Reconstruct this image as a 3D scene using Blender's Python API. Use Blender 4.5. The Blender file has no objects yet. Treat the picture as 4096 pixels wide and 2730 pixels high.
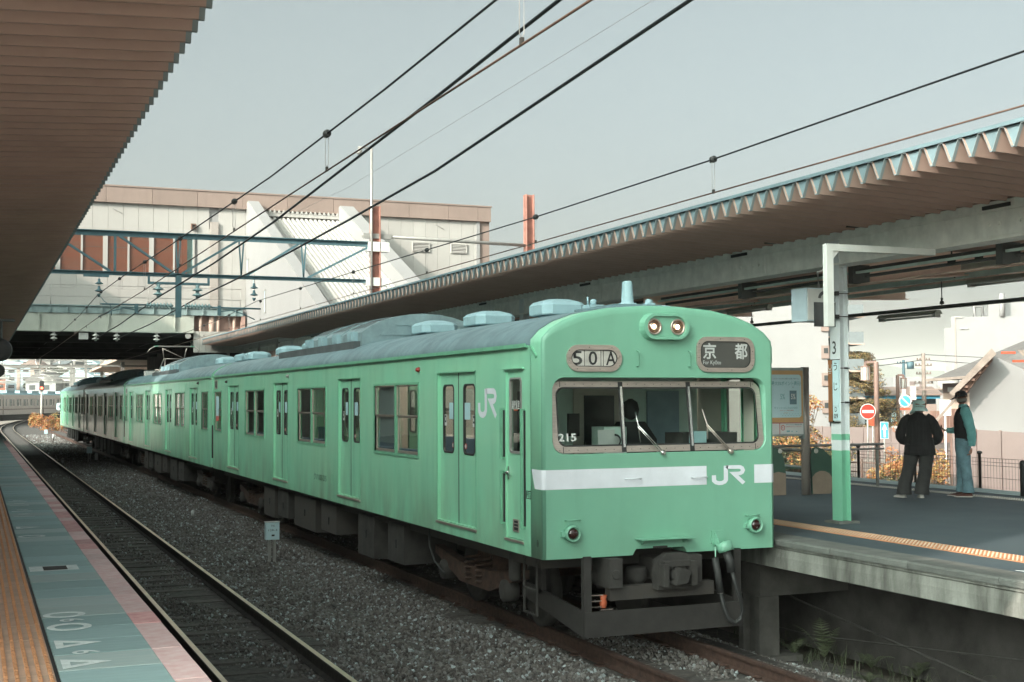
import bpy, math, random
from mathutils import Vector, Matrix, geometry
R = math.radians
PI = math.pi
random.seed(7)
scn = bpy.context.scene
COL = scn.collection

# ---------------------------------------------------------------- camera
cam_d = bpy.data.cameras.new('camera')
cam_d.sensor_width = 36.0
cam_d.lens = 45.43
cam_d.clip_start = 0.05
cam_d.clip_end = 9000
cam = bpy.data.objects.new('camera', cam_d)
COL.objects.link(cam)
_y, _p, _r = R(22.604), R(2.548), R(-0.25)
_f = Vector((math.sin(_y) * math.cos(_p), math.cos(_y) * math.cos(_p), math.sin(_p)))
_r0 = Vector((math.cos(_y), -math.sin(_y), 0))
_u0 = _r0.cross(_f)
_rr = _r0 * math.cos(_r) + _u0 * math.sin(_r)
_uu = -_r0 * math.sin(_r) + _u0 * math.cos(_r)
cm = Matrix((_rr, _uu, -_f)).transposed().to_4x4()
cm.translation = Vector((-6.787, -12.134, 2.668))
cam.matrix_world = cm
scn.camera = cam

# ---------------------------------------------------------------- world and sun
SUN_TO = Vector((-1.0, -0.5, 0.55)).normalized()      # direction towards the sun
world = bpy.data.worlds.new('World')
scn.world = world
world.use_nodes = True
wn = world.node_tree.nodes
wl = world.node_tree.links
wn.clear()
wo = wn.new('ShaderNodeOutputWorld')
bg = wn.new('ShaderNodeBackground')
sky = wn.new('ShaderNodeTexSky')
sky.sky_type = 'NISHITA'
sky.sun_disc = False
sky.sun_elevation = math.asin(SUN_TO.z)
sky.sun_rotation = math.atan2(SUN_TO.x, SUN_TO.y) % (2 * PI)
sky.air_density = 0.3
sky.dust_density = 10.0
sky.ozone_density = 1.0
hs = wn.new('ShaderNodeHueSaturation')
hs.inputs['Saturation'].default_value = 0.36
hs.inputs['Value'].default_value = 1.0
tint = wn.new('ShaderNodeMix')
tint.data_type = 'RGBA'
tint.blend_type = 'MULTIPLY'
tint.inputs[0].default_value = 1.0
tint.inputs[7].default_value = (0.858, 1.0, 0.925, 1)
wl.new(sky.outputs[0], hs.inputs['Color'])
wl.new(hs.outputs[0], tint.inputs[6])
wl.new(tint.outputs[2], bg.inputs[0])
bg.inputs[1].default_value = 0.15
wl.new(bg.outputs[0], wo.inputs[0])
sun_d = bpy.data.lights.new('sun', 'SUN')
sun_d.energy = 2.1
sun_d.angle = R(0.5)
sun_d.color = (1.0, 0.87, 0.77)
sun = bpy.data.objects.new('sun', sun_d)
COL.objects.link(sun)
sun.rotation_euler = SUN_TO.to_track_quat('Z', 'Y').to_euler()
scn.view_settings.view_transform = 'Standard'
scn.view_settings.look = 'None'
scn.view_settings.gamma = 1
scn.view_settings.use_curve_mapping = False
scn.view_settings.exposure = 1.52
scn.render.engine = 'CYCLES'
scn.cycles.max_bounces = 7
scn.cycles.transparent_max_bounces = 16

# ---------------------------------------------------------------- materials
def mat(name, col, rough=0.7, metal=0.0, var=0.12, scale=6.0, bump=0.0, bscale=60.0, col2=None, streak=0.0,
        spec=0.5, coat=0.0, stretch=None, detail=5.0, emit=None, estr=0.0, f2=0.5, wav=0.0, ov=0.0, dirt=None):
    m = bpy.data.materials.new(name)
    m.use_nodes = True
    n, l = m.node_tree.nodes, m.node_tree.links
    b = n['Principled BSDF']
    b.inputs['Roughness'].default_value = rough
    b.inputs['Metallic'].default_value = metal
    b.inputs['Specular IOR Level'].default_value = spec
    if coat:
        b.inputs['Coat Weight'].default_value = coat
        b.inputs['Coat Roughness'].default_value = 0.12
    tc = n.new('ShaderNodeTexCoord')
    mp = n.new('ShaderNodeMapping')
    l.new(tc.outputs['Object'], mp.inputs['Vector'])
    if stretch:
        mp.inputs['Scale'].default_value = stretch
    nz = n.new('ShaderNodeTexNoise')
    nz.inputs['Scale'].default_value = scale
    nz.inputs['Detail'].default_value = detail
    nz.inputs['Roughness'].default_value = 0.6
    l.new(mp.outputs[0], nz.inputs['Vector'])
    mx = n.new('ShaderNodeMix')
    mx.data_type = 'RGBA'
    c = tuple(col)
    c2 = tuple(col2) if col2 else tuple(max(0.0, v * (1 - var * 2)) for v in c)
    c1 = c if col2 else tuple(min(1.0, v * (1 + var)) for v in c)
    mx.inputs[6].default_value = (*c1, 1)
    mx.inputs[7].default_value = (*c2, 1)
    rmp = n.new('ShaderNodeMapRange')
    rmp.inputs[1].default_value = f2 - 0.22
    rmp.inputs[2].default_value = f2 + 0.22
    l.new(nz.outputs['Fac'], rmp.inputs[0])
    l.new(rmp.outputs[0], mx.inputs[0])
    out = mx.outputs[2]
    if streak:
        mp2 = n.new('ShaderNodeMapping')
        mp2.inputs['Scale'].default_value = (3.2, 3.2, 0.42)
        l.new(tc.outputs['Object'], mp2.inputs['Vector'])
        n2 = n.new('ShaderNodeTexNoise')
        n2.inputs['Scale'].default_value = 1.7
        n2.inputs['Detail'].default_value = 7
        l.new(mp2.outputs[0], n2.inputs['Vector'])
        r2 = n.new('ShaderNodeMapRange')
        r2.inputs[1].default_value = 0.52
        r2.inputs[2].default_value = 0.74
        r2.inputs[3].default_value = 0
        r2.inputs[4].default_value = streak
        l.new(n2.outputs['Fac'], r2.inputs[0])
        m2 = n.new('ShaderNodeMix')
        m2.data_type = 'RGBA'
        l.new(r2.outputs[0], m2.inputs[0])
        l.new(out, m2.inputs[6])
        m2.inputs[7].default_value = (c[0] * .35 + .03, c[1] * .35 + .025, c[2] * .35 + .02, 1)
        out = m2.outputs[2]
        rr = n.new('ShaderNodeMapRange')
        rr.inputs[3].default_value = rough
        rr.inputs[4].default_value = min(1, rough + .3)
        l.new(n2.outputs['Fac'], rr.inputs[0])
        l.new(rr.outputs[0], b.inputs['Roughness'])
    if dirt:
        z_hi, z_lo, amt = dirt
        sx_ = n.new('ShaderNodeSeparateXYZ')
        l.new(tc.outputs['Object'], sx_.inputs[0])
        zr = n.new('ShaderNodeMapRange')
        zr.inputs[1].default_value = z_hi
        zr.inputs[2].default_value = z_lo
        zr.inputs[3].default_value = 0.12
        zr.inputs[4].default_value = 1.0
        l.new(sx_.outputs[2], zr.inputs[0])
        mp3 = n.new('ShaderNodeMapping')
        mp3.inputs['Scale'].default_value = (1.2, 1.2, .5)
        l.new(tc.outputs['Object'], mp3.inputs[0])
        n3 = n.new('ShaderNodeTexNoise')
        n3.inputs['Scale'].default_value = 2.2
        n3.inputs['Detail'].default_value = 9
        l.new(mp3.outputs[0], n3.inputs['Vector'])
        r3 = n.new('ShaderNodeMapRange')
        r3.inputs[1].default_value = .38
        r3.inputs[2].default_value = .72
        r3.inputs[4].default_value = amt
        l.new(n3.outputs['Fac'], r3.inputs[0])
        mm_ = n.new('ShaderNodeMath')
        mm_.operation = 'MULTIPLY'
        l.new(zr.outputs[0], mm_.inputs[0])
        l.new(r3.outputs[0], mm_.inputs[1])
        m3 = n.new('ShaderNodeMix')
        m3.data_type = 'RGBA'
        l.new(mm_.outputs[0], m3.inputs[0])
        l.new(out, m3.inputs[6])
        m3.inputs[7].default_value = (.16, .14, .095, 1)
        out = m3.outputs[2]
    if ov:
        oi = n.new('ShaderNodeObjectInfo')
        mr = n.new('ShaderNodeMapRange')
        mr.inputs[3].default_value = 1 - ov
        mr.inputs[4].default_value = 1 + ov
        l.new(oi.outputs['Random'], mr.inputs[0])
        hv = n.new('ShaderNodeHueSaturation')
        l.new(mr.outputs[0], hv.inputs['Value'])
        l.new(out, hv.inputs['Color'])
        out = hv.outputs[0]
    l.new(out, b.inputs['Base Color'])
    if bump or wav:
        nb = n.new('ShaderNodeTexNoise')
        nb.inputs['Scale'].default_value = bscale
        nb.inputs['Detail'].default_value = 4
        l.new(tc.outputs['Object'], nb.inputs['Vector'])
        bp = n.new('ShaderNodeBump')
        bp.inputs['Strength'].default_value = bump or 0.2
        bp.inputs['Distance'].default_value = 0.01
        l.new(nb.outputs['Fac'], bp.inputs['Height'])
        last = bp
        if wav:
            nw = n.new('ShaderNodeTexNoise')
            nw.inputs['Scale'].default_value = 1.3
            nw.inputs['Detail'].default_value = 2
            l.new(tc.outputs['Object'], nw.inputs['Vector'])
            b2 = n.new('ShaderNodeBump')
            b2.inputs['Strength'].default_value = wav
            b2.inputs['Distance'].default_value = 0.05
            l.new(nw.outputs['Fac'], b2.inputs['Height'])
            l.new(bp.outputs[0], b2.inputs['Normal'])
            last = b2
        l.new(last.outputs[0], b.inputs['Normal'])
    if emit:
        b.inputs['Emission Color'].default_value = (*emit, 1)
        b.inputs['Emission Strength'].default_value = estr
    return m

def glass(name, tint_c=(0.55, 0.58, 0.56), rough=0.02, refl=1.0, ior=1.65):
    m = bpy.data.materials.new(name)
    m.use_nodes = True
    n, l = m.node_tree.nodes, m.node_tree.links
    n.clear()
    o = n.new('ShaderNodeOutputMaterial')
    g = n.new('ShaderNodeBsdfGlossy')
    g.inputs['Roughness'].default_value = rough
    g.inputs['Color'].default_value = (refl, refl, refl, 1)
    t = n.new('ShaderNodeBsdfTransparent')
    t.inputs['Color'].default_value = (*tint_c, 1)
    fr = n.new('ShaderNodeFresnel')
    fr.inputs['IOR'].default_value = ior
    tc = n.new('ShaderNodeTexCoord')
    nz = n.new('ShaderNodeTexNoise')
    nz.inputs['Scale'].default_value = 1.2
    l.new(tc.outputs['Object'], nz.inputs['Vector'])
    bp = n.new('ShaderNodeBump')
    bp.inputs['Strength'].default_value = 0.05
    bp.inputs['Distance'].default_value = 0.05
    l.new(nz.outputs['Fac'], bp.inputs['Height'])
    l.new(bp.outputs[0], g.inputs['Normal'])
    mx = n.new('ShaderNodeMixShader')
    ge = n.new('ShaderNodeNewGeometry')
    sb_ = n.new('ShaderNodeMath')
    sb_.operation = 'SUBTRACT'
    sb_.inputs[0].default_value = 1.0
    l.new(ge.outputs['Backfacing'], sb_.inputs[1])
    ml_ = n.new('ShaderNodeMath')
    ml_.operation = 'MULTIPLY'
    l.new(fr.outputs[0], ml_.inputs[0])
    l.new(sb_.outputs[0], ml_.inputs[1])
    l.new(ml_.outputs[0], mx.inputs[0])
    l.new(t.outputs[0], mx.inputs[1])
    l.new(g.outputs[0], mx.inputs[2])
    l.new(mx.outputs[0], o.inputs[0])
    return m

M = {}
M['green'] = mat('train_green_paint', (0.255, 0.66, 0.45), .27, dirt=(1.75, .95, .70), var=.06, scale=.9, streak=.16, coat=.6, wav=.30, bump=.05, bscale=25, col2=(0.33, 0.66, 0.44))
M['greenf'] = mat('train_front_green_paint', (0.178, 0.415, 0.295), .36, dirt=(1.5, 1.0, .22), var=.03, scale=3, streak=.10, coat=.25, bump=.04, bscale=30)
M['green_frame'] = mat('train_window_frame_green', (0.165, 0.43, 0.275), .4, var=.1, scale=8)
M['stripe'] = mat('white_stripe_paint', (0.72, 0.74, 0.8), .4, var=.04, scale=5, streak=.06)
M['roof'] = mat('train_roof_grey', (0.17, 0.265, 0.29), .30, var=.16, scale=2.2, bump=.35, bscale=120, streak=.35)
M['roofdark'] = mat('train_roof_dark', (0.1, 0.115, 0.12), .6, var=.2, scale=3, bump=.2)
M['ventp'] = mat('ventilator_pale_blue', (0.3, 0.45, 0.49), .45, var=.06, scale=6, streak=.12)
M['acgrey'] = mat('aircon_grey_metal', (0.28, 0.38, 0.4), .38, metal=.35, var=.12, scale=5, streak=.2)
M['steel'] = mat('brushed_steel', (0.57, 0.49, 0.44), .38, metal=.75, var=.12, scale=9, stretch=(1, 1, 14))
M['chrome'] = mat('bright_steel', (0.72, 0.72, 0.70), .22, metal=1.0, var=.05)
M['black'] = mat('black_rubber', (0.03, 0.031, 0.031), .6, var=.2)
M['dark'] = mat('underframe_dark', (0.045, 0.042, 0.04), .85, var=.35, scale=5, bump=.3, bscale=30, col2=(0.055, 0.047, 0.04))
M['dark2'] = mat('equipment_box_grey', (0.045, 0.042, 0.039), .8, var=.25, scale=4, streak=.4)
M['rust'] = mat('rusty_bogie', (0.065, 0.035, 0.025), .85, var=.3, scale=9, bump=.3)
M['pilot'] = mat('pilot_plate_grey', (0.035, 0.032, 0.03), .75, var=.15, scale=7, bump=.2)
M['pilaster'] = mat('beige_pilaster', (0.32, 0.285, 0.26), .7, var=.05)
M['crossbeam'] = mat('bounce_lit_cross_beam', (0.80, 0.60, 0.50), .5, var=.05)  # warm bounced light on the beams is put into this peach colour
M['rim'] = mat('deck_edge_rim', (0.23, 0.27, 0.275), .5, var=.05)
M['saloon_fill'] = mat('saloon_fill_glow', (1, 1, 1), .5, emit=(1.0, 0.93, 0.82), estr=3.2)
M['glass'] = glass('train_window_glass', (0.80, 0.80, 0.77), ior=2.1)
M['signglass'] = glass('sign_glass', (0.96, 0.96, 0.96), ior=1.4)
M['wsglass'] = glass('windscreen_glass', (0.84, 0.90, 0.88), ior=2.5)
M['bglass'] = glass('building_glass', (0.8, 0.78, 0.75))
M['interior'] = mat('cab_interior_green', (0.62, 0.76, 0.69), .7, var=.08, scale=2)
M['interior2'] = mat('saloon_cream_panel', (0.66, 0.61, 0.53), .6, var=.06, scale=2)
M['floor_in'] = mat('saloon_floor', (0.16, 0.15, 0.14), .7)
M['blind'] = mat('window_blind_blue', (0.30, 0.40, 0.45), .8, var=.06)
M['seatg'] = mat('seat_moquette', (0.10, 0.20, 0.30), .9, var=.2, scale=30)
M['sticker'] = mat('pale_blue_sticker', (0.42, 0.62, 0.66), .5, var=.03)
M['white'] = mat('white_paint', (0.6, 0.61, 0.6), .45, var=.04, scale=4)
M['whitew'] = mat('white_steel_paint', (0.60, 0.61, 0.58), .45, var=.08, scale=2.5, streak=.12, wav=.05)
M['print_black'] = mat('black_print', (0.02, 0.021, 0.022), .5)
M['print_grey'] = mat('grey_print', (0.03, 0.05, 0.045), .6)
M['signface'] = mat('destination_blind', (0.09, 0.088, 0.082), .35, var=.05)
M['numface'] = mat('train_number_drum', (0.66, 0.63, 0.58), .45, var=.15, scale=7)
M['lens_red'] = mat('tail_lens_red', (0.03, 0.007, 0.006), .12, var=.1, coat=1)
M['lamp_glass'] = glass('headlight_lens', (0.95, 0.90, 0.85), rough=.05)
M['reflector'] = mat('headlight_reflector', (0.85, 0.72, 0.62), .2, metal=1, var=.1, scale=20)
M['bulb'] = mat('lit_bulb', (1, .8, .6), .3, emit=(1.0, 0.66, 0.42), estr=7)
M['redlamp'] = mat('marker_red_button', (0.35, 0.03, 0.02), .3)
M['orangev'] = mat('orange_valve', (0.45, 0.10, 0.04), .5)
M['rail_top'] = mat('polished_rail', (0.8, 0.66, 0.5), .38, metal=1.0, var=.1, scale=2)
M['rail_rust'] = mat('rusty_rail', (0.065, 0.034, 0.025), .85, var=.25, scale=12, bump=.3)
M['rail_dark'] = mat('dark_rail_side', (0.035, 0.030, 0.027), .9, var=.3, scale=12)
M['sleeper'] = mat('concrete_sleeper', (0.1, 0.09, 0.082), .95, var=.25, scale=10, bump=.5, bscale=40, ov=0.25)
M['bed'] = mat('ballast_bed_dust', (0.085, 0.078, 0.072), .98, var=.35, scale=14, bump=.8, bscale=40)
M['stone'] = None
M['ground'] = mat('trodden_earth', (0.23, 0.20, 0.17), .95, var=.2, scale=.6, bump=.3)
M['red_edge'] = mat('faded_red_edge_paint', (0.86, 0.64, 0.63), .8, var=.1, scale=9, bump=.15, bscale=90, col2=(0.74, 0.42, 0.41), detail=9, f2=.56, ov=0.12)
M['red_edge2'] = mat('strong_red_edge_paint', (0.8, 0.48, 0.475), .8, var=.1, scale=9, bump=.15, bscale=90, col2=(0.62, 0.26, 0.26), detail=9, ov=0.1)
M['teal_slab'] = mat('teal_platform_paint', (0.36, 0.5, 0.505), .75, var=.1, scale=4, stretch=(1, 5, 1), bump=.12, bscale=90, col2=(0.29, 0.415, 0.42), detail=8, ov=0.13)
M['teal_slab2'] = mat('worn_teal_platform_paint', (0.47, 0.53, 0.515), .8, var=.1, scale=4, stretch=(1, 5, 1), bump=.12, bscale=90, col2=(0.35, 0.47, 0.47), detail=8, ov=0.1)
M['plat_grey'] = mat('platform_asphalt_grey', (0.2, 0.2, 0.2), .9, var=.15, scale=6, bump=.3, bscale=140)
M['yellow_l'] = mat('orange_tactile_tile', (0.70, 0.46, 0.34), .8, var=.12, scale=5, bump=.12, bscale=80, ov=0.1)
M['yellow_ld'] = mat('orange_tactile_bar', (0.62, 0.3, 0.15), .8, var=.12, scale=25)
M['yellow_r'] = mat('yellow_tactile_tile', (0.5, 0.215, 0.1), .75, var=.08, scale=6, ov=0.12)
M['dotw'] = mat('worn_tactile_dot', (0.48, 0.37, 0.27), .7, var=.12, scale=9)
M['mark'] = mat('worn_white_floor_paint', (0.82, 0.88, 0.87), .8, var=.12, scale=12, detail=8)
M['asphalt_r'] = mat('dark_platform_asphalt', (0.042, 0.062, 0.075), .72, var=.16, scale=1.3, bump=.35, bscale=170, col2=(0.062, 0.086, 0.096), detail=9)
M['coping'] = mat('weathered_concrete_coping', (0.14, 0.145, 0.135), .9, var=.15, scale=5, bump=.35, bscale=50, col2=(0.08, 0.085, 0.078), detail=9, ov=0.14)
M['platside'] = mat('stained_concrete_beam', (0.27, 0.275, 0.25), .95, scale=2.6, stretch=(1, 1.5, .30), bump=.6, bscale=22, col2=(0.05, 0.05, 0.043), detail=11, ov=0.12)
M['concrete'] = mat('grey_concrete', (0.085, 0.08, 0.073), .95, var=.2, scale=4, bump=.35, bscale=35)
M['darkconc'] = mat('dark_concrete_wall', (0.065, 0.06, 0.056), .95, var=.3, scale=2, bump=.3)
M['deckbrown'] = mat('canopy_deck_underside', (0.5, 0.33, 0.27), .42, var=.07, scale=1.6, streak=.08)
M['deckgrey'] = mat('canopy_deck_right', (0.42, 0.29, 0.24), .48, var=.06, scale=1.6, streak=.06)
M['cap'] = mat('canopy_end_cap', (0.155, 0.225, 0.25), .5, var=.06, scale=6, streak=.15, ov=0.1)
M['beam'] = mat('galvanised_beam', (0.82, 0.82, 0.77), .45, metal=.1, var=.10, scale=5, streak=.15, bump=.05)
M['conduit'] = mat('teal_conduit', (0.5, 0.62, 0.58), .5, var=.1)
M['darkpipe'] = mat('dark_cable_tray', (0.06, 0.065, 0.062), .6, var=.2)
M['wire'] = mat('overhead_wire', (0.022, 0.026, 0.028), .5, metal=.5, var=.1)
M['wirec'] = mat('copper_contact_wire', (0.16, 0.10, 0.075), .45, metal=.6, var=.2)
M['gantry'] = mat('gantry_teal_steel', (0.075, 0.15, 0.175), .55, var=.12, scale=3, streak=.15)
M['polerust'] = mat('red_oxide_pole', (0.33, 0.155, 0.12), .75, var=.18, scale=4, streak=.2)
M['galv'] = mat('galvanised_pipe', (0.34, 0.33, 0.31), .45, metal=.3, var=.1)
M['insul'] = mat('porcelain_insulator', (0.50, 0.50, 0.47), .25, var=.05)
M['insul_t'] = mat('teal_porcelain', (0.22, 0.33, 0.34), .3, var=.06)
M['wallw'] = mat('cream_wall_panel', (0.365, 0.348, 0.328), .6, var=.03, scale=1.2, streak=.04, ov=0.035)
M['wallw2'] = mat('cream_render', (0.25, 0.245, 0.243), .75, var=.03, scale=.9)
M['band'] = mat('pinkish_brown_coping', (0.235, 0.175, 0.15), .55, var=.05, scale=1.0, streak=.12, ov=0.05)
M['girder'] = mat('pale_green_girder', (0.4, 0.42, 0.37), .55, var=.10, scale=.9, streak=.18)
M['flange'] = mat('teal_girder_flange', (0.22, 0.29, 0.29), .6, var=.15, scale=2, streak=.2)
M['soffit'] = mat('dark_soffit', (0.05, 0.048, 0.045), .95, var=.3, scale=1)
M['orangeb'] = mat('orange_brick_blind', (0.4, 0.125, 0.07), .85, scale=1.3, stretch=(.6, 1, 3), bump=.2, col2=(0.31, 0.15, 0.11), detail=7)
M['tealb'] = mat('teal_blind', (0.12, 0.22, 0.23), .8)
M['pinkcol'] = mat('pinkish_service_column', (0.36, 0.23, 0.19), .7, var=.12, scale=3)
M['greycl'] = mat('grey_cladding', (0.36, 0.35, 0.32), .7, var=.06)
M['colgreen'] = mat('pillar_green', (0.17, 0.44, 0.30), .4, var=.05, scale=3, streak=.05)
M['colwhite'] = mat('pillar_white', (0.62, 0.66, 0.67), .45, var=.05, scale=3, streak=.06)
M['brownsign'] = mat('sign_brown', (0.26, 0.11, 0.045), .5, var=.04)
M['signblue'] = mat('sign_white_blue', (0.50, 0.66, 0.70), .5, var=.02)
M['boxblue'] = mat('monitor_case', (0.42, 0.52, 0.57), .5, var=.05)
M['boxgrey'] = mat('monitor_back', (0.46, 0.46, 0.44), .6, var=.05)
M['boardgrey'] = mat('notice_board_frame', (0.34, 0.40, 0.39), .5)
M['poster'] = mat('poster_orange', (0.55, 0.33, 0.15), .5, var=.03)
M['posterb'] = mat('poster_blue', (0.5, 0.68, 0.72), .5, var=.02)
M['posterd'] = mat('poster_dark_blue', (0.13, 0.22, 0.26), .5)
M['posterred'] = mat('poster_red', (0.55, 0.10, 0.09), .5)
M['postert'] = mat('poster_teal_print', (0.20, 0.42, 0.45), .5)
M['postgrey'] = mat('board_post', (0.36, 0.31, 0.28), .35, metal=.5, var=.06)
M['benchg'] = mat('dark_green_bench_panel', (0.045, 0.095, 0.07), .45, var=.08)
M['benchp'] = mat('tan_bench_panel', (0.26, 0.20, 0.155), .5, var=.08)
M['fence'] = mat('black_mesh_fence', (0.035, 0.035, 0.035), .6)
M['road'] = mat('sunlit_road', (0.2, 0.16, 0.14), .9, var=.12, scale=.7, bump=.2, detail=8)
M['roadline'] = mat('white_road_paint', (0.72, 0.68, 0.62), .8, var=.06)
M['brownpanel'] = mat('brown_fence_panel', (0.17, 0.13, 0.12), .7, var=.05, scale=1.5, ov=0.06)
M['lampbrown'] = mat('brown_lamp_post', (0.21, 0.135, 0.11), .6, var=.06)
M['lampwhite'] = mat('opal_lamp_glass', (0.5, 0.48, 0.44), .4)
M['signred'] = mat('sign_red', (0.45, 0.03, 0.018), .5, var=.03)
M['signbl'] = mat('sign_blue', (0.05, 0.26, 0.38), .5, var=.03)
M['rooft'] = mat('grey_roof_tiles', (0.13, 0.12, 0.115), .8, var=.12, scale=3, bump=.3)
M['wood'] = mat('weathered_wood', (0.17, 0.10, 0.075), .85, var=.25, scale=6, stretch=(1, 1, 8))
M['woodl'] = mat('pale_barge_board', (0.26, 0.21, 0.18), .8, var=.15, scale=4)
M['woodred'] = mat('red_brown_planks', (0.2, 0.115, 0.09), .85, var=.12, scale=2, stretch=(6, 6, .6), ov=0.15)
M['redpurlin'] = mat('orange_red_purlin', (0.42, 0.07, 0.03), .7)
M['beigew'] = mat('beige_wall', (0.42, 0.31, 0.255), .8, var=.04)
M['corr'] = mat('weathered_corrugated_sheet', (0.22, 0.17, 0.14), .8, var=.2, scale=5)
M['bark'] = mat('tree_bark', (0.10, 0.075, 0.055), .9, var=.3, scale=12)
M['leaf_o'] = mat('orange_leaf', (0.42, 0.155, 0.06), .7, var=.3, scale=9)
M['leaf_y'] = mat('yellow_leaf', (0.4, 0.27, 0.1), .7, var=.3, scale=9)
M['leaf_g'] = mat('green_leaf', (0.075, 0.1, 0.045), .7, var=.35, scale=9)
M['leaf_d'] = mat('dark_leaf', (0.025, 0.04, 0.022), .75, var=.35, scale=9)
M['leaf_b'] = mat('brown_needle', (0.15, 0.1, 0.05), .8, var=.3, scale=7)
M['fern'] = mat('fern_green', (0.065, 0.08, 0.04), .7, var=.3, scale=9)
M['hill'] = mat('far_hill_wood', (0.07, 0.09, 0.065), .95, var=.25, scale=.01)
M['townhill'] = mat('far_slope', (0.2, 0.21, 0.19), .95, var=.2, scale=.03)
M['silver'] = mat('stainless_train', (0.56, 0.49, 0.45), .4, metal=.35, var=.05)
M['winblack'] = mat('dark_window', (0.05, 0.055, 0.055), .2, var=.1)
M['shopteal'] = mat('teal_shop_front', (0.06, 0.11, 0.13), .6, var=.2, scale=.8)
M['skin'] = mat('skin', (0.34, 0.18, 0.125), .6, var=.06)
M['hair'] = mat('grey_hair', (0.22, 0.20, 0.18), .8)
M['vest'] = mat('black_vest', (0.014, 0.015, 0.018), .85, var=.2, scale=20)
M['jacket'] = mat('black_striped_jacket', (0.013, 0.013, 0.014), .9, var=.25, scale=3, stretch=(9, 9, .3), col2=(0.03, 0.03, 0.032))
M['shirt'] = mat('teal_shirt', (0.16, 0.42, 0.42), .8, var=.15, scale=8)
M['jeans'] = mat('blue_jeans', (0.15, 0.27, 0.32), .85, var=.2, scale=7)
M['trousers'] = mat('charcoal_trousers', (0.045, 0.045, 0.045), .9, var=.15, scale=8)
M['hatteal'] = mat('teal_sun_hat', (0.62, 0.86, 0.83), .85, var=.1, scale=10, bump=.1)
M['capblack'] = mat('black_cap', (0.014, 0.014, 0.017), .7)
M['shoeb'] = mat('brown_shoe', (0.10, 0.035, 0.025), .5)
M['shoew'] = mat('white_shoe', (0.50, 0.48, 0.45), .7)

M['blockwhite'] = mat('white_bounce_wall', (0.80, 0.77, 0.73), .6, var=.03)  # near-white so unseen walls on the left bounce more light to the train

def stone_mat():
    m = mat('ballast_stone', (0.16, 0.155, 0.15), .85, var=.1, scale=25, bump=.3, bscale=60)
    n, l = m.node_tree.nodes, m.node_tree.links
    b = n['Principled BSDF']
    oi = n.new('ShaderNodeObjectInfo')
    cr = n.new('ShaderNodeValToRGB')
    cr.color_ramp.elements[0].color = (0.062, 0.053, 0.049, 1)
    cr.color_ramp.elements[1].color = (0.40, 0.45, 0.46, 1)
    e = cr.color_ramp.elements.new(.62)
    e.color = (0.15, 0.135, 0.125, 1)
    e = cr.color_ramp.elements.new(.9)
    e.color = (0.20, 0.20, 0.195, 1)
    l.new(oi.outputs['Random'], cr.inputs[0])
    l.new(cr.outputs[0], b.inputs['Base Color'])
    return m
M['stone'] = stone_mat()

# ---------------------------------------------------------------- mesh helpers
ORG = {}

def origin(o):
    return ORG.get(o.name, Vector((0, 0, 0))) if o else Vector((0, 0, 0))

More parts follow.
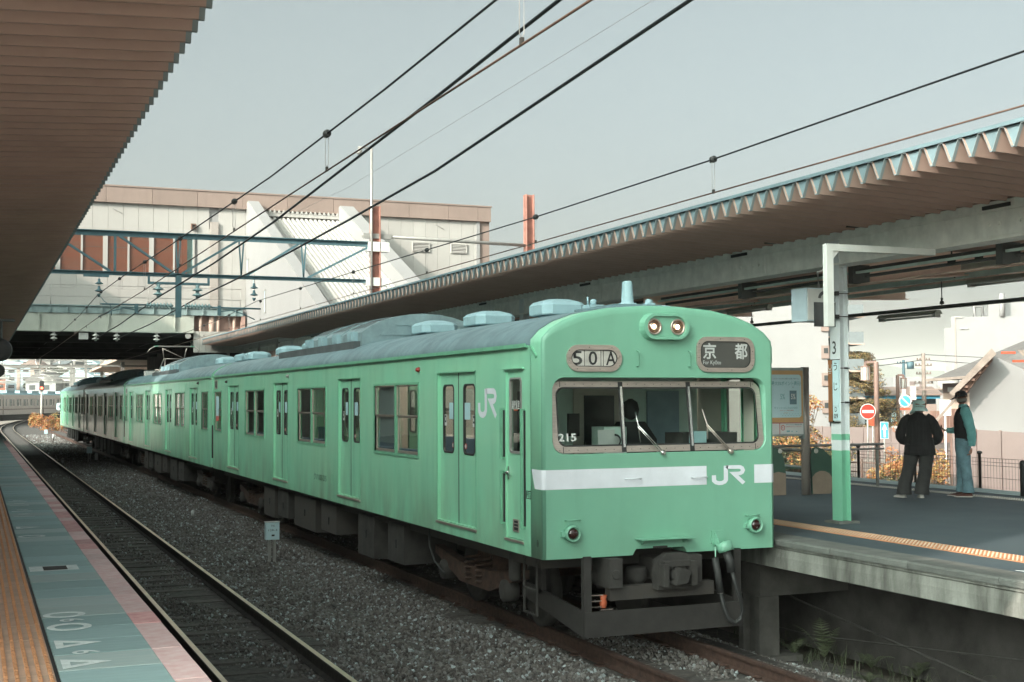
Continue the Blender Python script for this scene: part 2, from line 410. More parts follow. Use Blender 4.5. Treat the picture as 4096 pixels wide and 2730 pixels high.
class MB:
    def __init__(s):
        s.v, s.f, s.mi, s.sm = [], [], [], []
        s.cur = 0
        s.smooth = False
    def add(s, vs, fs, mi=None, smooth=None):
        b = len(s.v)
        s.v += [tuple(v) for v in vs]
        for f in fs:
            s.f.append([b + i for i in f])
            s.mi.append(s.cur if mi is None else mi)
            s.sm.append(s.smooth if smooth is None else smooth)
        return s
    def box(s, x0, x1, y0, y1, z0, z1, mi=None):
        if x0 > x1: x0, x1 = x1, x0
        if y0 > y1: y0, y1 = y1, y0
        if z0 > z1: z0, z1 = z1, z0
        vs = [(x, y, z) for z in (z0, z1) for y in (y0, y1) for x in (x0, x1)]
        fs = [(0, 2, 3, 1), (4, 5, 7, 6), (0, 1, 5, 4), (2, 6, 7, 3), (0, 4, 6, 2), (1, 3, 7, 5)]
        return s.add(vs, fs, mi, False)
    def quad(s, a, b, c, d, mi=None):
        return s.add([a, b, c, d], [(0, 1, 2, 3)], mi, False)
    def prism(s, pts, axis, lo, hi, mi=None, cap=True, smooth=False):
        """pts 2-D outline; axis 0: (y,z), 1: (x,z), 2: (x,y)"""
        def P(a, b, t):
            return (t, a, b) if axis == 0 else (a, t, b) if axis == 1 else (a, b, t)
        n = len(pts)
        vs = [P(a, b, lo) for a, b in pts] + [P(a, b, hi) for a, b in pts]
        s.add(vs, [(i, (i + 1) % n, n + (i + 1) % n, n + i) for i in range(n)], mi, smooth)
        if cap:
            tri = geometry.tessellate_polygon([[Vector((a, b, 0)) for a, b in pts]])
            s.add([P(a, b, lo) for a, b in pts], tri, mi, False)
            s.add([P(a, b, hi) for a, b in pts], tri, mi, False)
        return s
    def sweep(s, path, prof, up=Vector((0, 0, 1)), mi=None, smooth=False, cap=True):
        """closed profile [(side, up)] along path"""
        path = [Vector(p) for p in path]
        n = len(prof)
        vs = []
        for i, p in enumerate(path):
            t = (path[min(i + 1, len(path) - 1)] - path[max(i - 1, 0)]).normalized()
            sd = t.cross(up)
            if sd.length < 1e-4:
                sd = Vector((1, 0, 0))
            sd.normalize()
            u = sd.cross(t)
            for a, b in prof:
                vs.append(p + sd * a + u * b)
        fs = []
        for i in range(len(path) - 1):
            for k in range(n):
                fs.append((i * n + k, i * n + (k + 1) % n, (i + 1) * n + (k + 1) % n, (i + 1) * n + k))
        if cap:
            fs.append(tuple(range(n)))
            m = (len(path) - 1) * n
            fs.append(tuple(m + k for k in range(n)))
        return s.add(vs, fs, mi, smooth)
    def tube(s, path, r, n=8, mi=None):
        prof = [(r * math.cos(2 * PI * k / n), r * math.sin(2 * PI * k / n)) for k in range(n)]
        return s.sweep(path, prof, mi=mi, smooth=True)
    def bar(s, a, b, w, h, mi=None):
        return s.sweep([a, b], [(-w / 2, -h / 2), (w / 2, -h / 2), (w / 2, h / 2), (-w / 2, h / 2)], mi=mi)
    def lathe(s, c, prof, axis=Vector((0, 0, 1)), n=16, mi=None, smooth=True):
        """prof [(r, h)] along axis from c"""
        ax = Vector(axis).normalized()
        u = ax.orthogonal().normalized()
        w = ax.cross(u)
        c = Vector(c)
        vs = []
        for r, h in prof:
            for k in range(n):
                t = 2 * PI * k / n
                vs.append(c + ax * h + (u * math.cos(t) + w * math.sin(t)) * r)
        fs = []
        for i in range(len(prof) - 1):
            for k in range(n):
                fs.append((i * n + k, i * n + (k + 1) % n, (i + 1) * n + (k + 1) % n, (i + 1) * n + k))
        s.add(vs, fs, mi, smooth)
        s.add(vs[:n], [tuple(range(n))], mi, False)
        s.add(vs[-n:], [tuple(range(n))], mi, False)
        return s
    def build(s, name, mats, parent=None, at=None):
        """vertices are world coordinates; the object's origin is its thing's base"""
        me = bpy.data.meshes.new(name)
        org = origin(parent) if parent else (Vector(at) if at else Vector((0, 0, 0)))
        me.from_pydata([tuple(Vector(v) - org) for v in s.v], [], s.f)
        if not isinstance(mats, (list, tuple)):
            mats = [mats]
        for m in mats:
            me.materials.append(m)
        me.polygons.foreach_set('material_index', s.mi)
        me.polygons.foreach_set('use_smooth', s.sm)
        me.validate()
        me.update()
        import bmesh
        bm = bmesh.new()
        bm.from_mesh(me)
        if len(bm.faces) < 60000:
            bmesh.ops.remove_doubles(bm, verts=bm.verts, dist=1e-5)
            bmesh.ops.recalc_face_normals(bm, faces=bm.faces)
        bm.to_mesh(me)
        bm.free()
        o = bpy.data.objects.new(name, me)
        COL.objects.link(o)
        if parent:
            o.parent = parent
        else:
            o.location = org
        ORG[o.name] = org
        return o

def empty(name, loc=(0, 0, 0)):
    o = bpy.data.objects.new(name, None)
    o.empty_display_size = .2
    COL.objects.link(o)
    o.location = loc
    ORG[o.name] = Vector(loc)
    return o

def tag(o, label=None, cat=None, group=None, kind=None):
    if label: o['label'] = label
    if cat: o['category'] = cat
    if group: o['group'] = group
    if kind: o['kind'] = kind
    return o

def thing(name, loc, label, cat, group=None):
    return tag(empty(name, loc), label, cat, group)

def struct(o):
    o['kind'] = 'structure'
    return o

def inst(o, parent=None, loc=None, rotz=None, off=None):
    """copy of a mesh object sharing its mesh"""
    c = o.copy()
    COL.objects.link(c)
    if parent is not None:
        c.parent = parent
    if off is not None:
        c.location = Vector(o.location) + Vector(off)
    if loc is not None:
        c.location = loc
    if rotz is not None:
        c.rotation_euler = (0, 0, rotz)
    return c

def copy_tree(o, parent=None):
    c = o.copy()
    COL.objects.link(c)
    if parent is not None:
        c.parent = parent
    for ch in list(o.children):
        copy_tree(ch, c)
    return c

def rrect(x0, x1, z0, z1, r, n=5):
    pts = []
    for cx, cz, a0 in ((x1 - r, z1 - r, 0), (x0 + r, z1 - r, 90), (x0 + r, z0 + r, 180), (x1 - r, z0 + r, 270)):
        for k in range(n + 1):
            a = R(a0 + 90 * k / n)
            pts.append((cx + r * math.cos(a), cz + r * math.sin(a)))
    return pts

def holed(mb, outer, holes, axis, t, mi=None, depth=None):
    """flat sheet with holes; depth extrudes the hole and outer rims to t+depth"""
    def P(a, b, q):
        return (q, a, b) if axis == 0 else (a, q, b) if axis == 1 else (a, b, q)
    loops = [outer] + holes
    allp = [p for lp in loops for p in lp]
    tri = geometry.tessellate_polygon([[Vector((a, b, 0)) for a, b in lp] for lp in loops])
    mb.add([P(a, b, t) for a, b in allp], tri, mi, False)
    if depth:
        for lp in loops:
            n = len(lp)
            mb.add([P(a, b, t) for a, b in lp] + [P(a, b, t + depth) for a, b in lp],
                   [(i, (i + 1) % n, n + (i + 1) % n, n + i) for i in range(n)], mi, False)
    return mb

def ring(mb, po, pi_, axis, t0, t1, mi=None):
    """frame between two outlines with equal point counts, extruded t0..t1"""
    def P(p, q):
        return (q, p[0], p[1]) if axis == 0 else (p[0], q, p[1]) if axis == 1 else (p[0], p[1], q)
    n = len(po)
    vs = [P(p, t0) for p in po] + [P(p, t0) for p in pi_] + [P(p, t1) for p in po] + [P(p, t1) for p in pi_]
    fs = []
    for i in range(n):
        j = (i + 1) % n
        fs += [(i, j, n + j, n + i), (2 * n + i, 2 * n + j, 3 * n + j, 3 * n + i), (i, j, 2 * n + j, 2 * n + i), (n + i, n + j, 3 * n + j, 3 * n + i)]
    return mb.add(vs, fs, mi, False)

def wall_grid(mb, axis, t, a0, a1, z0, z1, holes, mi=None):
    """plain rectangle in the plane axis=t with rectangular holes [(a0,a1,z0,z1)]"""
    def P(a, b):
        return (t, a, b) if axis == 0 else (a, t, b)
    As = sorted({a0, a1, *[h[0] for h in holes], *[h[1] for h in holes]})
    Zs = sorted({z0, z1, *[h[2] for h in holes], *[h[3] for h in holes]})
    As = [a for a in As if a0 <= a <= a1]
    Zs = [z for z in Zs if z0 <= z <= z1]
    for i in range(len(As) - 1):
        for k in range(len(Zs) - 1):
            ca, cz = (As[i] + As[i + 1]) / 2, (Zs[k] + Zs[k + 1]) / 2
            if any(h[0] < ca < h[1] and h[2] < cz < h[3] for h in holes):
                continue
            mb.quad(P(As[i], Zs[k]), P(As[i + 1], Zs[k]), P(As[i + 1], Zs[k + 1]), P(As[i], Zs[k + 1]), mi)
    return mb

def text(body, name, w, h, c, ux, uz, m, parent=None, ext=0.002, at=None, bold=0.0):
    """flat lettering of width w and height h centred on c in the plane (ux, uz)"""
    cu = bpy.data.curves.new(name, 'FONT')
    cu.body = body
    cu.align_x = 'LEFT'
    if bold:
        cu.offset = bold
    cu.resolution_u = 3
    o = bpy.data.objects.new(name, cu)
    COL.objects.link(o)
    dg = bpy.context.evaluated_depsgraph_get()
    me = bpy.data.meshes.new_from_object(o.evaluated_get(dg))
    bpy.data.objects.remove(o)
    xs = [v.co.x for v in me.vertices]
    ys = [v.co.y for v in me.vertices]
    x0, x1, y0, y1 = min(xs), max(xs), min(ys), max(ys)
    ux, uz, c = Vector(ux), Vector(uz), Vector(c)
    nrm = ux.cross(uz)
    org = origin(parent) if parent else Vector(at or c)
    for v in me.vertices:
        a = ((v.co.x - x0) / (x1 - x0) - .5) * w
        b = ((v.co.y - y0) / (y1 - y0) - .5) * h
        v.co = c + ux * a + uz * b + nrm * ext - org
    me.materials.clear()
    me.materials.append(m)
    o = bpy.data.objects.new(name, me)
    COL.objects.link(o)
    if parent:
        o.parent = parent
    else:
        o.location = org
    ORG[o.name] = org
    return o

def strokes(mb, lines, width, c, ux, uz, sx=1, sz=1, mi=None):
    """mitred flat strokes, each [(a,b)...], drawn about c"""
    ux, uz, c = Vector(ux), Vector(uz), Vector(c)
    for ln in lines:
        P = [Vector(q) for q in ln]
        n = len(P)
        L, Rr = [], []
        for i in range(n):
            d1 = (P[i] - P[i - 1]).normalized() if i else (P[1] - P[0]).normalized()
            d2 = (P[i + 1] - P[i]).normalized() if i < n - 1 else d1
            t = (d1 + d2)
            t = t.normalized() if t.length > 1e-6 else d1
            nn = Vector((-t.y, t.x))
            k = width / 2 / max(.35, abs(nn.dot(Vector((-d1.y, d1.x)))))
            L.append(P[i] + nn * k)
            Rr.append(P[i] - nn * k)
        vs = [c + ux * p.x * sx + uz * p.y * sz for p in L] + [c + ux * p.x * sx + uz * p.y * sz for p in Rr]
        mb.add(vs, [(i, i + 1, n + i + 1, n + i) for i in range(n - 1)], mi, False)
    return mb

def arc(cx, cy, r, a0, a1, n=10, ry=None):
    ry = ry or r
    return [(cx + r * math.cos(R(a0 + (a1 - a0) * k / n)), cy + ry * math.sin(R(a0 + (a1 - a0) * k / n))) for k in range(n + 1)]

def track_x(x0, y):
    return x0 + (max(0, y - 105) ** 2) / 1360.0
# ================================================================ GROUND AND TRACKS
g = MB().quad((-3000, -400, -.60), (4200, -400, -.60), (4200, 5000, -.60), (-3000, 5000, -.60)).build('ground', M['ground'])
struct(g)
# ballast bed: gently uneven sheet
mb = MB()
xs = [-5.6 + .25 * i for i in range(33)]
ys = [-12 + .5 * j for j in range(100)] + [38 + 4 * j for j in range(1, 46)]
random.seed(3)
vs, fs = [], []
for y in ys:
    for x in xs:
        z = -.235 + random.uniform(-.012, .012)
        if -3.2 < x < -.9: z += .03
        if abs(x) < 1.1 or abs(x + 3.993) < 1.1: z = -.172 + random.uniform(-.008, .014)
        if x > 1.5: z -= .12 + .06 * (x - 1.5)
        vs.append((x + (track_x(0, y)), y, z))
n = len(xs)
for j in range(len(ys) - 1):
    for i in range(n - 1):
        fs.append((j * n + i, j * n + i + 1, (j + 1) * n + i + 1, (j + 1) * n + i))
mb.add(vs, fs, None, True)
struct(mb.build('track_bed', M['bed']))

RAILP = [(-.062, -.152), (.062, -.152), (.062, -.142), (.012, -.125), (.009, -.04), (.032, -.032), (.034, -.004), (.028, .0), (-.028, .0), (-.034, -.004), (-.032, -.032), (-.009, -.04), (-.012, -.125), (-.062, -.142)]
def path_for(x, y0, y1):
    ys = [y0, 0, 20, 40, 60, 80, 95] if y0 < 0 else [y0]
    y = 100
    while y <= y1:
        ys.append(y)
        y += 5
    return [(track_x(x, q), q, 0) for q in ys]
def railway(x0, label, matside, mattop, clips):
    t = thing('railway_track', (x0, 0, 0), label, 'railway track', 'railway tracks between the platforms')
    t['kind'] = 'structure'
    for s in (-.566, .566):
        m = MB()
        m.sweep(path_for(x0 + s, -12, 260), RAILP, mi=0)
        top = [(-.0275, .0005), (.0275, .0005), (.0275, .0025), (-.0275, .0025)]
        m.sweep(path_for(x0 + s, -12, 260), top, mi=1)
        m.build('rail', [matside, mattop], t)
    s0 = None
    for k in range(112):
        y = -9.7 + .62 * k
        if s0 is None:
            s0 = MB()
            pr = [(-1.0, -.30), (1.0, -.30), (1.0, -.165), (.97, -.153), (-.97, -.153), (-1.0, -.165)]
            s0.prism([(x0 + a, b) for a, b in pr], 1, y - .11, y + .11)
            s0 = s0.build('sleeper', M['sleeper'], t)
            y00 = y
        else:
            inst(s0, t, loc=(0, y - y00, 0))
    if clips:
        c0 = None
        for s in (-.566, .566):
            for sd in (-1, 1):
                for k in range(26):
                    y = -9.7 + .62 * k
                    if c0 is None:
                        c = MB()
                        cx = x0 + s + sd * .085
                        pts = [(cx + .042 * math.cos(a), y + .042 * math.sin(a), -.128 + .012 * math.sin(a * .5)) for a in [R(20 + q * 32) for q in range(10)]]
                        c.tube(pts, .009, 5)
                        c.box(cx - .05, cx + .05, y - .055, y + .055, -.152, -.140)
                        c0 = c.build('rail_clip', M['rail_rust'], t)
                        ref = (cx, y)
                    else:
                        inst(c0, t, loc=(x0 + s + sd * .085 - ref[0], y - ref[1], 0))
    return t
railway(-3.993, 'near railway track with shiny worn rails beside the left platform', M['rail_dark'], M['rail_top'], False)
railway(0.0, 'railway track with rusty brown rails under the green train', M['rail_rust'], M['rail_rust'], True)

# ballast stones: instanced on points
import numpy as np
def ballast():
    rng = np.random.default_rng(5)
    P, S = [], []
    def zone(x0, x1, y0, y1, dens, smin, smax, zb, zj, bank=0):
        k = int((x1 - x0) * (y1 - y0) * dens)
        x = rng.uniform(x0, x1, k); y = rng.uniform(y0, y1, k)
        z = zb + rng.uniform(0, zj, k) + .022 * np.sin(x * 5.1 + y * .7) + .018 * np.sin(y * 1.9 + x * 2.3)
        if bank:
            z = z - bank * np.maximum(0, x - x0)
        P.append(np.stack([x, y, z], 1)); S.append(rng.uniform(smin, smax, k))
    for (y0, y1, d, a, b) in ((-9, 9, 1500, .014, .034), (9, 24, 850, .02, .038), (24, 50, 330, .03, .05), (50, 100, 90, .05, .08)):
        zone(-3.30, -.75, y0, y1, d, a, b, -.20, .055)
    for (y0, y1, d, a, b) in ((-9, 6, 1200, .016, .03), (6, 30, 300, .02, .035)):
        zone(.68, 1.75, y0, y1, d, a, b, -.20, .03, .14)
    for (y0, y1, d, a, b) in ((-9, 12, 330, .010, .026), (12, 45, 90, .016, .03)):
        zone(-5.1, -3.3, y0, y1, d, a, b, -.172, .012)
    for (y0, y1, d, a, b) in ((-9, 2, 420, .012, .028), (2, 30, 100, .016, .03)):
        zone(-.75, .68, y0, y1, d, a, b, -.172, .012)
    P = np.concatenate(P); S = np.concatenate(S)
    for rx in (-.566, .566, -3.993 - .566, -3.993 + .566):
        k = np.abs(P[:, 0] - rx) > .085
        P, S = P[k], S[k]
    me = bpy.data.meshes.new('ballast_stones')
    me.vertices.add(len(P))
    me.vertices.foreach_set('co', P.astype('f4').ravel())
    at = me.attributes.new('size', 'FLOAT', 'POINT')
    at.data.foreach_set('value', S.astype('f4'))
    o = bpy.data.objects.new('ballast_stones', me)
    COL.objects.link(o)
    tag(o, 'grey crushed stone ballast heaped between and beside the tracks', 'ballast', kind='stuff')
    ng = bpy.data.node_groups.new('stone_scatter', 'GeometryNodeTree')
    ng.interface.new_socket('Geometry', in_out='INPUT', socket_type='NodeSocketGeometry')
    ng.interface.new_socket('Geometry', in_out='OUTPUT', socket_type='NodeSocketGeometry')
    n, l = ng.nodes, ng.links
    gi, go = n.new('NodeGroupInput'), n.new('NodeGroupOutput')
    ico = n.new('GeometryNodeMeshIcoSphere')
    ico.inputs['Radius'].default_value = 1
    ico.inputs['Subdivisions'].default_value = 1
    sp = n.new('GeometryNodeSetPosition')
    rv = n.new('FunctionNodeRandomValue')
    rv.data_type = 'FLOAT_VECTOR'
    rv.inputs[0].default_value = (-.32, -.32, -.32)
    rv.inputs[1].default_value = (.32, .32, .32)
    l.new(ico.outputs[0], sp.inputs['Geometry'])
    l.new(rv.outputs[0], sp.inputs['Offset'])
    sm = n.new('GeometryNodeSetMaterial')
    sm.inputs['Material'].default_value = M['stone']
    l.new(sp.outputs[0], sm.inputs[0])
    ip = n.new('GeometryNodeInstanceOnPoints')
    l.new(gi.outputs[0], ip.inputs['Points'])
    l.new(sm.outputs[0], ip.inputs['Instance'])
    ro = n.new('FunctionNodeRandomValue')
    ro.data_type = 'FLOAT_VECTOR'
    ro.inputs[1].default_value = (6.28, 6.28, 6.28)
    l.new(ro.outputs[0], ip.inputs['Rotation'])
    na = n.new('GeometryNodeInputNamedAttribute')
    na.data_type = 'FLOAT'
    na.inputs['Name'].default_value = 'size'
    rs = n.new('FunctionNodeRandomValue')
    rs.data_type = 'FLOAT_VECTOR'
    rs.inputs[0].default_value = (.7, .6, .42)
    rs.inputs[1].default_value = (1.35, 1.05, .8)
    rs.inputs['Seed'].default_value = 3
    vm = n.new('ShaderNodeVectorMath')
    vm.operation = 'SCALE'
    l.new(rs.outputs[0], vm.inputs[0])
    l.new(na.outputs[0], vm.inputs['Scale'])
    l.new(vm.outputs[0], ip.inputs['Scale'])
    l.new(ip.outputs[0], go.inputs[0])
    md = o.modifiers.new('stones', 'NODES')
    md.node_group = ng
ballast()

# half-buried cable trough between the tracks
t = thing('cable_trough', (-2.1, 5, -.18), 'low grey concrete cable trough half buried in ballast between the tracks', 'cable trough')
c0 = None
for k in range(22):
    y = -6 + 1.02 * k
    if c0 is None:
        c0 = MB().box(-2.165, -2.035, y, y + 1.0, -.26, -.158).build('trough_lid', M['concrete'], t)
        ref = y
    else:
        inst(c0, t, loc=(random.uniform(-.012, .012), y - ref, random.uniform(-.012, .004)))

# ================================================================ LEFT PLATFORM
plL = thing('platform_left', (-7, 0, 0), None, None)
struct(plL)
MB().box(-14.0, -5.56, -13, 62, -.5, 1.06).build('platform_base', M['darkconc'], plL)
MB().box(-14.0, -6.68, -13, 62, 1.062, 1.094).build('platform_paving', M['plat_grey'], plL)
random.seed(11)
def slabs(name, x0, x1, mats, y0=-6.6, pitch=.495, n=100, top=1.1, seam=.013):
    prot = []
    for m in mats:
        o = MB().box(x0, x1, 0, pitch - seam, 1.062, top).build(name, m, plL)
        prot.append(o)
    used = set()
    for k in range(n):
        i = random.choices(range(len(mats)), weights=[3] + [1] * (len(mats) - 1))[0]
        z = random.uniform(-.0035, .0)
        if i in used:
            inst(prot[i], plL, loc=(0, y0 + pitch * k, z))
        else:
            prot[i].location = (0, y0 + pitch * k, z)
            used.add(i)
slabs('edge_slab', -5.725, -5.54, [M['red_edge'], M['red_edge2']])
slabs('painted_slab', -6.312, -5.728, [M['teal_slab'], M['teal_slab2']])
MB().box(-6.335, -6.315, -6.6, 43, 1.062, 1.091).build('joint_strip', M['black'], plL)
MB().box(-6.312, -5.54, 42.95, 62, 1.062, 1.099).build('far_edge_paving', M['teal_slab'], plL)
# tactile guidance tiles with long ribs
o = MB()
o.box(-6.675, -6.338, 0, .296, 1.062, 1.100, 0)
for bx in (-6.60, -6.54, -6.48, -6.42, -6.36):
    o.prism([(bx - .012, 1.1), (bx - .007, 1.106), (bx + .007, 1.106), (bx + .012, 1.1)], 1, .008, .288, 1)
    for q in range(6):
        yy = .02 + q * .047
        o.box(bx - .011, bx + .011, yy, yy + .018, 1.1055, 1.1085, 1)
o = o.build('tactile_tile', [M['yellow_l'], M['yellow_ld']], plL)
o.location = (0, -6.6 + .0, 0)
for k in range(1, 165):
    inst(o, plL, loc=(0, -6.6 + .2985 * k, random.uniform(-.0025, .0)))

# painted boarding marks
def mark_ring(cx, cy, rx, ry, w, label):
    m = MB()
    n = 28
    po = [(cx + rx * math.cos(2 * PI * k / n), cy + ry * math.sin(2 * PI * k / n)) for k in range(n)]
    pi_ = [(cx + (rx - w) * math.cos(2 * PI * k / n), cy + (ry - w) * math.sin(2 * PI * k / n)) for k in range(n)]
    ring(m, po, pi_, 2, 1.1025, 1.104)
    tag(m.build('floor_marking', M['mark'], at=(cx, cy, 1.103)), label, 'floor marking', 'boarding marks on the teal strip')
def mark_tri(x0, x1, cy, hw, w, label):
    m = MB()
    po = [(x0, cy - hw), (x0, cy + hw), (x1, cy)]
    c = (x0 + (x1 - x0) * .3, cy)
    pi_ = [(c[0] + (a - c[0]) * .42, c[1] + (b - c[1]) * .42) for a, b in po]
    ring(m, po, pi_, 2, 1.1025, 1.104)
    tag(m.build('floor_marking', M['mark'], at=(x0, cy, 1.103)), label, 'floor marking', 'boarding marks on the teal strip')
mark_ring(-6.155, -2.07, .148, .13, .048, 'pale painted ring, farther of the two rings around a small 6')
mark_ring(-6.155, -2.62, .148, .15, .05, 'pale painted ring next to the painted triangles on the teal strip')
mark_tri(-6.285, -6.0, -3.28, .15, .05, 'pale painted triangle between the ring and the painted 6')
mark_tri(-6.285, -6.0, -3.95, .15, .05, 'pale painted triangle nearest the bottom of the photo')
for yy, lb in ((-2.34, 'small painted 6 between the two rings'), (-3.61, 'small painted 6 between the two triangles')):
    o = text('6', 'floor_marking', .12, .17, (-6.12, yy, 1.1025), (0, -1, 0), (1, 0, 0), M['mark'], bold=.012)
    tag(o, lb + ' on the teal platform strip', 'floor marking', 'boarding marks on the teal strip')
mark_ring(-6.15, 3.85, .15, .13, .045, 'faded ring painted farther along the teal strip')
mark_tri(-6.285, -6.0, 5.0, .15, .05, 'faded triangle painted beyond the farther ring')
m = MB()
for a, b, w in ((6.6, 6.9, .05), (7.5, 7.62, .06), (8.6, 8.9, .05), (9.4, 9.5, .05)):
    m.box(-6.27, -6.0, a, a + w, 1.1025, 1.104)
    m.box(-6.2, -6.05, b + .1, b + .1 + w, 1.1025, 1.104)
tag(m.build('floor_marking', M['mark'], at=(-6.15, 8, 1.103)), 'worn white letter strokes far along the teal strip', 'floor marking')
# small metal floor plate with a worn pale band
t = thing('floor_plate', (-6.06, .7, 1.1), 'dark metal floor plate set in a worn pale band on the platform', 'floor plate')
MB().box(-6.29, -5.86, .56, .93, 1.1022, 1.1032).build('worn_band', M['mark'], t)
MB().box(-6.17, -5.96, .60, .88, 1.1035, 1.106).build('plate', M['dark2'], t)

# ================================================================ RIGHT (ISLAND) PLATFORM
plR = thing('platform_right', (5, 0, 0), None, None)
struct(plR)
MB().box(1.86, 9.05, -12, 70, .72, 1.094).build('platform_deck', M['asphalt_r'], plR)
# coping stones with rounded nose
random.seed(4)
pr = [(1.46, 1.032), (1.46, 1.082), (1.475, 1.1), (1.858, 1.1), (1.858, 1.032)]
o = MB().prism(pr, 1, 0, 1.192).build('coping_stone', M['coping'], plR)
for k in range(52):
    y = -9.3 + 1.2 * k
    if k == 0: o.location = (0, y, 0)
    else: inst(o, plR, loc=(random.uniform(-.004, .004), y, random.uniform(-.004, 0)))
# beam face below, in lengths
o = MB()
vs = [(1.50, 0, .765), (1.50, 1.99, .765), (1.495, 1.99, .99), (1.49, 1.99, 1.03), (1.49, 0, 1.03), (1.495, 0, .99)]
o.prism([(1.50, .77), (1.495, .90), (1.503, .985), (1.488, .998), (1.488, 1.030), (1.75, 1.030), (1.75, .77)], 1, 0, 2.155)
o = o.build('edge_beam', M['platside'], plR)
for k in range(30):
    y = -9.6 + 2.16 * k
    if k == 0: o.location = (0, y, 0)
    else: inst(o, plR, loc=(random.uniform(-.003, .003), y, 0))
# platform legs under the edge
def leg(y, t):
    return MB().prism([(1.63, -.4), (1.92, -.4), (1.92, .5), (1.63, .5)], 1, y, y + .26).build('platform_leg', M['dark2'], t)
for k in range(8):
    y = .68 + 6.0 * k
    m = MB()
    m.box(1.63, 1.90, y, y + .10, -.42, .36)
    m.box(1.72, 1.80, y + .10, y + .34, -.42, .36)
    m.box(1.63, 1.90, y + .34, y + .44, -.42, .36)
    m.box(1.66, 2.9, y + .02, y + .40, .36, .72)
    m.build('platform_leg', M['concrete'], plR)
    MB().box(1.55, 2.15, y - .1, y + .6, -.45, -.32).build('leg_footing', M['concrete'], plR)
MB().box(2.9, 8.9, -12, 70, -.45, .70).build('platform_core', M['darkconc'], plR)
# yellow tactile tiles, near edge
def dome_tile(x0, w, name, mats):
    o = MB()
    o.box(x0, x0 + w, 0, w - .004, 1.06, 1.1, 0)
    for i in range(6):
        for j in range(6):
            cx, cy, r = x0 + w * (i + .5) / 6, w * (j + .5) / 6, .013
            a = [(cx + r * math.cos(PI / 3 * k), cy + r * math.sin(PI / 3 * k), 1.1) for k in range(6)]
            b = [(cx + r * .6 * math.cos(PI / 3 * k), cy + r * .6 * math.sin(PI / 3 * k), 1.106) for k in range(6)]
            o.add(a + b, [(k, (k + 1) % 6, 6 + (k + 1) % 6, 6 + k) for k in range(6)] + [tuple(range(6, 12))], 1, False)
    return o.build(name, mats, plR)
dt = dome_tile(2.42, .33, 'tactile_tile', [M['yellow_r'], M['dotw']])
for k in range(70):
    y = -6.5 + .331 * k
    if k == 0: dt.location = (0, y, 0)
    else: inst(dt, plR, loc=(0, y, random.uniform(-.002, 0)))
MB().box(2.395, 2.415, -6.5, 17, 1.0945, 1.0985).build('tile_border', M['yellow_r'], plR)
MB().box(2.755, 2.775, -6.5, 17, 1.0945, 1.0985).build('tile_border', M['yellow_r'], plR)
dt2 = dome_tile(7.75, .30, 'tactile_tile', [M['coping'], M['roadline']])
for k in range(110):
    y = -3 + .301 * k
    if k == 0: dt2.location = (0, y, 0)
    else: inst(dt2, plR, loc=(0, y, 0))
MB().box(8.5, 9.08, -12, 70, 1.096, 1.104).build('far_edge_coping', M['teal_slab2'], plR)
# painted arrow on coping edge and a white oval by the train
m = MB()
ring(m, [(1.90, -3.05), (2.30, -3.6), (2.02, -3.62)], [(1.99, -3.22), (2.17, -3.48), (2.05, -3.50)], 2, 1.1, 1.1015)
tag(m.build('floor_marking', M['mark'], at=(2.1, -3.4, 1.1)), 'white painted triangle outline on the right platform edge', 'floor marking')
m = MB()
n = 20
ring(m, [(2.14 + .15 * math.cos(2 * PI * k / n), 1.42 + .22 * math.sin(2 * PI * k / n)) for k in range(n)],
     [(2.14 + .08 * math.cos(2 * PI * k / n), 1.42 + .13 * math.sin(2 * PI * k / n)) for k in range(n)], 2, 1.1, 1.1015)
tag(m.build('floor_marking', M['mark'], at=(2.1, .4, 1.1)), 'white painted oval on the right platform beside the train corner', 'floor marking')

# cables and ferns under the right platform
def cable(name, pts, r, label, m):
    tag(MB().tube(pts, r, 6).build(name, m, at=pts[0]), label, 'cable')
cable('cable', [(2.45, 2.5, .42), (2.35, .9, .24), (2.3, -2.2, -.1), (2.2, -4, -.3)], .013, 'grey cable slanting down under the right platform', M['dark2'])
cable('cable', [(2.4, 3.5, -.2), (2.3, .65, -.12), (2.3, -2.7, .2), (2.3, -5, .4)], .010, 'thin cable running level under the right platform', M['dark2'])

def fern(x, y, z, n, ln, label, seed, up=.75):
    random.seed(seed)
    t = thing('fern', (x, y, z), label, 'fern', 'ferns under the platform edge')
    fr = None
    for i in range(n):
        m = MB()
        L = ln * random.uniform(.75, 1.1)
        az = 2 * PI * i / n + random.uniform(-.4, .4)
        prev = None
        for k in range(15):
            s = k / 14
            r = L * .62 * s
            h = L * (up * s * 1.25 - .62 * s * s)
            p = Vector((x + r * math.cos(az), y + r * math.sin(az), z + h))
            if prev:
                d = (p - prev).normalized()
                side = Vector((-math.sin(az), math.cos(az), 0))
                w = L * .17 * math.sin(PI * min(1, s * .93 + .07)) + .004
                for sg in (-1, 1):
                    q = p + side * sg * w + d * w * .35 - Vector((0, 0, w * .2))
                    m.add([prev + (p - prev) * .1, prev + (p - prev) * .8, q], [(0, 1, 2)])
                m.bar(prev, p, .003, .003)
            prev = p
        m.build('frond', M['fern'], t)
fern(2.33, .42, -.34, 5, .62, 'tall fern with one upright frond beside the platform leg', 1, 1.0)
fern(2.12, .72, -.34, 5, .42, 'low fern next to the concrete leg of the platform', 2)
fern(2.52, -.2, -.36, 6, .40, 'fern under the platform in front of the cables', 3)
fern(1.98, -.83, -.36, 6, .30, 'small bright fern on the ballast edge', 4)
fern(3.0, -1.45, -.36, 6, .45, 'fern at the bottom right corner under the platform', 5)
fern(2.7, -.75, -.36, 6, .36, 'dim fern between the two ferns under the platform', 6)
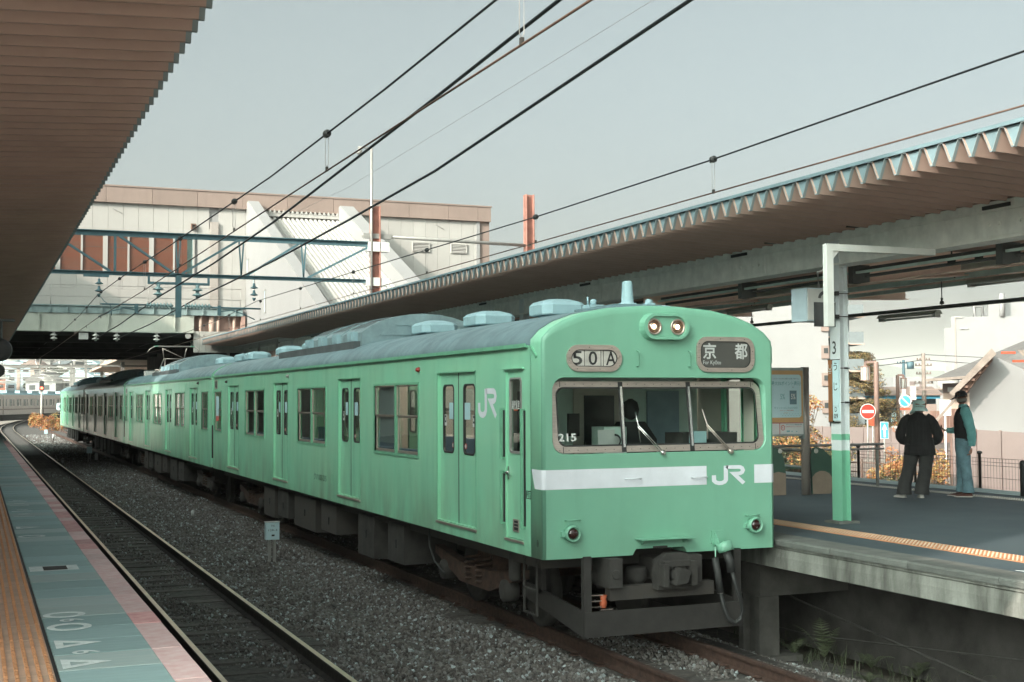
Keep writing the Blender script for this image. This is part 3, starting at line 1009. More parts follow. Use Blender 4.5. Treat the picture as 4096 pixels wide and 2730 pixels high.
# low weeds
random.seed(9)
m = MB()
for i in range(900):
    x, y = random.uniform(2.0, 3.3), random.uniform(-4, 2.4)
    h = random.uniform(.05, .22)
    a = random.uniform(0, 6.28)
    w = .006
    m.add([(x - w * math.sin(a), y + w * math.cos(a), -.42), (x + w * math.sin(a), y - w * math.cos(a), -.42), (x + .1 * math.cos(a), y + .1 * math.sin(a), -.42 + h)], [(0, 1, 2)])
tag(m.build('weeds', M['fern'], at=(2.6, -1, -.42)), 'thin grass and weeds in the dark under the platform', 'weeds', kind='stuff')
random.seed(10)
t = thing('dry_weed', (2.95, -1.15, -.4), 'reddish dry weed stalks under the platform', 'weed')
m = MB(); lf = MB()
for i in range(7):
    x, y = 2.95 + random.uniform(-.08, .08), -1.15 + random.uniform(-.08, .08)
    tx, ty = x + random.uniform(-.1, .1), y + random.uniform(-.1, .1)
    m.bar((x, y, -.42), (tx, ty, .12), .005, .005)
    for k in range(14):
        s = random.uniform(.25, 1)
        p = Vector((x + (tx - x) * s, y + (ty - y) * s, -.42 + .54 * s))
        a = random.uniform(0, 6.28)
        q = p + Vector((math.cos(a), math.sin(a), random.uniform(-.2, .6))) * .05
        lf.add([p, q, p + Vector((0, 0, .02))], [(0, 1, 2)])
m.build('stalk', M['bark'], t); tag(lf.build('foliage', M['leaf_o'], t), kind='stuff')

# ================================================================ TRACKSIDE MARKERS
def marker_box(x, y, label, txt=False):
    t = thing('marker_box', (x, y, -.2), label, 'marker box')
    m = MB()
    m.box(x - .115, x + .115, y - .0, y + .13, .25, .55)
    m.build('case', M['signblue'], t)
    MB().box(x - .125, x + .125, y - .01, y + .14, .55, .558).build('lid', M['boxgrey'], t)
    for dx in (-.045, .045):
        MB().box(x + dx - .022, x + dx + .022, y + .04, y + .08, -.25, .25).build('post', M['galv'], t)
    if txt:
        text('宇治', 'lettering', .062, .034, (x, y, .49), (1, 0, 0), (0, 0, 1), M['print_black'], t, ext=.003)
        text('12R-3', 'lettering', .15, .032, (x, y, .415), (1, 0, 0), (0, 0, 1), M['print_black'], t, ext=.003)
        MB().box(x - .02, x + .03, y - .004, y, .31, .34).build('badge', M['dark2'], t)
    return t
marker_box(-1.99, 10.17, 'pale box marked 12R-3 on two short posts in the ballast', True)
marker_box(-1.87, 50, 'pale box on two posts beside the white stub, between the tracks')
marker_box(-1.9, 88, 'farthest small pale box on posts between the tracks')
def stub(x, y, z0, h, r, label, ring_=True):
    t = thing('marker_post', (x, y, z0), label, 'marker post')
    MB().lathe((x, y, z0), [(r, 0), (r, h * .32)]).build('base', M['black'], t)
    MB().lathe((x, y, z0 + h * .32), [(r, 0), (r, h * .58), (r * .7, h * .65), (.002, h * .68)]).build('post', M['white'], t)
stub(-1.57, 50, -.22, .48, .075, 'white round-topped marker stub beside the far pale box')
stub(-1.9, 19.6, -.22, .24, .04, 'small black and white marker peg in the ballast')
stub(-1.5, 86, -.22, .5, .08, 'white marker stub far down the line')
# ================================================================ TRAIN
train = thing('commuter_train', (0, 0, 0), 'pale green four car commuter train standing at the right platform', 'train')
HW = 1.40
ZB, ZG = 1.017, 3.225
ROOFP = [(1.40, 3.225), (1.395, 3.29), (1.30, 3.39), (1.15, 3.48), (.93, 3.56), (.62, 3.62), (.2, 3.652), (0, 3.655)]
roof_full = ROOFP + [(-a, b) for a, b in ROOFP[-2::-1]]      # right to left over the top

def car_body(y0, y1, doors, wins, first=False, crew=None, left_only_details=True):
    """hollow shell: two side walls, floor, ceiling, ends"""
    mb = MB()
    holes = [(a, b, 1.17, 2.98) for a, b in doors] + [(a, b, 1.925, 2.86) for a, b in wins]
    if crew:
        holes.append((crew[0], crew[1], 1.16, 2.965))
    ys = y0 + (.30 if first else 0)
    for s in (-1, 1):
        wall_grid(mb, 0, s * HW, ys, y1, ZB, ZG, holes)
        wall_grid(mb, 0, s * (HW - .06), ys, y1, ZB, ZG, holes, 1)
        for (a, b, c, d) in holes:
            e = .06
            x0, x1 = s * HW, s * (HW - e)
            mb.quad((x0, a, c), (x1, a, c), (x1, a, d), (x0, a, d))
            mb.quad((x0, b, c), (x1, b, c), (x1, b, d), (x0, b, d))
            mb.quad((x0, a, c), (x1, a, c), (x1, b, c), (x0, b, c))
            mb.quad((x0, a, d), (x1, a, d), (x1, b, d), (x0, b, d))
    # floor, ceiling
    mb.box(-1.33, 1.33, y0 + .3, y1 - .02, 1.06, 1.15, 2)
    mb.box(-1.33, 1.33, y0 + (1.6 if first else .1), y1 - .02, 3.20, 3.22, 1)
    # ends
    ends = [y1] if first else [y0, y1]
    for e in ends:
        out = [(-1.40, ZB), (1.40, ZB)] + roof_full
        tri = geometry.tessellate_polygon([[Vector((a, b, 0)) for a, b in out]])
        mb.add([(a, e, b) for a, b in out], tri, 0)
    return mb.build('car_body', [M['green'], M['interior2'], M['floor_in']], train)

def roof_shell(y0, y1):
    m = MB()
    n = len(roof_full)
    vs = [(a * 1.0, y, b + .004) for y in (y0, y1) for a, b in roof_full]
    m.add(vs, [(i, i + 1, n + i + 1, n + i) for i in range(n - 1)], 0, True)
    m.build('roof', M['roof'], train)
    g = MB()
    for s in (-1, 1):
        g.box(s * 1.402, s * 1.440, y0 + .05, y1 - .02, 3.205, 3.232)
        g.box(s * 1.43, s * 1.44, y0 + .05, y1 - .02, 3.232, 3.247)
    g.build('rain_gutter', M['green_frame'], train)

# --- shared part meshes
def door_leaf_mesh(yc0, yc1, s, wy0, wy1):
    m = MB()
    x = s * (HW - .038)
    rr = rrect(wy0, wy1, 2.0, 2.845, .075)
    outer = [(yc0, 1.17), (yc1, 1.17), (yc1, 2.98), (yc0, 2.98)]
    holed(m, outer, [rr], 0, x, 0, depth=-s * .03)
    ri = rrect(wy0 + .022, wy1 - .022, 2.022, 2.823, .058)
    ring(m, rr, ri, 0, x + s * .006, x - s * .02, 1)
    return m

def add_door(y0, y1, s, tmpl):
    """double-leaf sliding door; tmpl holds (leaf objects) made once"""
    yc = (y0 + y1) / 2
    key = round(y1 - y0, 2)
    w = y1 - y0
    if (s,) not in tmpl:
        L = []
        for a, b, wa, wb in ((0, w / 2 - .004, w * .085, w * .5 - .19), (w / 2 + .004, w, w * .5 + .19, w * .915)):
            wa, wb = ((a + .11), (a + .11) + .40) if a == 0 else ((b - .11) - .40, b - .11)
            leaf = door_leaf_mesh(a, b, s, wa, wb).build('door_leaf', [M['green'], M['black']], train)
            gl = MB().prism(rrect(wa + .02, wb - .02, 2.02, 2.825, .06), 0, s * (HW - .048), s * (HW - .052)).build('door_glass', M['glass'], leaf)
            kids = [gl]
            if s < 0:
                # pale sticker, phone notice and round notice
                sa = wb - .22 if a == 0 else wa + .02
                x = s * (HW - .0455)
                e = .0015
                sg = (wa + .24, wb - .03) if a == 0 else (wa + .04, wa + .2)
                st = MB().box(x, x + s * e, sg[0] if a else wa + .19, sg[1] if a else wb - .025, 2.42, 2.62).build('sticker', M['sticker'], leaf)
                ya = wa + .03 if a == 0 else wb - .11
                nt = MB().box(x, x + s * e, ya, ya + .075, 2.335, 2.475, 0)
                nt.box(x + s * e, x + s * 2 * e, ya + .012, ya + .063, 2.375, 2.465, 1)
                nt.box(x + s * 2 * e, x + s * 3 * e, ya + .026, ya + .049, 2.40, 2.44, 0)
                nt = nt.build('phone_notice', [M['white'], M['print_black']], leaf)
                rb = MB().lathe((x + s * .001, wb - .06 if a == 0 else wa + .06, 2.10), [(.033, 0), (.033, .0015)], axis=(s, 0, 0), n=14, mi=0)
                rb.lathe((x + s * .0025, wb - .06 if a == 0 else wa + .06, 2.10), [(.022, 0), (.022, .0015)], axis=(s, 0, 0), n=14, mi=1)
                rb = rb.build('round_notice', [M['posterred'], M['white']], leaf)
            L.append(leaf)
        # trim
        tr = MB()
        tr.box(s * (HW + .003), s * (HW + .018), -.03, w + .03, 1.125, 1.152, 0)
        tr = tr.build('door_sill', M['steel'], train)
        lp = MB()
        for yy in (-.012, w):
            lp.box(s * HW, s * (HW + .006), yy, yy + .012, 1.16, 2.99)
        lp.box(s * HW, s * (HW + .006), -.012, w + .012, 2.985, 2.997)
        lp = lp.build('door_frame', M['green_frame'], train)
        gp = MB().box(s * (HW - .055), s * (HW - .034), w / 2 - .008, w / 2 + .008, 1.17, 2.98).build('door_seal', M['black'], train)
        tmpl[(s,)] = (L + [tr, lp, gp], w)
        for q in L + [tr, lp, gp]:
            q.location = (0, y0, 0)
        return
    parts, w0 = tmpl[(s,)]
    k = w / w0
    for q in parts:
        c = copy_tree(q, train)
        c.location = (0, y0, 0)
        c.scale = (1, k, 1)

def add_window(y0, y1, s, wide, tmpl, blind=False):
    w = y1 - y0
    key = (s, wide)
    z0, z1 = 1.925, 2.86
    zm = 2.43
    if key not in tmpl:
        x = s * HW
        f = MB()
        t_ = .028
        # outer raised frame
        ring(f, [(-t_, z0 - t_ * 1.3), (w + t_, z0 - t_ * 1.3), (w + t_, z1 + t_), (-t_, z1 + t_)], [(0, z0), (w, z0), (w, z1), (0, z1)], 0, x - s * .03, x + s * .014)
        f = f.build('window_frame', M['green_frame'], train)
        kids = []
        cols = [w / 2] if wide else []
        mu = MB()
        for c in cols:
            mu.box(x - s * .04, x + s * .008, c - .028, c + .028, z0, z1)
        if cols:
            mu.build('mullion', M['green_frame'], f)
        sh = MB()
        edges = [0] + cols + [w]
        for i in range(len(edges) - 1):
            a, b = edges[i] + (.028 if i else .012), edges[i + 1] - (.028 if i < len(edges) - 2 else .012)
            for c, d, dx in ((z0 + .005, zm, .034), (zm, z1 - .005, .020)):
                ring(sh, [(a, c), (b, c), (b, d), (a, d)], [(a + .022, c + .035 if c < zm else c + .018), (b - .022, c + .035 if c < zm else c + .018), (b - .022, d - .018), (a + .022, d - .018)], 0, x - s * dx, x - s * (dx - .012))
        sh.build('sash', M['steel'], f)
        gl = MB()
        for i in range(len(edges) - 1):
            a, b = edges[i] + .03, edges[i + 1] - .03
            gl.box(x - s * .034, x - s * .037, a, b, z0 + .02, zm - .01)
            gl.box(x - s * .024, x - s * .027, a, b, zm + .01, z1 - .02)
        gl.build('pane', M['glass'], f)
        f.location = (0, y0, 0)
        tmpl[key] = (f, w)
        return f
    f0, w0 = tmpl[key]
    c = copy_tree(f0, train)
    c.location = (0, y0, 0)
    c.scale = (1, w / w0, 1)
    return c

DT, WT = {}, {}
def seats(y0, y1, s):
    m = MB()
    m.box(s * .85, s * 1.30, y0, y1, 1.42, 1.56)
    m.box(s * 1.20, s * 1.32, y0, y1, 1.56, 1.98)
    m.build('bench_seat', M['seatg'], train)

# car 1
D1 = [(1.91, 3.25), (6.78, 8.05), (11.65, 12.88), (16.48, 17.77)]
W1 = [(4.0, 6.02), (8.84, 10.85), (13.74, 15.72), (18.58, 19.55)]
car_body(0, 19.72, D1, W1, True, (.51, .99))
D2 = [(2.15, 3.42), (6.95, 8.20), (12.0, 13.2), (16.8, 18.0)]
W2 = [(.45, 1.4), (4.3, 6.12), (9.12, 11.08), (13.92, 15.82), (18.85, 19.5)]
cars = [(0, D1, W1)]
car_body(20.05, 39.72, [(20.05 + a, 20.05 + b) for a, b in D2], [(20.05 + a, 20.05 + b) for a, b in W2])
for k, y in enumerate((40.05, 60.05)):
    o = [c for c in train.children if c.name.startswith('car_body')][1]
    inst(o, train, loc=(0, y - 20.05, 0))
for y in (20.05, 40.05, 60.05):
    cars.append((y, D2, W2))
for ci, (y, D, W) in enumerate(cars):
    for s in (-1, 1):
        if s > 0 and ci > 1: continue
        for a, b in D:
            add_door(y + a, y + b, s, DT)
        for a, b in W:
            add_window(y + a, y + b, s, (b - a) > 1.2, WT)
            if ci < 2: seats(y + a - .3, y + b + .3, s)
    roof_shell(y + (.31 if ci == 0 else 0), y + 19.68)
# a lowered blind in the nearest saloon window, upper and lower left panes
MB().box(-1.345, -1.338, 5.02, 5.95, 2.05, 2.84).build('window_blind', M['blind'], train)
for y in (2.2, 22.0, 42.0):
    for x in (-.55, .55):
        MB().box(x - .04, x + .04, y, y + 16.5, 3.15, 3.19).build('interior_fill_tube', M['saloon_fill'], train)  # glowing strips added to lighten the dark car interior
# gangway between the cars
for y in (19.72, 39.72, 59.72):
    m = MB()
    m.box(-1.0, 1.0, y, y + .33, 1.15, 3.1)
    m.build('gangway', M['black'], train)
    MB().box(-1.43, -1.40, y + .02, y + .15, 2.05, 3.2).build('corner_plate', M['green'], train)
    MB().lathe((-1.36, y + .17, 1.25), [(.05, 0), (.05, .95)]).build('drain_pipe', M['dark2'], train)
# tail end of the last car is closed by its own end wall

# --- front mask
fo = [(-1.40, ZB)] + [(-.37, ZB), (-.35, 1.055), (-.33, 1.08), (.24, 1.08), (.265, 1.055), (.28, ZB)] + [(1.40, ZB)]
fo = fo + roof_full[0:]
def inset(pts, d):
    out = []
    for a, b in pts:
        if b < 1.1:
            out.append((max(-1.40 + d, min(1.40 - d, a)), b))
        else:
            k = 0 if b < 3.23 else min(1, (b - 3.22) / .25)
            na = a - math.copysign(d * (1 - .75 * k if abs(a) > .05 else 0), a) if abs(a) > .05 else a
            if b >= 3.2: na = a * (1 - d / 1.40)
            out.append((na, b - d * k * 2.2))
    return out
hole = rrect(-1.29, 1.30, 2.085, 2.885, .14, 6)
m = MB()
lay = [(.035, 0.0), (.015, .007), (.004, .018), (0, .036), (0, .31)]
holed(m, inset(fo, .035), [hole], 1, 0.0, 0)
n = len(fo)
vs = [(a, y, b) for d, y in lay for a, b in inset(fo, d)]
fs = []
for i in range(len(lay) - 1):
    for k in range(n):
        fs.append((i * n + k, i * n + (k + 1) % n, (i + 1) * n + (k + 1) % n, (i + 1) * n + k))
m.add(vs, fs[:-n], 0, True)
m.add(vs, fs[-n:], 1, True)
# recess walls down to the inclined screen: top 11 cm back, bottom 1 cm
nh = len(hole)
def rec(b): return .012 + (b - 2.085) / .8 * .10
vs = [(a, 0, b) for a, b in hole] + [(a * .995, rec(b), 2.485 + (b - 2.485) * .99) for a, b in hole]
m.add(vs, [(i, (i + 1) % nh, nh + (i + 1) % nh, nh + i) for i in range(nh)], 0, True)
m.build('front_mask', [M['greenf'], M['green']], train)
# pillar infill behind mask so nothing shows through
def tilt(mesh_fn):
    pass
def ws(a, b, off=0.0):
    return (a, rec(b) - off, b)
def tri_plate(m, outer, holes, off, mi=0):
    loops = [outer] + holes
    tri = geometry.tessellate_polygon([[Vector((a, b, 0)) for a, b in lp] for lp in loops])
    m.add([ws(a, b, off) for lp in loops for a, b in lp], tri, mi)
m = MB()
tri_plate(m, rrect(-1.275, 1.285, 2.10, 2.845, .12, 6), [rrect(-1.215, 1.225, 2.165, 2.785, .09, 6)], .004)
for a in (-1.16, 1.17):
    m.add([ws(a - .004, 2.785, .006), ws(a + .004, 2.785, .006), ws(a + .004, 2.845, .006), ws(a - .004, 2.845, .006)], [(0, 1, 2, 3)], 1)
    m.add([ws(a - .004, 2.10, .006), ws(a + .004, 2.10, .006), ws(a + .004, 2.165, .006), ws(a - .004, 2.165, .006)], [(0, 1, 2, 3)], 1)
for q in range(24):
    a = -1.2 + 2.4 * q / 23
    for b in (2.13, 2.815):
        m.lathe(ws(a, b, .004), [(.005, 0), (.004, .003)], axis=(0, -1, 0), n=6, mi=1)
m.build('windscreen_frame', [M['steel'], M['black']], train)
m = MB()
tri_plate(m, rrect(-1.215, 1.225, 2.165, 2.785, .09, 6), [rrect(-1.198, 1.208, 2.182, 2.768, .08, 6)], .003)
m.build('windscreen_gasket', M['black'], train)
MB().add([ws(a, b, -.004) for a, b in rrect(-1.215, 1.225, 2.165, 2.785, .09, 6)], [tuple(range(28))]).build('windscreen_glass', M['wsglass'], train)
m = MB()
for a in (-.455, .37):
    m.add([ws(a - .028, 2.10, .007), ws(a + .028, 2.10, .007), ws(a + .028, 2.84, .007), ws(a - .028, 2.84, .007)], [(0, 1, 2, 3)], 0)
    m.sweep([ws(a, 2.15, .016), ws(a, 2.79, .016)], [(-.013, -.006), (.013, -.006), (.013, .006), (-.013, .006)], up=Vector((0, 1, 0)), mi=1)
m.build('windscreen_mullion', [M['black'], M['chrome']], train)
text('215', 'lettering', .205, .082, ws(-1.108, 2.262, .001), (1, 0, 0), (0, .12, .99), M['white'], train, ext=.006, bold=.022)
# wipers
for px, top, mid in ((-.01, (-.30, 2.52), (-.26, 2.20)), (.83, (.52, 2.54), (.56, 2.22))):
    m = MB()
    jx, jz = px - .27, 2.375
    m.tube([ws(px, 2.09, .05), ws(jx, jz, .035)], .0065, 6)
    m.tube([ws(px - .03, 2.09, .05), ws(jx - .015, jz - .01, .035)], .005, 6)
    m.tube([ws(top[0], top[1], .018), ws(jx, jz, .03), ws(mid[0], mid[1], .018)], .008, 6)
    m.lathe(ws(px, 2.085, .0), [(.03, 0), (.03, .05), (.012, .06)], axis=(0, -1, 0), n=10)
    m.build('wiper', M['chrome'] if px < 0 else M['steel'], train)
# cab interior
m = MB()
m.box(-1.32, 1.32, 1.50, 1.53, 1.15, 3.2, 0)          # bulkhead
m.box(-1.05, -.62, 1.47, 1.495, 1.9, 2.75, 1)
m.box(.62, 1.05, 1.47, 1.495, 1.9, 2.75, 2)
m.box(-.35, .30, 1.47, 1.495, 1.2, 2.85, 3)
m.box(-.22, .17, 1.455, 1.468, 2.1, 2.7, 1)
m.box(-1.2, .45, .16, .55, 1.2, 2.02, 0)              # desk
m.box(-1.33, 1.33, .13, .14, 1.1, 2.06, 4)
m.build('cab_bulkhead', [M['interior'], M['winblack'], M['blind'], M['interior2'], M['black']], train)
m = MB()
m.box(-.40, -.12, .60, .9, 1.75, 2.35, 0)
m.box(-.36, -.16, .595, .60, 1.95, 2.1, 1)
m.box(.45, 1.15, .35, .75, 1.6, 2.28, 2)
m.box(-.75, -.62, .75, .8, 2.25, 2.5, 2)
m.box(.50, .66, .2, .3, 2.16, 2.30, 3)
m.build('cab_cabinet', [M['interior'], M['white'], M['dark2'], M['sticker']], train)
m = MB()
m.lathe((-.27, .59, 2.20), [(.075, 0), (.075, .01)], axis=(0, -1, 0), n=18, mi=0)
m.lathe((-.27, .578, 2.20), [(.055, 0), (.05, .01)], axis=(0, -1, 0), n=18, mi=1)
m.build('gauge', [M['black'], M['boxgrey']], train)
MB().box(-.62, -.42, .3, .305, 2.14, 2.33).build('paper_notice', M['boxgrey'], train)
m = MB()
m.lathe((.12, .95, 2.42), [(.02, 0), (.085, .04), (.10, .12), (.08, .2), (.02, .24)], n=12, mi=0)
m.prism([(-.13, 1.3), (.37, 1.3), (.40, 2.2), (.25, 2.40), (-.01, 2.40), (-.16, 2.2)], 1, .85, 1.05, 0)
m.build('driver_silhouette_seat', [M['black']], train)

# headlight housing
def stadium(cx, cz, hx, hz, n=10):
    r = hz
    return [(cx + (hx - r) + r * math.cos(R(-90 + 180 * k / n)), cz + r * math.sin(R(-90 + 180 * k / n))) for k in range(n + 1)] + \
           [(cx - (hx - r) + r * math.cos(R(90 + 180 * k / n)), cz + r * math.sin(R(90 + 180 * k / n))) for k in range(n + 1)]
m = MB()
cx, cz = .02, 3.425
po, p1, p2, p3 = stadium(cx, cz, .295, .148), stadium(cx, cz, .275, .135), stadium(cx, cz, .235, .112), stadium(cx, cz, .225, .105)
n = len(po)
L = [(po, 0), (p1, -.06), (p1, -.085), (p2, -.085), (p3, -.055)]
vs = [(a, y, b) for pts, y in L for a, b in pts]
fs = [(i * n + k, i * n + (k + 1) % n, (i + 1) * n + (k + 1) % n, (i + 1) * n + k) for i in range(len(L) - 1) for k in range(n)]
m.add(vs, fs, 0, False)
tri = geometry.tessellate_polygon([[Vector((a, b, 0)) for a, b in p3]])
m.add([(a, -.055, b) for a, b in p3], tri, 0)
m.build('headlight_housing', M['greenf'], train)
for dx in (-.13, .155):
    h = MB().lathe((cx + dx - .015, -.0565, cz), [(.086, 0), (.086, .018), (.074, .018), (.072, .004)], axis=(0, -1, 0), n=22).build('headlight', M['steel'], train)
    MB().lathe((cx + dx - .015, -.0625, cz), [(.072, 0), (.03, -.028 + .030)], axis=(0, -1, 0), n=20).build('reflector', M['reflector'], h)
    MB().lathe((cx + dx - .02, -.066, cz), [(.006, 0), (.026, .004), (.020, .01), (.004, .012)], axis=(0, -1, 0), n=12).build('bulb', M['bulb'], h)
    MB().lathe((cx + dx - .015, -.0705, cz), [(.073, 0), (.055, .008), (.02, .012)], axis=(0, -1, 0), n=20).build('lens', M['lamp_glass'], h)
# route number sign and destination sign
def sign(x0, x1, z0, z1, r, fw, face):
    m = MB()
    po = rrect(x0, x1, z0, z1, r, 7)
    pi_ = rrect(x0 + fw, x1 - fw, z0 + fw, z1 - fw, r - fw * .8, 7)
    ring(m, po, pi_, 1, 0, -.022)
    s = m.build('sign_bezel', M['steel'], train)
    ringm = MB()
    pj = rrect(x0 + fw + .008, x1 - fw - .008, z0 + fw + .008, z1 - fw - .008, max(.01, r - fw * .8 - .006), 7)
    ring(ringm, pi_, pj, 1, -.004, -.018)
    ringm.build('gasket', M['black'], s)
    MB().prism(pj, 1, -.0055, -.0085).build('sign_face', face, s)
    MB().prism(pj, 1, -.0155, -.0165).build('sign_glass', M['signglass'], s)
    mm = MB()
    for q in range(8):
        a = R(45 * q + 10)
        mm.lathe((((x0 + x1) / 2) + (x1 - x0 - fw) / 2 * math.copysign(min(1, abs(math.cos(a)) * 1.2), math.cos(a)), -.022, (z0 + z1) / 2 + (z1 - z0 - fw) / 2 * math.copysign(min(1, abs(math.sin(a)) * 1.2), math.sin(a))), [(.005, 0), (.004, .003)], axis=(0, -1, 0), n=6)
    mm.build('screw', M['black'], s)
    return s
s5 = sign(-1.13, -.49, 2.945, 3.225, .135, .052, M['numface'])
for c, cx_, w in (('5', -1.005, .115), ('0', -.825, .10), ('A', -.615, .115)):
    text(c, 'lettering', w, .145, (cx_, -.0087, 3.085), (1, 0, 0), (0, 0, 1), M['print_black'], s5, ext=.001, bold=.012)
m = MB()
for a in (-.925, -.735, -.705):
    m.box(a, a + .006, -.0098, -.0086, 3.0, 3.17)
m.build('drum_gap', M['dark2'], s5)
sk = sign(.42, 1.15, 2.945, 3.33, .13, .048, M['signface'])
for c, cx_ in (('京', .585), ('都', .985)):
    text(c, 'lettering', .165, .175, (cx_ , -.0087, 3.175), (1, 0, 0), (0, 0, 1), M['white'], sk, ext=.001, bold=.018)
text('For Kyōto', 'lettering', .225, .058, (.615, -.0087, 3.045), (1, 0, 0), (0, 0, 1), M['white'], sk, ext=.001, bold=.004)
# stripe round the nose, with gap for the logo
def strip(m, z0, z1, x0, x1, e=.0025, mi=0):
    m.box(x0, x1, -e, -.0008, z0, z1, mi)
m = MB()
strip(m, 1.73, 1.932, -1.366, .535)
# wrap round the left corner
prof = [(-1.366, -.0025), (-1.3875, .0045), (-1.399, .0165), (-1.4028, .036), (-1.4028, .20)]
n = len(prof)
m.add([(a, y, 1.73) for a, y in prof] + [(a, y, 1.932) for a, y in prof], [(i, i + 1, n + i + 1, n + i) for i in range(n - 1)], 0, True)
m.add([(-1.4028, .20, 1.73), (-1.4028, .285, 1.932), (-1.4028, .20, 1.932)], [(0, 1, 2)], 0)
strip(m, 1.73, 1.932, 1.14, 1.366)
m.add([(-a, y, 1.73) for a, y in prof] + [(-a, y, 1.932) for a, y in prof], [(i, i + 1, n + i + 1, n + i) for i in range(n - 1)], 0, True)
m.build('white_stripe', M['stripe'], train)
def jr(c, ux, uz, w, h, m):
    b = MB()
    sx, sz = w / 1.62, h / 1.0
    J = [(.60, 1.0), (.60, .33)] + [(.30 + .30 * math.cos(R(a)), .30 + .20 * math.sin(R(a)) - .04) for a in (-10, -40, -70, -100, -130, -165)] + [(.0, .50)]
    strokes(b, [J], .21, Vector(c), ux, uz, sx, sz)
    Rl = [(.62, .915), (1.25, .915)] + [(1.25 + .21 * math.cos(R(a)), .735 + .18 * math.sin(R(a))) for a in (70, 40, 0, -40, -70)] + [(1.20, .555), (1.0, .555), (1.50, 0.02)]
    strokes(b, [Rl], .20, Vector(c), ux, uz, sx, sz)
    return b.build('railway_logo', m, train)
jr((.625, -.003, 1.728), (1, 0, 0), (0, 0, 1), .41, .20, M['stripe'])
jr((-1.4035, 1.79, 2.46), (0, -1, 0), (0, 0, 1), .56, .32, M['stripe'])
# tail lamps
for x in (-1.085, 1.12):
    z = 1.275
    h = MB().lathe((x, 0, z), [(.088, 0), (.088, .05), (.080, .075), (.068, .075), (.066, .045)], axis=(0, -1, 0), n=24).build('tail_lamp', M['greenf'], train)
    MB().lathe((x, -.045, z), [(.062, 0), (.056, .018), (.035, .03), (.008, .034)], axis=(0, -1, 0), n=22).build('lens', M['lens_red'], h)
    MB().box(x - .12, x - .085, -.045, -.0, z - .03, z + .025).build('hinge', M['greenf'], h)
# grab handles
for x0, x1, z in ((-1.15, -.995, 1.415), (1.02, 1.175, 1.385), (-.455, -.28, 1.822), (.345, .52, 1.815)):
    MB().tube([(x0, 0, z - .006), (x0, -.045, z), (x1, -.045, z), (x1, 0, z - .006)], .007, 6).build('grab_handle', M['greenf'] if z < 1.6 else M['stripe'], train)
for x in (-.30, .33):
    MB().tube([(x, 0, 3.17), (x, -.05, 3.16), (x, -.05, 3.01), (x, 0, 3.0)], .008, 6).build('grab_handle', M['greenf'], train)
# step plate above the coupler
m = MB()
m.box(-.34, .31, -.16, 0, 1.182, 1.188)
m.prism([(-.0, 1.18), (-.13, 1.18), (-.0, 1.12)], 0, -.27, -.26)
m.prism([(-.0, 1.18), (-.13, 1.18), (-.0, 1.12)], 0, .23, .24)
m.build('step_plate', M['greenf'], train)
MB().box(-.13, .04, -.012, 0, 1.082, 1.10).build('edge_plate', M['dark2'], train)
# jumper socket and hoses
m = MB()
m.box(.58, .73, -.02, 0, 1.10, 1.235)
m.prism([(-.02, 1.22), (-.12, 1.12), (-.12, 1.08), (-.02, 1.08)], 0, .61, .625)
m.lathe((.68, -.08, 1.12), [(.005, 0), (.085, .01), (.088, .085), (.075, .11)], axis=Vector((.25, -.25, -1)), n=16)
m.bar((.60, -.06, 1.06), (.58, -.09, .96), .012, .03)
m.build('jumper_socket', M['greenf'], train)
m = MB()
m.tube([(.70, -.11, 1.02), (.72, -.15, .92), (.73, -.16, .80)], .045, 10)
m.tube([(.73, -.16, .83), (.78, -.17, .66), (.84, -.17, .50), (.87, -.16, .38), (.84, -.15, .29), (.78, -.15, .255), (.70, -.14, .30), (.66, -.12, .42), (.63, -.10, .60)], .024, 8)
m.tube([(.60, -.05, .95), (.61, -.08, .80), (.63, -.10, .58)], .038, 10)
m.build('jumper_hose', M['black'], train)
MB().lathe((.73, -.16, .80), [(.032, 0), (.032, .025)], n=12).build('hose_ring', M['galv'], train)
MB().lathe((.63, -.10, .57), [(.032, 0), (.032, .025)], n=12).build('hose_ring', M['galv'], train)
# coupler
m = MB()
m.prism([(-.15, .66), (.29, .66), (.29, .97), (.18, 1.03), (-.03, 1.03), (-.15, .96)], 1, -.14, -.02)
m.box(-.13, -.07, -.24, -.14, .70, .93)
m.box(.20, .27, -.24, -.14, .70, .95)
m.box(-.10, .22, -.20, -.14, .90, .96)
m.lathe((.05, -.14, .80), [(.085, 0), (.08, .10), (.04, .12)], axis=(.3, -1, 0), n=10)
m.prism([(-.02, .72), (.12, .74), (.16, .86), (.04, .90)], 1, -.30, -.16)
m.box(-.03, .17, -.02, 1.2, .72, .95)
m.build('coupler', M['dark2'], train)
for x in (-.62, .33):
    m = MB()
    m.box(x - .075, x + .075, -.10, .3, .70, 1.0)
    m.lathe((x, -.10, .84), [(.05, 0), (.045, .012)], axis=(0, -1, 0), n=12)
    m.build('buffer_block', M['dark2'], train)
MB().box(-.65, .60, -.02, .1, .56, .70).build('cross_beam', M['dark'], train)
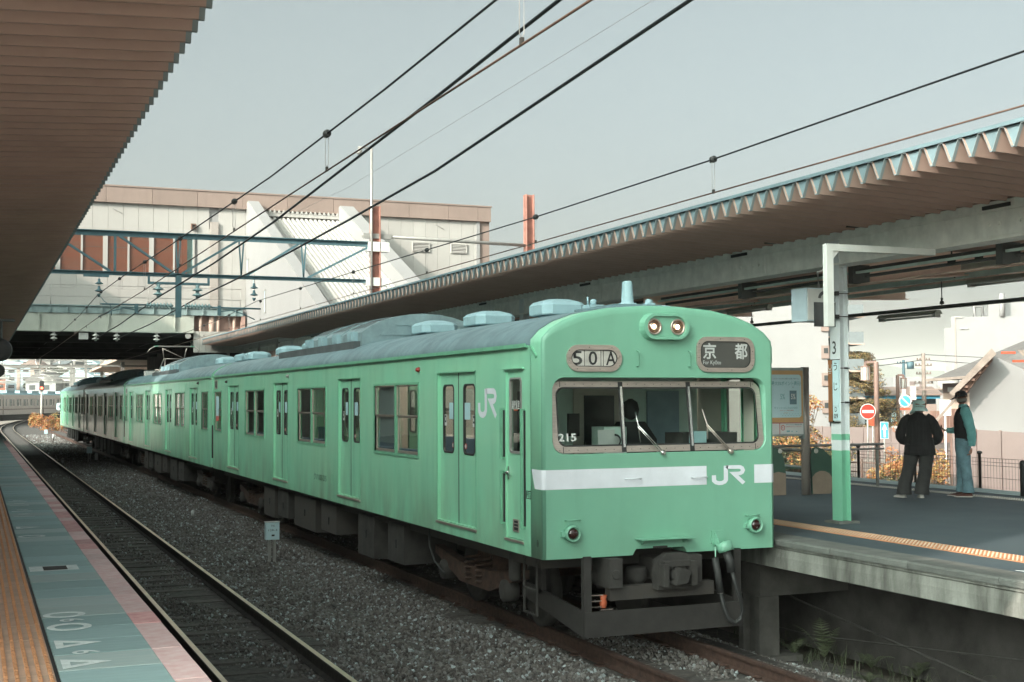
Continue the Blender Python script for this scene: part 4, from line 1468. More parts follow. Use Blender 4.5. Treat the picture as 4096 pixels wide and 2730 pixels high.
# pilot
m = MB()
m.box(-.95, .95, -.04, -.01, .20, .46)
m.prism([(-.01, .20), (1.6, .42), (1.6, .60), (-.01, .46)], 0, -.955, -.925)
m.prism([(-.01, .20), (1.6, .42), (1.6, .60), (-.01, .46)], 0, .925, .955)
m.box(-.955, -.87, -.03, .04, .46, 1.03)
m.box(.87, .955, .0, .05, .46, 1.03)
m.box(-.955, -.90, 1.05, 1.15, .5, 1.03)
m.build('pilot', M['pilot'], train)
m = MB()
for x, z in ((-.42, .55),):
    pass
m.lathe((-.60, .25, .86), [(.10, 0), (.12, .04), (.12, .12), (.06, .2)], axis=(0, 0, -1), n=14)
m.lathe((-.20, .25, .86), [(.10, 0), (.12, .04), (.12, .12), (.06, .2)], axis=(0, 0, -1), n=14)
m.box(-.66, -.54, .15, .17, .86, 1.0)
m.build('warning_horn', M['dark2'], train)
for z, mm in ((.62, 'orangev'), (.56, 'orangev'), (.50, 'chrome')):
    MB().box(-.86, -.72, .0, .012, z, z + .008).build('valve_lever', M[mm] if mm == 'chrome' else M['steel'], train)
m = MB().lathe((-.71, .02, .49), [(.03, 0), (.04, .05), (.03, .09), (.04, .13)], n=10).build('air_valve', M['orangev'], train)
MB().box(-.76, -.62, -.03, .02, .468, .482).build('valve_tag', M['chrome'], train)
# underframe equipment
def uf(name, x0, x1, y0, y1, z0, z1, mt='dark'):
    return MB().box(x0, x1, y0, y1, z0, z1).build(name, M[mt], train)
for ci in range(4):
    y = cars[ci][0]
    uf('underframe', -1.2, 1.2, y + .5, y + 19.3, .86, 1.02)
    for by in (y + 2.9, y + 16.7):
        bg_ = MB()
        for s in (-1, 1):
            bg_.prism([(by - 1.45, .62), (by - 1.0, .50), (by - .5, .36), (by + .5, .36), (by + 1.0, .50), (by + 1.45, .62), (by + 1.45, .72), (by + .5, .60), (by - .5, .60), (by - 1.45, .72)], 0, s * .93, s * 1.05)
        bg_.box(-.9, .9, by - .25, by + .25, .45, .80)
        bg_ = bg_.build('bogie', M['rust' if ci == 0 else 'dark'], train)
        for wy in (by - 1.05, by + 1.05):
            w = MB()
            for s in (-1, 1):
                w.lathe((s * .53, wy, .43), [(.43, 0), (.43, .1), (.34, .11), (.33, .08), (.1, .1)], axis=(s, 0, 0), n=26)
                w.lathe((s * .93, wy, .44), [(.13, 0), (.13, .16), (.08, .18)], axis=(s, 0, 0), n=12)
            w.build('wheelset', M['dark2'], bg_)
        for s in (-1, 1):
            for q in (-.18, .18):
                sp = MB()
                pts = [(s * .99 + .10 * math.cos(t_ * .8), by + q + .10 * math.sin(t_ * .8), .40 + t_ * .0085) for t_ in range(0, 40)]
                sp.tube(pts, .016, 5)
                if ci == 0 or s < 0: sp.build('coil_spring', M['rust'], bg_)
    boxes = [(5.2, 6.2, .38, 'dark2'), (6.6, 7.9, .30, 'dark2'), (8.6, 9.6, .45, 'dark'), (10.0, 11.6, .36, 'dark'), (12.1, 13.0, .42, 'dark2'), (13.3, 14.3, .34, 'dark')]
    for a, b, z, mt in boxes:
        if ci == 0:
            a, b = {5.2: (5.0, 5.75), 6.6: (6.45, 7.3)}.get(a, (a, b))
        uf('equipment_box', -1.28, -.5, y + a, y + b, z, .92, mt)
        if ci < 2:
            uf('box_handle', -1.30, -1.28, y + (a + b) / 2 - .04, y + (a + b) / 2 - .02, .58, .70, 'black')
MB().tube([(-1.2, 4.15, 1.0), (-1.22, 4.1, .75), (-1.2, 3.95, .55), (-1.15, 3.7, .42)], .014, 6).build('air_hose', M['black'], train)
m = MB()
m.lathe((-1.15, 1.35, .62), [(.04, 0), (.07, .03), (.07, .30), (.03, .34)], n=10)
m.tube([(-1.15, 1.35, .95), (-1.15, 1.1, .95), (-1.1, .95, .9)], .015, 6)
m.build('sand_pipe', M['dark2'], train)
# steps below the crew door
m = MB()
m.bar((-1.22, .58, 1.02), (-1.22, .58, .35), .02, .02); m.bar((-1.22, .92, 1.02), (-1.22, .92, .35), .02, .02)
for z in (.36, .62):
    m.bar((-1.22, .58, z), (-1.22, .92, z), .02, .02)
m.build('crew_step', M['dark2'], train)

# crew door
for s in (-1, 1):
    x = s * (HW - .02)
    m = MB()
    rr = rrect(.585, .915, 2.075, 2.895, .05)
    holed(m, [(.512, 1.165), (.988, 1.165), (.988, 2.962), (.512, 2.962)], [rr], 0, x, 0, depth=-s * .03)
    ring(m, rr, rrect(.605, .895, 2.10, 2.875, .035), 0, x + s * .012, x - s * .01, 1)
    cd = m.build('crew_door', [M['green'], M['galv']], train)
    MB().box(x - s * .008, x - s * .012, .60, .90, 2.09, 2.88).build('door_glass', M['glass'], cd)
    if s < 0:
        text('乗務員室', 'lettering', .22, .10, (x, .75, 2.60), (0, -1, 0), (0, 0, 1), M['white'], cd, ext=.004, bold=.012)
        MB().box(x - .004, x, .70, .80, 2.535, 2.55).build('notice', M['orangev'], cd)
        h = MB()
        h.lathe((x, .95, 1.86), [(.02, 0), (.02, .035)], axis=(-1, 0, 0), n=10)
        h.box(x - .045, x - .03, .87, 1.03, 1.852, 1.870)
        h.box(x - .012, x, .93, .965, 1.79, 1.93)
        h.build('door_handle', M['chrome'], cd)
        h = MB()
        ring(h, [(.67, 1.235), (.83, 1.235), (.83, 1.37), (.67, 1.37)], [(.69, 1.252), (.81, 1.252), (.81, 1.353), (.69, 1.353)], 0, x, x - .008)
        h.box(x - .003, x, .69, .81, 1.252, 1.353, 1)
        h.box(x - .009, x - .003, .70, .80, 1.285, 1.293, 0)
        h.box(x - .009, x - .003, .70, .80, 1.32, 1.328, 0)
        h.build('vent_grille', [M['steel'], M['black']], cd)
MB().box(-1.418, -1.403, .49, 1.01, 1.13, 1.156).build('door_sill', M['steel'], train)
MB().box(-1.425, -1.403, .47, 1.03, 2.985, 2.998).build('door_hood', M['green'], train)
for y, z0, z1 in ((1.04, 2.03, 2.54), (1.04, 1.32, 1.86), (.465, 1.32, 2.54)):
    m = MB()
    m.box(-1.4035, -1.400, y - .022, y + .022, z0, z1, 1)
    m.box(-1.452, -1.434, y - .011, y + .011, z0 - .01, z1 + .01, 0)
    m.box(-1.45, -1.403, y - .016, y + .016, z0 - .02, z0 - .005, 0)
    m.box(-1.45, -1.403, y - .016, y + .016, z1 + .005, z1 + .02, 0)
    m.build('hand_rail', [M['green_frame'], M['black']], train)
# lettering on the side
text('クハ103-215', 'lettering', .84, .115, (-1.402, 9.20, 1.365), (0, -1, 0), (0, 0, 1), M['print_grey'], train, ext=.003)
m = MB()
ring(m, [(.30, 1.615), (.425, 1.615), (.425, 1.70), (.30, 1.70)], [(.308, 1.623), (.417, 1.623), (.417, 1.692), (.308, 1.692)], 0, -1.402, -1.4035)
m.box(-1.4035, -1.402, .36, .367, 1.623, 1.692)
m.build('code_plate', M['print_black'], train)
text('P', 'lettering', .03, .05, (-1.402, .392, 1.657), (0, -1, 0), (0, 0, 1), M['print_black'], train, ext=.003)
text('S', 'lettering', .03, .05, (-1.402, .333, 1.657), (0, -1, 0), (0, 0, 1), M['print_black'], train, ext=.003)
m = MB()
pts = [(.135 + .022 * math.cos(2 * PI * k / 16), 1.175 + .035 * math.sin(2 * PI * k / 16)) for k in range(16)]
ring(m, pts, [(.135 + .017 * math.cos(2 * PI * k / 16), 1.175 + .029 * math.sin(2 * PI * k / 16)) for k in range(16)], 0, -1.402, -1.4035)
m.box(-1.4035, -1.402, .132, .137, 1.158, 1.192)
m.build('number_mark', M['print_black'], train)
m = MB()
ring(m, [(8.32, 1.29), (8.47, 1.29), (8.47, 1.46), (8.32, 1.46)], [(8.328, 1.298), (8.462, 1.298), (8.462, 1.452), (8.328, 1.452)], 0, -1.401, -1.404)
m.build('hatch', M['green_frame'], train)
# side lamps and small fittings
for y, z, mt in ((3.97, 3.05, 'redlamp'), (11.6, 3.10, 'galv'), (17.9, 3.08, 'dark2'), (22.0, 3.1, 'dark2')):
    MB().lathe((-1.40, y, z), [(.035, 0), (.033, .02), (.02, .05)], axis=(-1, 0, 0), n=12).build('side_lamp', M[mt], train)
def sideplate(y0, y1, z0, z1, name, mts, inner=None):
    m = MB()
    m.box(-1.408, -1.401, y0, y1, z0, z1, 0)
    if inner:
        m.box(-1.411, -1.408, y0 + inner, y1 - inner, z0 + inner, z1 - inner, 1)
    return m.build(name, mts, train)
sideplate(19.15, 19.5, 2.93, 3.14, 'destination_box', [M['steel'], M['signface']], .03)
sideplate(18.95, 19.3, 2.28, 2.75, 'window_poster', [M['sticker'], M['sticker']])
sideplate(18.96, 19.29, 2.16, 2.28, 'window_poster', [M['posterred'], M['posterred']])
for y in (24.3, 44.2):
    m = MB()
    for k in range(6):
        m.box(-1.41, -1.401, y - .08, y + .08, 2.92 + .035 * k, 2.94 + .035 * k)
    m.build('side_louvre', M['green_frame'], train)
for y in (38.9, 58.9):
    sideplate(y, y + .4, 2.92, 3.12, 'destination_box', [M['steel'], M['signface']], .03)
# red lower triangle drip at gutter end
m = MB(); m.bar((-1.41, .28, 3.21), (-1.405, .14, 3.10), .02, .03); m.build('gutter_spout', M['green_frame'], train)

# --- roof equipment
def vent(y0, y1, hx=.30, first=[]):
    c = (y0 + y1) / 2
    m = MB()
    def hexo(k, z):
        a, b = hx * k, (y1 - y0) / 2 * k
        q = .35
        return [(a, c - b * (1 - q), z), (a, c + b * (1 - q), z), (a * (1 - q), c + b, z), (-a * (1 - q), c + b, z), (-a, c + b * (1 - q), z), (-a, c - b * (1 - q), z), (-a * (1 - q), c - b, z), (a * (1 - q), c - b, z)]
    L = [hexo(.97, 3.705), hexo(1.0, 3.72), hexo(1.0, 3.83), hexo(.86, 3.875), hexo(.45, 3.91)]
    vs = [p for l_ in L for p in l_]
    fs = [(i * 8 + k, i * 8 + (k + 1) % 8, (i + 1) * 8 + (k + 1) % 8, (i + 1) * 8 + k) for i in range(4) for k in range(8)] + [tuple(range(8)), tuple(range(32, 40))]
    m.add(vs, fs)
    m.box(-hx * .6, hx * .6, c - .12, c + .12, 3.6, 3.71)
    return m.build('roof_ventilator', M['ventp'], train)
for ci in range(4):
    y = cars[ci][0]
    for a, b in (((2.38, 2.98), (4.65, 5.4), (7.0, 7.78), (12.2, 12.95), (14.6, 15.3), (17.2, 17.9)) if ci == 0 else ((.9, 1.6), (2.4, 3.1), (5.3, 6.0)) if ci == 1 else ((2.4, 3.1), (4.9, 5.6), (12.2, 12.9), (14.6, 15.3), (17.2, 17.9))):
        vent(y + a, y + b)
    # air-conditioner
    a, b = (7.87, 11.52) if ci == 0 else (7.75, 11.4)
    y0, y1 = y + a, y + b
    pr = [(1.06, 3.50), (1.06, 3.74), (.93, 3.83), (.75, 3.92), (.5, 4.0), (.25, 4.045), (0, 4.06)]
    pr = pr + [(-p, q) for p, q in pr[-2::-1]]
    m = MB()
    m.prism(pr, 1, y0, y1, 0)
    for k in range(1, 3):
        yy = y0 + (y1 - y0) * k / 3
        m.sweep([(p, yy, q) for p, q in pr], [(-.02, -.008), (.02, -.008), (.02, .008), (-.02, .008)], up=Vector((0, 1, 0)), mi=0)
    m.box(-.5, .9, y0 - .014, y0, 3.86, 3.875); m.box(-.75, .9, y0 - .014, y0, 3.70, 3.715)
    ac = m.build('air_conditioner', M['acgrey'], train)
    g_ = MB()
    for k in range(3):
        for gx, gz, sl in ((-.86, 3.872, .52), (-.62, 3.965, .36), (-.36, 4.025, .17)):
            for q in range(7):
                yy = y0 + .18 + k * (y1 - y0) / 3 + q * .13
                g_.add([(gx - .10, yy, gz - .10 * sl * 1.0 + .006), (gx + .10, yy, gz + .10 * sl * .9 + .006), (gx + .10, yy + .06, gz + .10 * sl * .9 + .008), (gx - .10, yy + .06, gz - .10 * sl + .008)], [(0, 1, 2, 3)])
    g_.build('cooling_slot', M['black'], ac)
    sv = MB()
    for k in range(4):
        yy = y0 + .25 + k * .98
        sv.box(-1.14, -1.06, yy, yy + .34, 3.60, 3.76)
        sv.box(-1.15, -1.14, yy + .05, yy + .29, 3.62, 3.74)
    sv.build('intake_box', M['ventp'], ac)
    MB().box(-1.16, 1.16, y + a + .1, y + b + 2.0, 3.42, 3.60).build('roof_duct', M['roofdark'], train)
MB().box(-.2, .12, 11.65, 12.1, 3.68, 3.95).build('roof_box', M['ventp'], train)
# aerial, whistle, roof platform
m = MB()
m.box(-.32, .26, .45, 1.5, 3.66, 3.70)
m.build('roof_walkway', M['roof'], train)
m = MB()
m.lathe((0, .78, 3.70), [(.115, 0), (.115, .02), (.075, .04), (.07, .06), (.062, .2), (.055, .27), (.04, .285)], n=18)
for k in range(8):
    m.lathe((.095 * math.cos(PI / 4 * k), .78 + .095 * math.sin(PI / 4 * k), 3.72), [(.01, 0), (.01, .015)], n=6)
m.build('roof_aerial', M['ventp'], train)
m = MB()
m.lathe((.17, .62, 3.74), [(.03, 0), (.04, .03), (.04, .10), (.02, .12)], axis=(.6, .6, 0), n=12)
m.box(.16, .26, .6, .72, 3.69, 3.73)
m.tube([(.2, .66, 3.7), (.34, .5, 3.69), (.5, .45, 3.66)], .01, 6)
m.build('roof_whistle', M['ventp'], train)
m = MB()
m.box(-.0, .20, 1.75, 1.95, 3.68, 3.79)
m.lathe((.10, 1.85, 3.79), [(.04, 0), (.04, .06), (.015, .07)], n=10)
m.lathe((.05, 1.9, 3.79), [(.012, 0), (.012, .1)], n=6)
m.build('roof_relay_box', M['ventp'], train)
# side roof horn on the right edge
MB().box(1.40, 1.46, .1, .35, 3.05, 3.24).build('mirror_bracket', M['greenf'], train)

# pantograph on car 2
pt = MB()
yp = 36.4
for x in (-.45, .45):
    pt.tube([(x, yp + .75, 3.78), (x * .8, yp + .15, 4.18)], .02, 6)
    pt.tube([(x * .8, yp + .15, 4.18), (x * .95, yp, 4.56)], .016, 6)
    pt.tube([(x, yp - .75, 3.78), (x * .8, yp - .15, 4.18)], .02, 6)
pt.tube([(-.36, yp + .15, 4.18), (.36, yp + .15, 4.18)], .014, 6)
pt.tube([(-.42, yp, 4.55), (.36, yp + .15, 4.20)], .012, 6)
pt.tube([(-.60, yp + .75, 3.78), (.6, yp + .75, 3.78)], .03, 6)
pt.tube([(-.60, yp - .75, 3.78), (.6, yp - .75, 3.78)], .03, 6)
for x in (-.6, .6):
    pt.tube([(x, yp - .9, 3.74), (x, yp + .9, 3.74)], .028, 6)
pt = pt.build('pantograph', M['steel'], train)
m = MB()
m.tube([(-.98, yp, 4.40), (-.86, yp, 4.54), (-.72, yp, 4.62), (-.58, yp, 4.635), (.58, yp, 4.635), (.72, yp, 4.62), (.84, yp, 4.54), (.92, yp, 4.40)], .018, 6)
m.tube([(-.60, yp + .22, 4.63), (.60, yp + .22, 4.63)], .016, 6)
m.build('contact_strip', M['steel'], pt)
m = MB()
for s in (-1, 1):
    m.tube([(s * .58, yp, 4.638), (s * .72, yp, 4.624)], .021, 6)
m.build('strip_end', M['colgreen'], pt)
m = MB()
for x in (-.6, .6):
    for y in (yp - .8, yp + .8):
        m.lathe((x, y, 3.52), [(.05, 0), (.07, .04), (.04, .06), (.07, .1), (.04, .12), (.06, .16), (.03, .2)], n=10)
m.box(-.9, -.3, yp + 1.0, yp + 1.6, 3.55, 3.75)
m.build('roof_insulator', M['insul'], pt)
# ================================================================ STATION BUILDING OVER THE LINE
YF = 38.9
sb = thing('station_building', (0, YF, 5.2), 'cream panelled station building bridging the tracks with a brown coping band', 'station building')
m = MB()
m.box(-40, 13.40, YF + .62, 67, 5.30, 10.6, 0)
m.box(1.07, 13.40, YF + .06, YF + .62, 5.30, 10.6, 0)
m.box(-40, 1.07, YF + .06, YF + .62, 8.99, 10.6, 0)
m.box(-40, 1.07, YF + .06, YF + .62, 5.30, 7.5, 0)
m.box(-40, -6.1, YF + .06, YF + .62, 7.5, 8.99, 0)
m.build('body', [M['wallw2']], sb)
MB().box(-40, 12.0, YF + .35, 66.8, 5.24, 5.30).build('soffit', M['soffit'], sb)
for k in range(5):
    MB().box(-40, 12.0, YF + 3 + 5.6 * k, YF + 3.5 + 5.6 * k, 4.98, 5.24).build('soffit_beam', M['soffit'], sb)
# front wall in vertical panels
pan = None
def panel(x0, x1, z0, z1, name='wall_panel', mt='wallw', y0=YF, y1=YF + .045):
    return MB().box(x0 + .004, x1 - .004, y0, y1, z0, z1).build(name, M[mt], sb)
x = -6.08
while x < 1.0:
    panel(x, x + .56, 8.96, 10.19)
    panel(x, x + .56, 6.90, 7.54)
    x += .56
W0 = x
panel(W0, 1.64, 6.26, 10.19)
x = 2.0
while x < 12.8:
    x1 = min(x + .535, 12.84)
    for a, b in ((9.97, 10.74), (11.67, 12.4)):
        pass
    panel(x, x1, 6.26, 10.19)
    x = x1
panel(1.64, 2.0, 6.26, 9.35)
MB().box(1.67, 1.98, YF - .10, YF, 5.3, 9.62).build('pilaster', M['pilaster'], sb)
MB().box(12.84, 12.98, YF - .06, YF + .3, 5.0, 10.19).build('corner_pilaster', M['wallw2'], sb)
MB().box(12.98, 13.44, YF + .02, YF + .3, 5.0, 10.19).build('side_panel', M['band'], sb)
for a, b in zip((-7.4, -5.7, -3.95, -2.25, -.55, 1.16, 2.92, 4.69, 6.59, 8.09, 9.80, 11.53, 12.86), (-5.7, -3.95, -2.25, -.55, 1.16, 2.92, 4.69, 6.59, 8.09, 9.80, 11.53, 12.86, 13.46)):
    MB().box(a + .006, b - .006, YF - .14, YF + .06, 10.19, 10.80).build('coping_panel', M['band'], sb)
MB().box(-40, 13.50, YF - .17, YF + .2, 10.80, 10.86).build('coping_cap', M['band'], sb)
MB().box(-40, -7.4, YF - .14, YF + .06, 10.19, 10.80).build('coping_panel', M['band'], sb)
for a, b in ((9.97, 10.74), (11.67, 12.40)):
    v = MB()
    ring(v, [(a, 8.80), (b, 8.80), (b, 9.20), (a, 9.20)], [(a + .04, 8.84), (b - .04, 8.84), (b - .04, 9.16), (a + .04, 9.16)], 1, YF - .06, YF)
    v = v.build('louvre_frame', M['wallw'], sb)
    MB().box(a + .04, b - .04, YF - .02, YF - .005, 8.84, 9.16).build('louvre_void', M['dark2'], v)
    for k in range(5):
        z = 8.86 + k * .063
        MB().add([(a + .04, YF - .055, z), (b - .04, YF - .055, z), (b - .04, YF - .02, z + .04), (a + .04, YF - .02, z + .04)], [(0, 1, 2, 3)]).build('slat', M['wallw'], v)
# window band
MB().box(-6.2, 1.06, YF + .5, YF + .55, 7.54, 8.96).build('window_lining', M['dark2'], sb)
WX = [-5.65, -4.80, -3.95, -3.10, -2.25, -1.40, -.55, .30, 1.06]
for i in range(len(WX) - 1):
    a, b = WX[i], WX[i + 1]
    f = MB()
    wl_, wr = (.085 if i % 2 == 0 else .035), (.035 if i % 2 == 0 else .085)
    f.box(a - .0, a + wl_, YF - .03, YF + .12, 7.50, 8.98)
    if i == len(WX) - 2: f.box(b - .05, b + .02, YF - .03, YF + .12, 7.50, 8.98)
    else: f.box(b - wr, b - .001, YF - .028, YF + .12, 7.50, 8.98)
    f = f.build('window', M['wallw'], sb)
    MB().box(a + wl_, b - wr, YF + .01, YF + .014, 7.54, 8.96).build('pane', M['bglass'], f)
    if i < len(WX) - 2:
        MB().box(a + wl_, b - wr, YF + .03, YF + .05, 7.54, 8.96).build('blind', M['orangeb'], f)
        MB().box(a + wl_ + .02, b - wr - .02, YF + .022, YF + .028, 8.48, 8.50).build('rail', M['woodl'], f)
    else:
        MB().box(a + wl_, a + .5, YF + .03, YF + .05, 7.54, 8.96).build('blind', M['orangeb'], f)
        MB().box(a + .5, b, YF + .03, YF + .05, 7.54, 8.96).build('blind', M['tealb'], f)
MB().box(-6.1, 1.08, YF - .05, YF + .0, 7.535, 7.56).build('window_ledge', M['wallw'], sb)
MB().box(-6.1, 1.08, YF - .02, YF + .1, 8.955, 8.985).build('window_head', M['wallw'], sb)
m = MB(); ring(m, [(.93, 9.30), (1.12, 9.30), (1.12, 9.52), (.93, 9.52)], [(.965, 9.335), (1.085, 9.335), (1.085, 9.485), (.965, 9.485)], 1, YF - .12, YF)
m.build('wall_lamp', M['wood'], sb)
for x in (-2.0, 3.0 + 8.0):
    m = MB(); m.bar((x, YF - .02, 9.98), (x + .35, YF - .05, 9.80), .03, .03); m.build('scupper', M['galv'], sb)
# parapet base strip and deck girder
MB().box(-40, W0 - .004, YF + .0, YF + .05, 6.22, 6.895).build('plinth_wall', M['wallw'], sb)
gd = MB()
gd.box(-40, 1.03, YF - .30, YF - .26, 5.30, 5.93)
gd.box(-40, 1.03, YF - .42, YF + .1, 5.24, 5.30)
gd.build('deck_girder', M['girder'], sb)
gs = None
for k in range(8):
    xx = .30 - 2.45 * k
    MB().box(xx - .015, xx + .015, YF - .40, YF - .30, 5.30, 5.93).build('stiffener', M['girder'], sb)
MB().box(-40, 2.9, YF - .34, YF + .06, 5.93, 6.22).build('deck_edge', M['flange'], sb)
MB().box(-40, 2.92, YF - .40, YF - .3, 6.20, 6.24).build('deck_lip', M['flange'], sb)
for k in range(20):
    xx = 2.6 - .62 * k
    MB().box(xx - .012, xx + .012, YF - .42, YF - .34, 5.95, 6.19).build('rib', M['flange'], sb)
r = MB()
for z in (6.55, 6.98):
    r.tube([(-14, YF - .36, z), (2.85, YF - .36, z)], .012, 6)
for k in range(10):
    r.tube([(2.8 - 1.75 * k, YF - .36, 6.2), (2.8 - 1.75 * k, YF - .36, 6.98)], .013, 6)
r.build('hand_rail', M['galv'], sb)
# service alcove under the deck
al = MB()
al.box(1.05, 2.85, YF + .02, YF + .05, 5.28, 5.93)
al.box(2.85, 3.0, YF - .32, YF + .05, 5.0, 5.93)
al.build('service_alcove', M['pinkcol'], sb)
for xx, rr_ in ((1.30, .07), (1.72, .10), (1.98, .06), (2.6, .06)):
    MB().lathe((xx, YF - .14, 4.9), [(rr_, 0), (rr_, 1.05)], n=12).build('service_pipe', M['beigew'], sb)
for k in range(8):
    MB().box(1.02 + .235 * k, 1.02 + .235 * k + .228, YF - .26, YF - .22, 4.5, 5.32).build('cladding_sheet', M['greycl'], sb)
MB().lathe((.80, YF - .32, 5.13), [(.11, 0), (.11, .05)], axis=(0, -1, 0), n=18).build('track_sign', M['wallw'], sb)
MB().box(-3.2, -2.86, YF - .34, YF - .30, 4.95, 5.2).build('track_sign', M['boxgrey'], sb)
# walls below the bridge on the platform side
MB().box(2.2, 8.5, YF + 1.5, YF + 24, 1.1, 5.24).build('stair_hall', M['darkconc'], sb)
MB().box(-40, -7.6, YF + 2, 66, 1.1, 5.24).build('left_hall', M['blockwhite'], sb)

# ---------------------------------------------------------------- sloping stair enclosure
se = thing('stair_enclosure', (5, 33, 5), 'sloping white stair enclosure with a ribbed roof between two cheek walls', 'stair enclosure')
def slope(y): return 10.52 - (YF - y) * .4285
for (a, b), nm in (((3.08, 3.50), 'cheek_wall'), ((6.80, 7.36), 'cheek_wall')):
    MB().prism([(YF, 5.0), (YF, slope(YF) - .1), (YF - .35, slope(YF - .35) + .12), (25.5, slope(25.5)), (25.5, 4.6)], 0, a, b).build(nm, M['wallw2'], se)
m = MB()
p = .183
nR = 18
pts = []
for k in range(nR):
    x = 3.50 + p * k
    pts += [(x, 0), (x + p * .36, 0), (x + p * .52, .085), (x + p * .84, .085)]
pts.append((6.80, 0))
vs = [(a, YF - .12, slope(YF - .12) - .62 + b) for a, b in pts] + [(a, 25.6, slope(25.6) - .62 + b) for a, b in pts]
n = len(pts)
m.add(vs, [(i, i + 1, n + i + 1, n + i) for i in range(n - 1)], 0, False)
m.build('ribbed_roof', M['wallw'], se)
for k in range(nR):
    x = 3.5 + p * (k + .68)
    MB().prism([(x - .07, 10.09), (x + .07, 10.09), (x, 10.22)], 1, YF - .22, YF - .10).build('ridge_cap', M['wallw'], se)
MB().box(3.50, 6.80, YF - .2, YF - .02, 9.95, 10.09).build('top_flashing', M['wallw'], se)
for (y, z0, z1) in ((38.55, 7.50, 8.22), (37.3, 6.75, 7.45), (35.2, 5.85, 6.72)):
    f = MB()
    ring(f, [(y - .14, z0), (y + .14, z0), (y + .14, z1), (y - .14, z1)], [(y - .10, z0 + .04), (y + .10, z0 + .04), (y + .10, z1 - .04), (y - .10, z1 - .04)], 0, 3.05, 3.079)
    f = f.build('slot_window', M['galv'], se)
    MB().box(3.068, 3.078, y - .10, y + .10, z0 + .04, z1 - .04).build('pane', M['boxblue'], f)

# ================================================================ CANOPIES
PIT = .2535
def zig(y0, n, zb, h):
    pts = []
    for k in range(n):
        y = y0 + PIT * k
        pts += [(y, zb), (y + .028, zb), (y + .115, zb + h), (y + .166, zb + h)]
    pts.append((y0 + PIT * n, zb))
    return pts
def deck(parent, y0, n, stations, h, name, mt):
    m = MB()
    rows = []
    for x, zb in stations:
        rows.append([(x, a, b) for a, b in zig(y0, n, zb, h)])
    L = len(rows[0])
    vs = [p for r_ in rows for p in r_]
    fs = [(j * L + i, j * L + i + 1, (j + 1) * L + i + 1, (j + 1) * L + i) for j in range(len(rows) - 1) for i in range(L - 1)]
    m.add(vs, fs, 0, False)
    return m.build(name, mt, parent)
def caps(parent, x, y0, n, zb, h, sgn):
    """triangular closers at the deck edge with a bright rim"""
    c = MB()
    y = y0 - .087
    tri = [(y, zb + h), (y + .087, zb), (y + .115, zb), (y + .202, zb + h)]
    c.prism(tri, 0, x + sgn * .03, x + sgn * .034, 0)
    t_ = .010
    rim = [((y, zb + h), (y + .087, zb)), ((y + .087, zb), (y + .115, zb)), ((y + .115, zb), (y + .202, zb + h)), ((y + .202, zb + h), (y + PIT, zb + h))]
    for (a, b), (d, e) in rim:
        c.add([(x, a, b - t_ * .6), (x, d, e - t_ * .6), (x, d, e + t_ * .6), (x, a, b + t_ * .6), (x + sgn * .034, a, b - t_ * .6), (x + sgn * .034, d, e - t_ * .6)], [(0, 1, 2, 3), (0, 1, 5, 4)], 1)
    o = c.build('end_cap', [M['cap'], M['rim']], parent)
    for k in range(1, n):
        inst(o, parent, loc=(0, PIT * k, 0))
# right canopy
cr = thing('platform_canopy', (5, 10, 4.8), 'right platform canopy with folded metal deck, zigzag edge and steel beams', 'canopy', 'platform canopies')
NR = 192
deck(cr, -7.0, NR, [(1.36, 4.80), (3.20, 4.72)], .185, 'folded_deck', M['deckgrey'])
deck(cr, -7.0, NR, [(3.50, 4.70), (8.8, 4.64)], .185, 'folded_deck', M['deckgrey'])
caps(cr, 1.355, -7.0, NR, 4.80, .185, 1)
MB().box(1.345, 1.365, -7.0, -7 + PIT * NR, 4.988, 5.022).build('edge_trim', M['cap'], cr)
MB().box(1.36, 8.85, -7.0, -7 + PIT * NR, 4.992, 5.004).build('roof_sheet', M['roofdark'], cr)
MB().box(8.8, 8.86, -7.0, -7 + PIT * NR, 4.60, 5.05).build('far_fascia', M['whitew'], cr)
b = MB()
b.box(3.20, 3.50, -9, 40, 4.635, 4.66)
b.box(3.20, 3.50, -9, 40, 4.33, 4.352)
b.box(3.225, 3.36, -9, 40, 4.352, 4.635)
b.box(3.215, 3.225, -9, 40, 4.635, 4.745)
b.build('main_beam', M['beam'], cr)
for k in range(10):
    y = -6.7 + 5.0 * k
    q = MB()
    q.box(3.215, 3.225, y - .45, y + .45, 4.37, 4.62)
    for dy in (-.3, -.15, .15, .3):
        q.lathe((3.215, y + dy, 4.50), [(.022, 0), (.018, .014)], axis=(-1, 0, 0), n=8)
    q.build('splice_plate', M['beam'], cr)
    MB().box(3.195, 3.2145, y - .02, y + .38, 4.665, 4.705).build('deck_slot', M['black'], cr)
for k in range(24):
    y = -6.0 + 1.7 * k
    MB().box(3.06, 3.21, y, y + .12, 4.745, 4.80).build('deck_bracket', M['darkpipe'], cr)
# cross beams running away from the tracks
for k in range(8):
    y = 1.60 + 5.0 * k - (5.0 if k == 7 else 0) * 0
    q = MB()
    q.prism([(3.36, 4.60), (8.7, 4.60), (8.7, 4.42), (6.2, 4.36), (3.36, 4.10)], 1, y - .006, y + .006)
    q.prism([(3.36, 4.115), (3.36, 4.10), (6.2, 4.355), (8.7, 4.415), (8.7, 4.43), (6.2, 4.37)], 1, y - .09, y + .09)
    q.box(3.5, 8.7, y - .09, y + .09, 4.59, 4.605)
    q.build('cross_beam', M['crossbeam'], cr)
for x in (5.0, 6.3, 7.6, 8.6):
    MB().box(x - .03, x + .03, -7, 40, 4.607, 4.66).build('purlin', M['crossbeam'], cr)
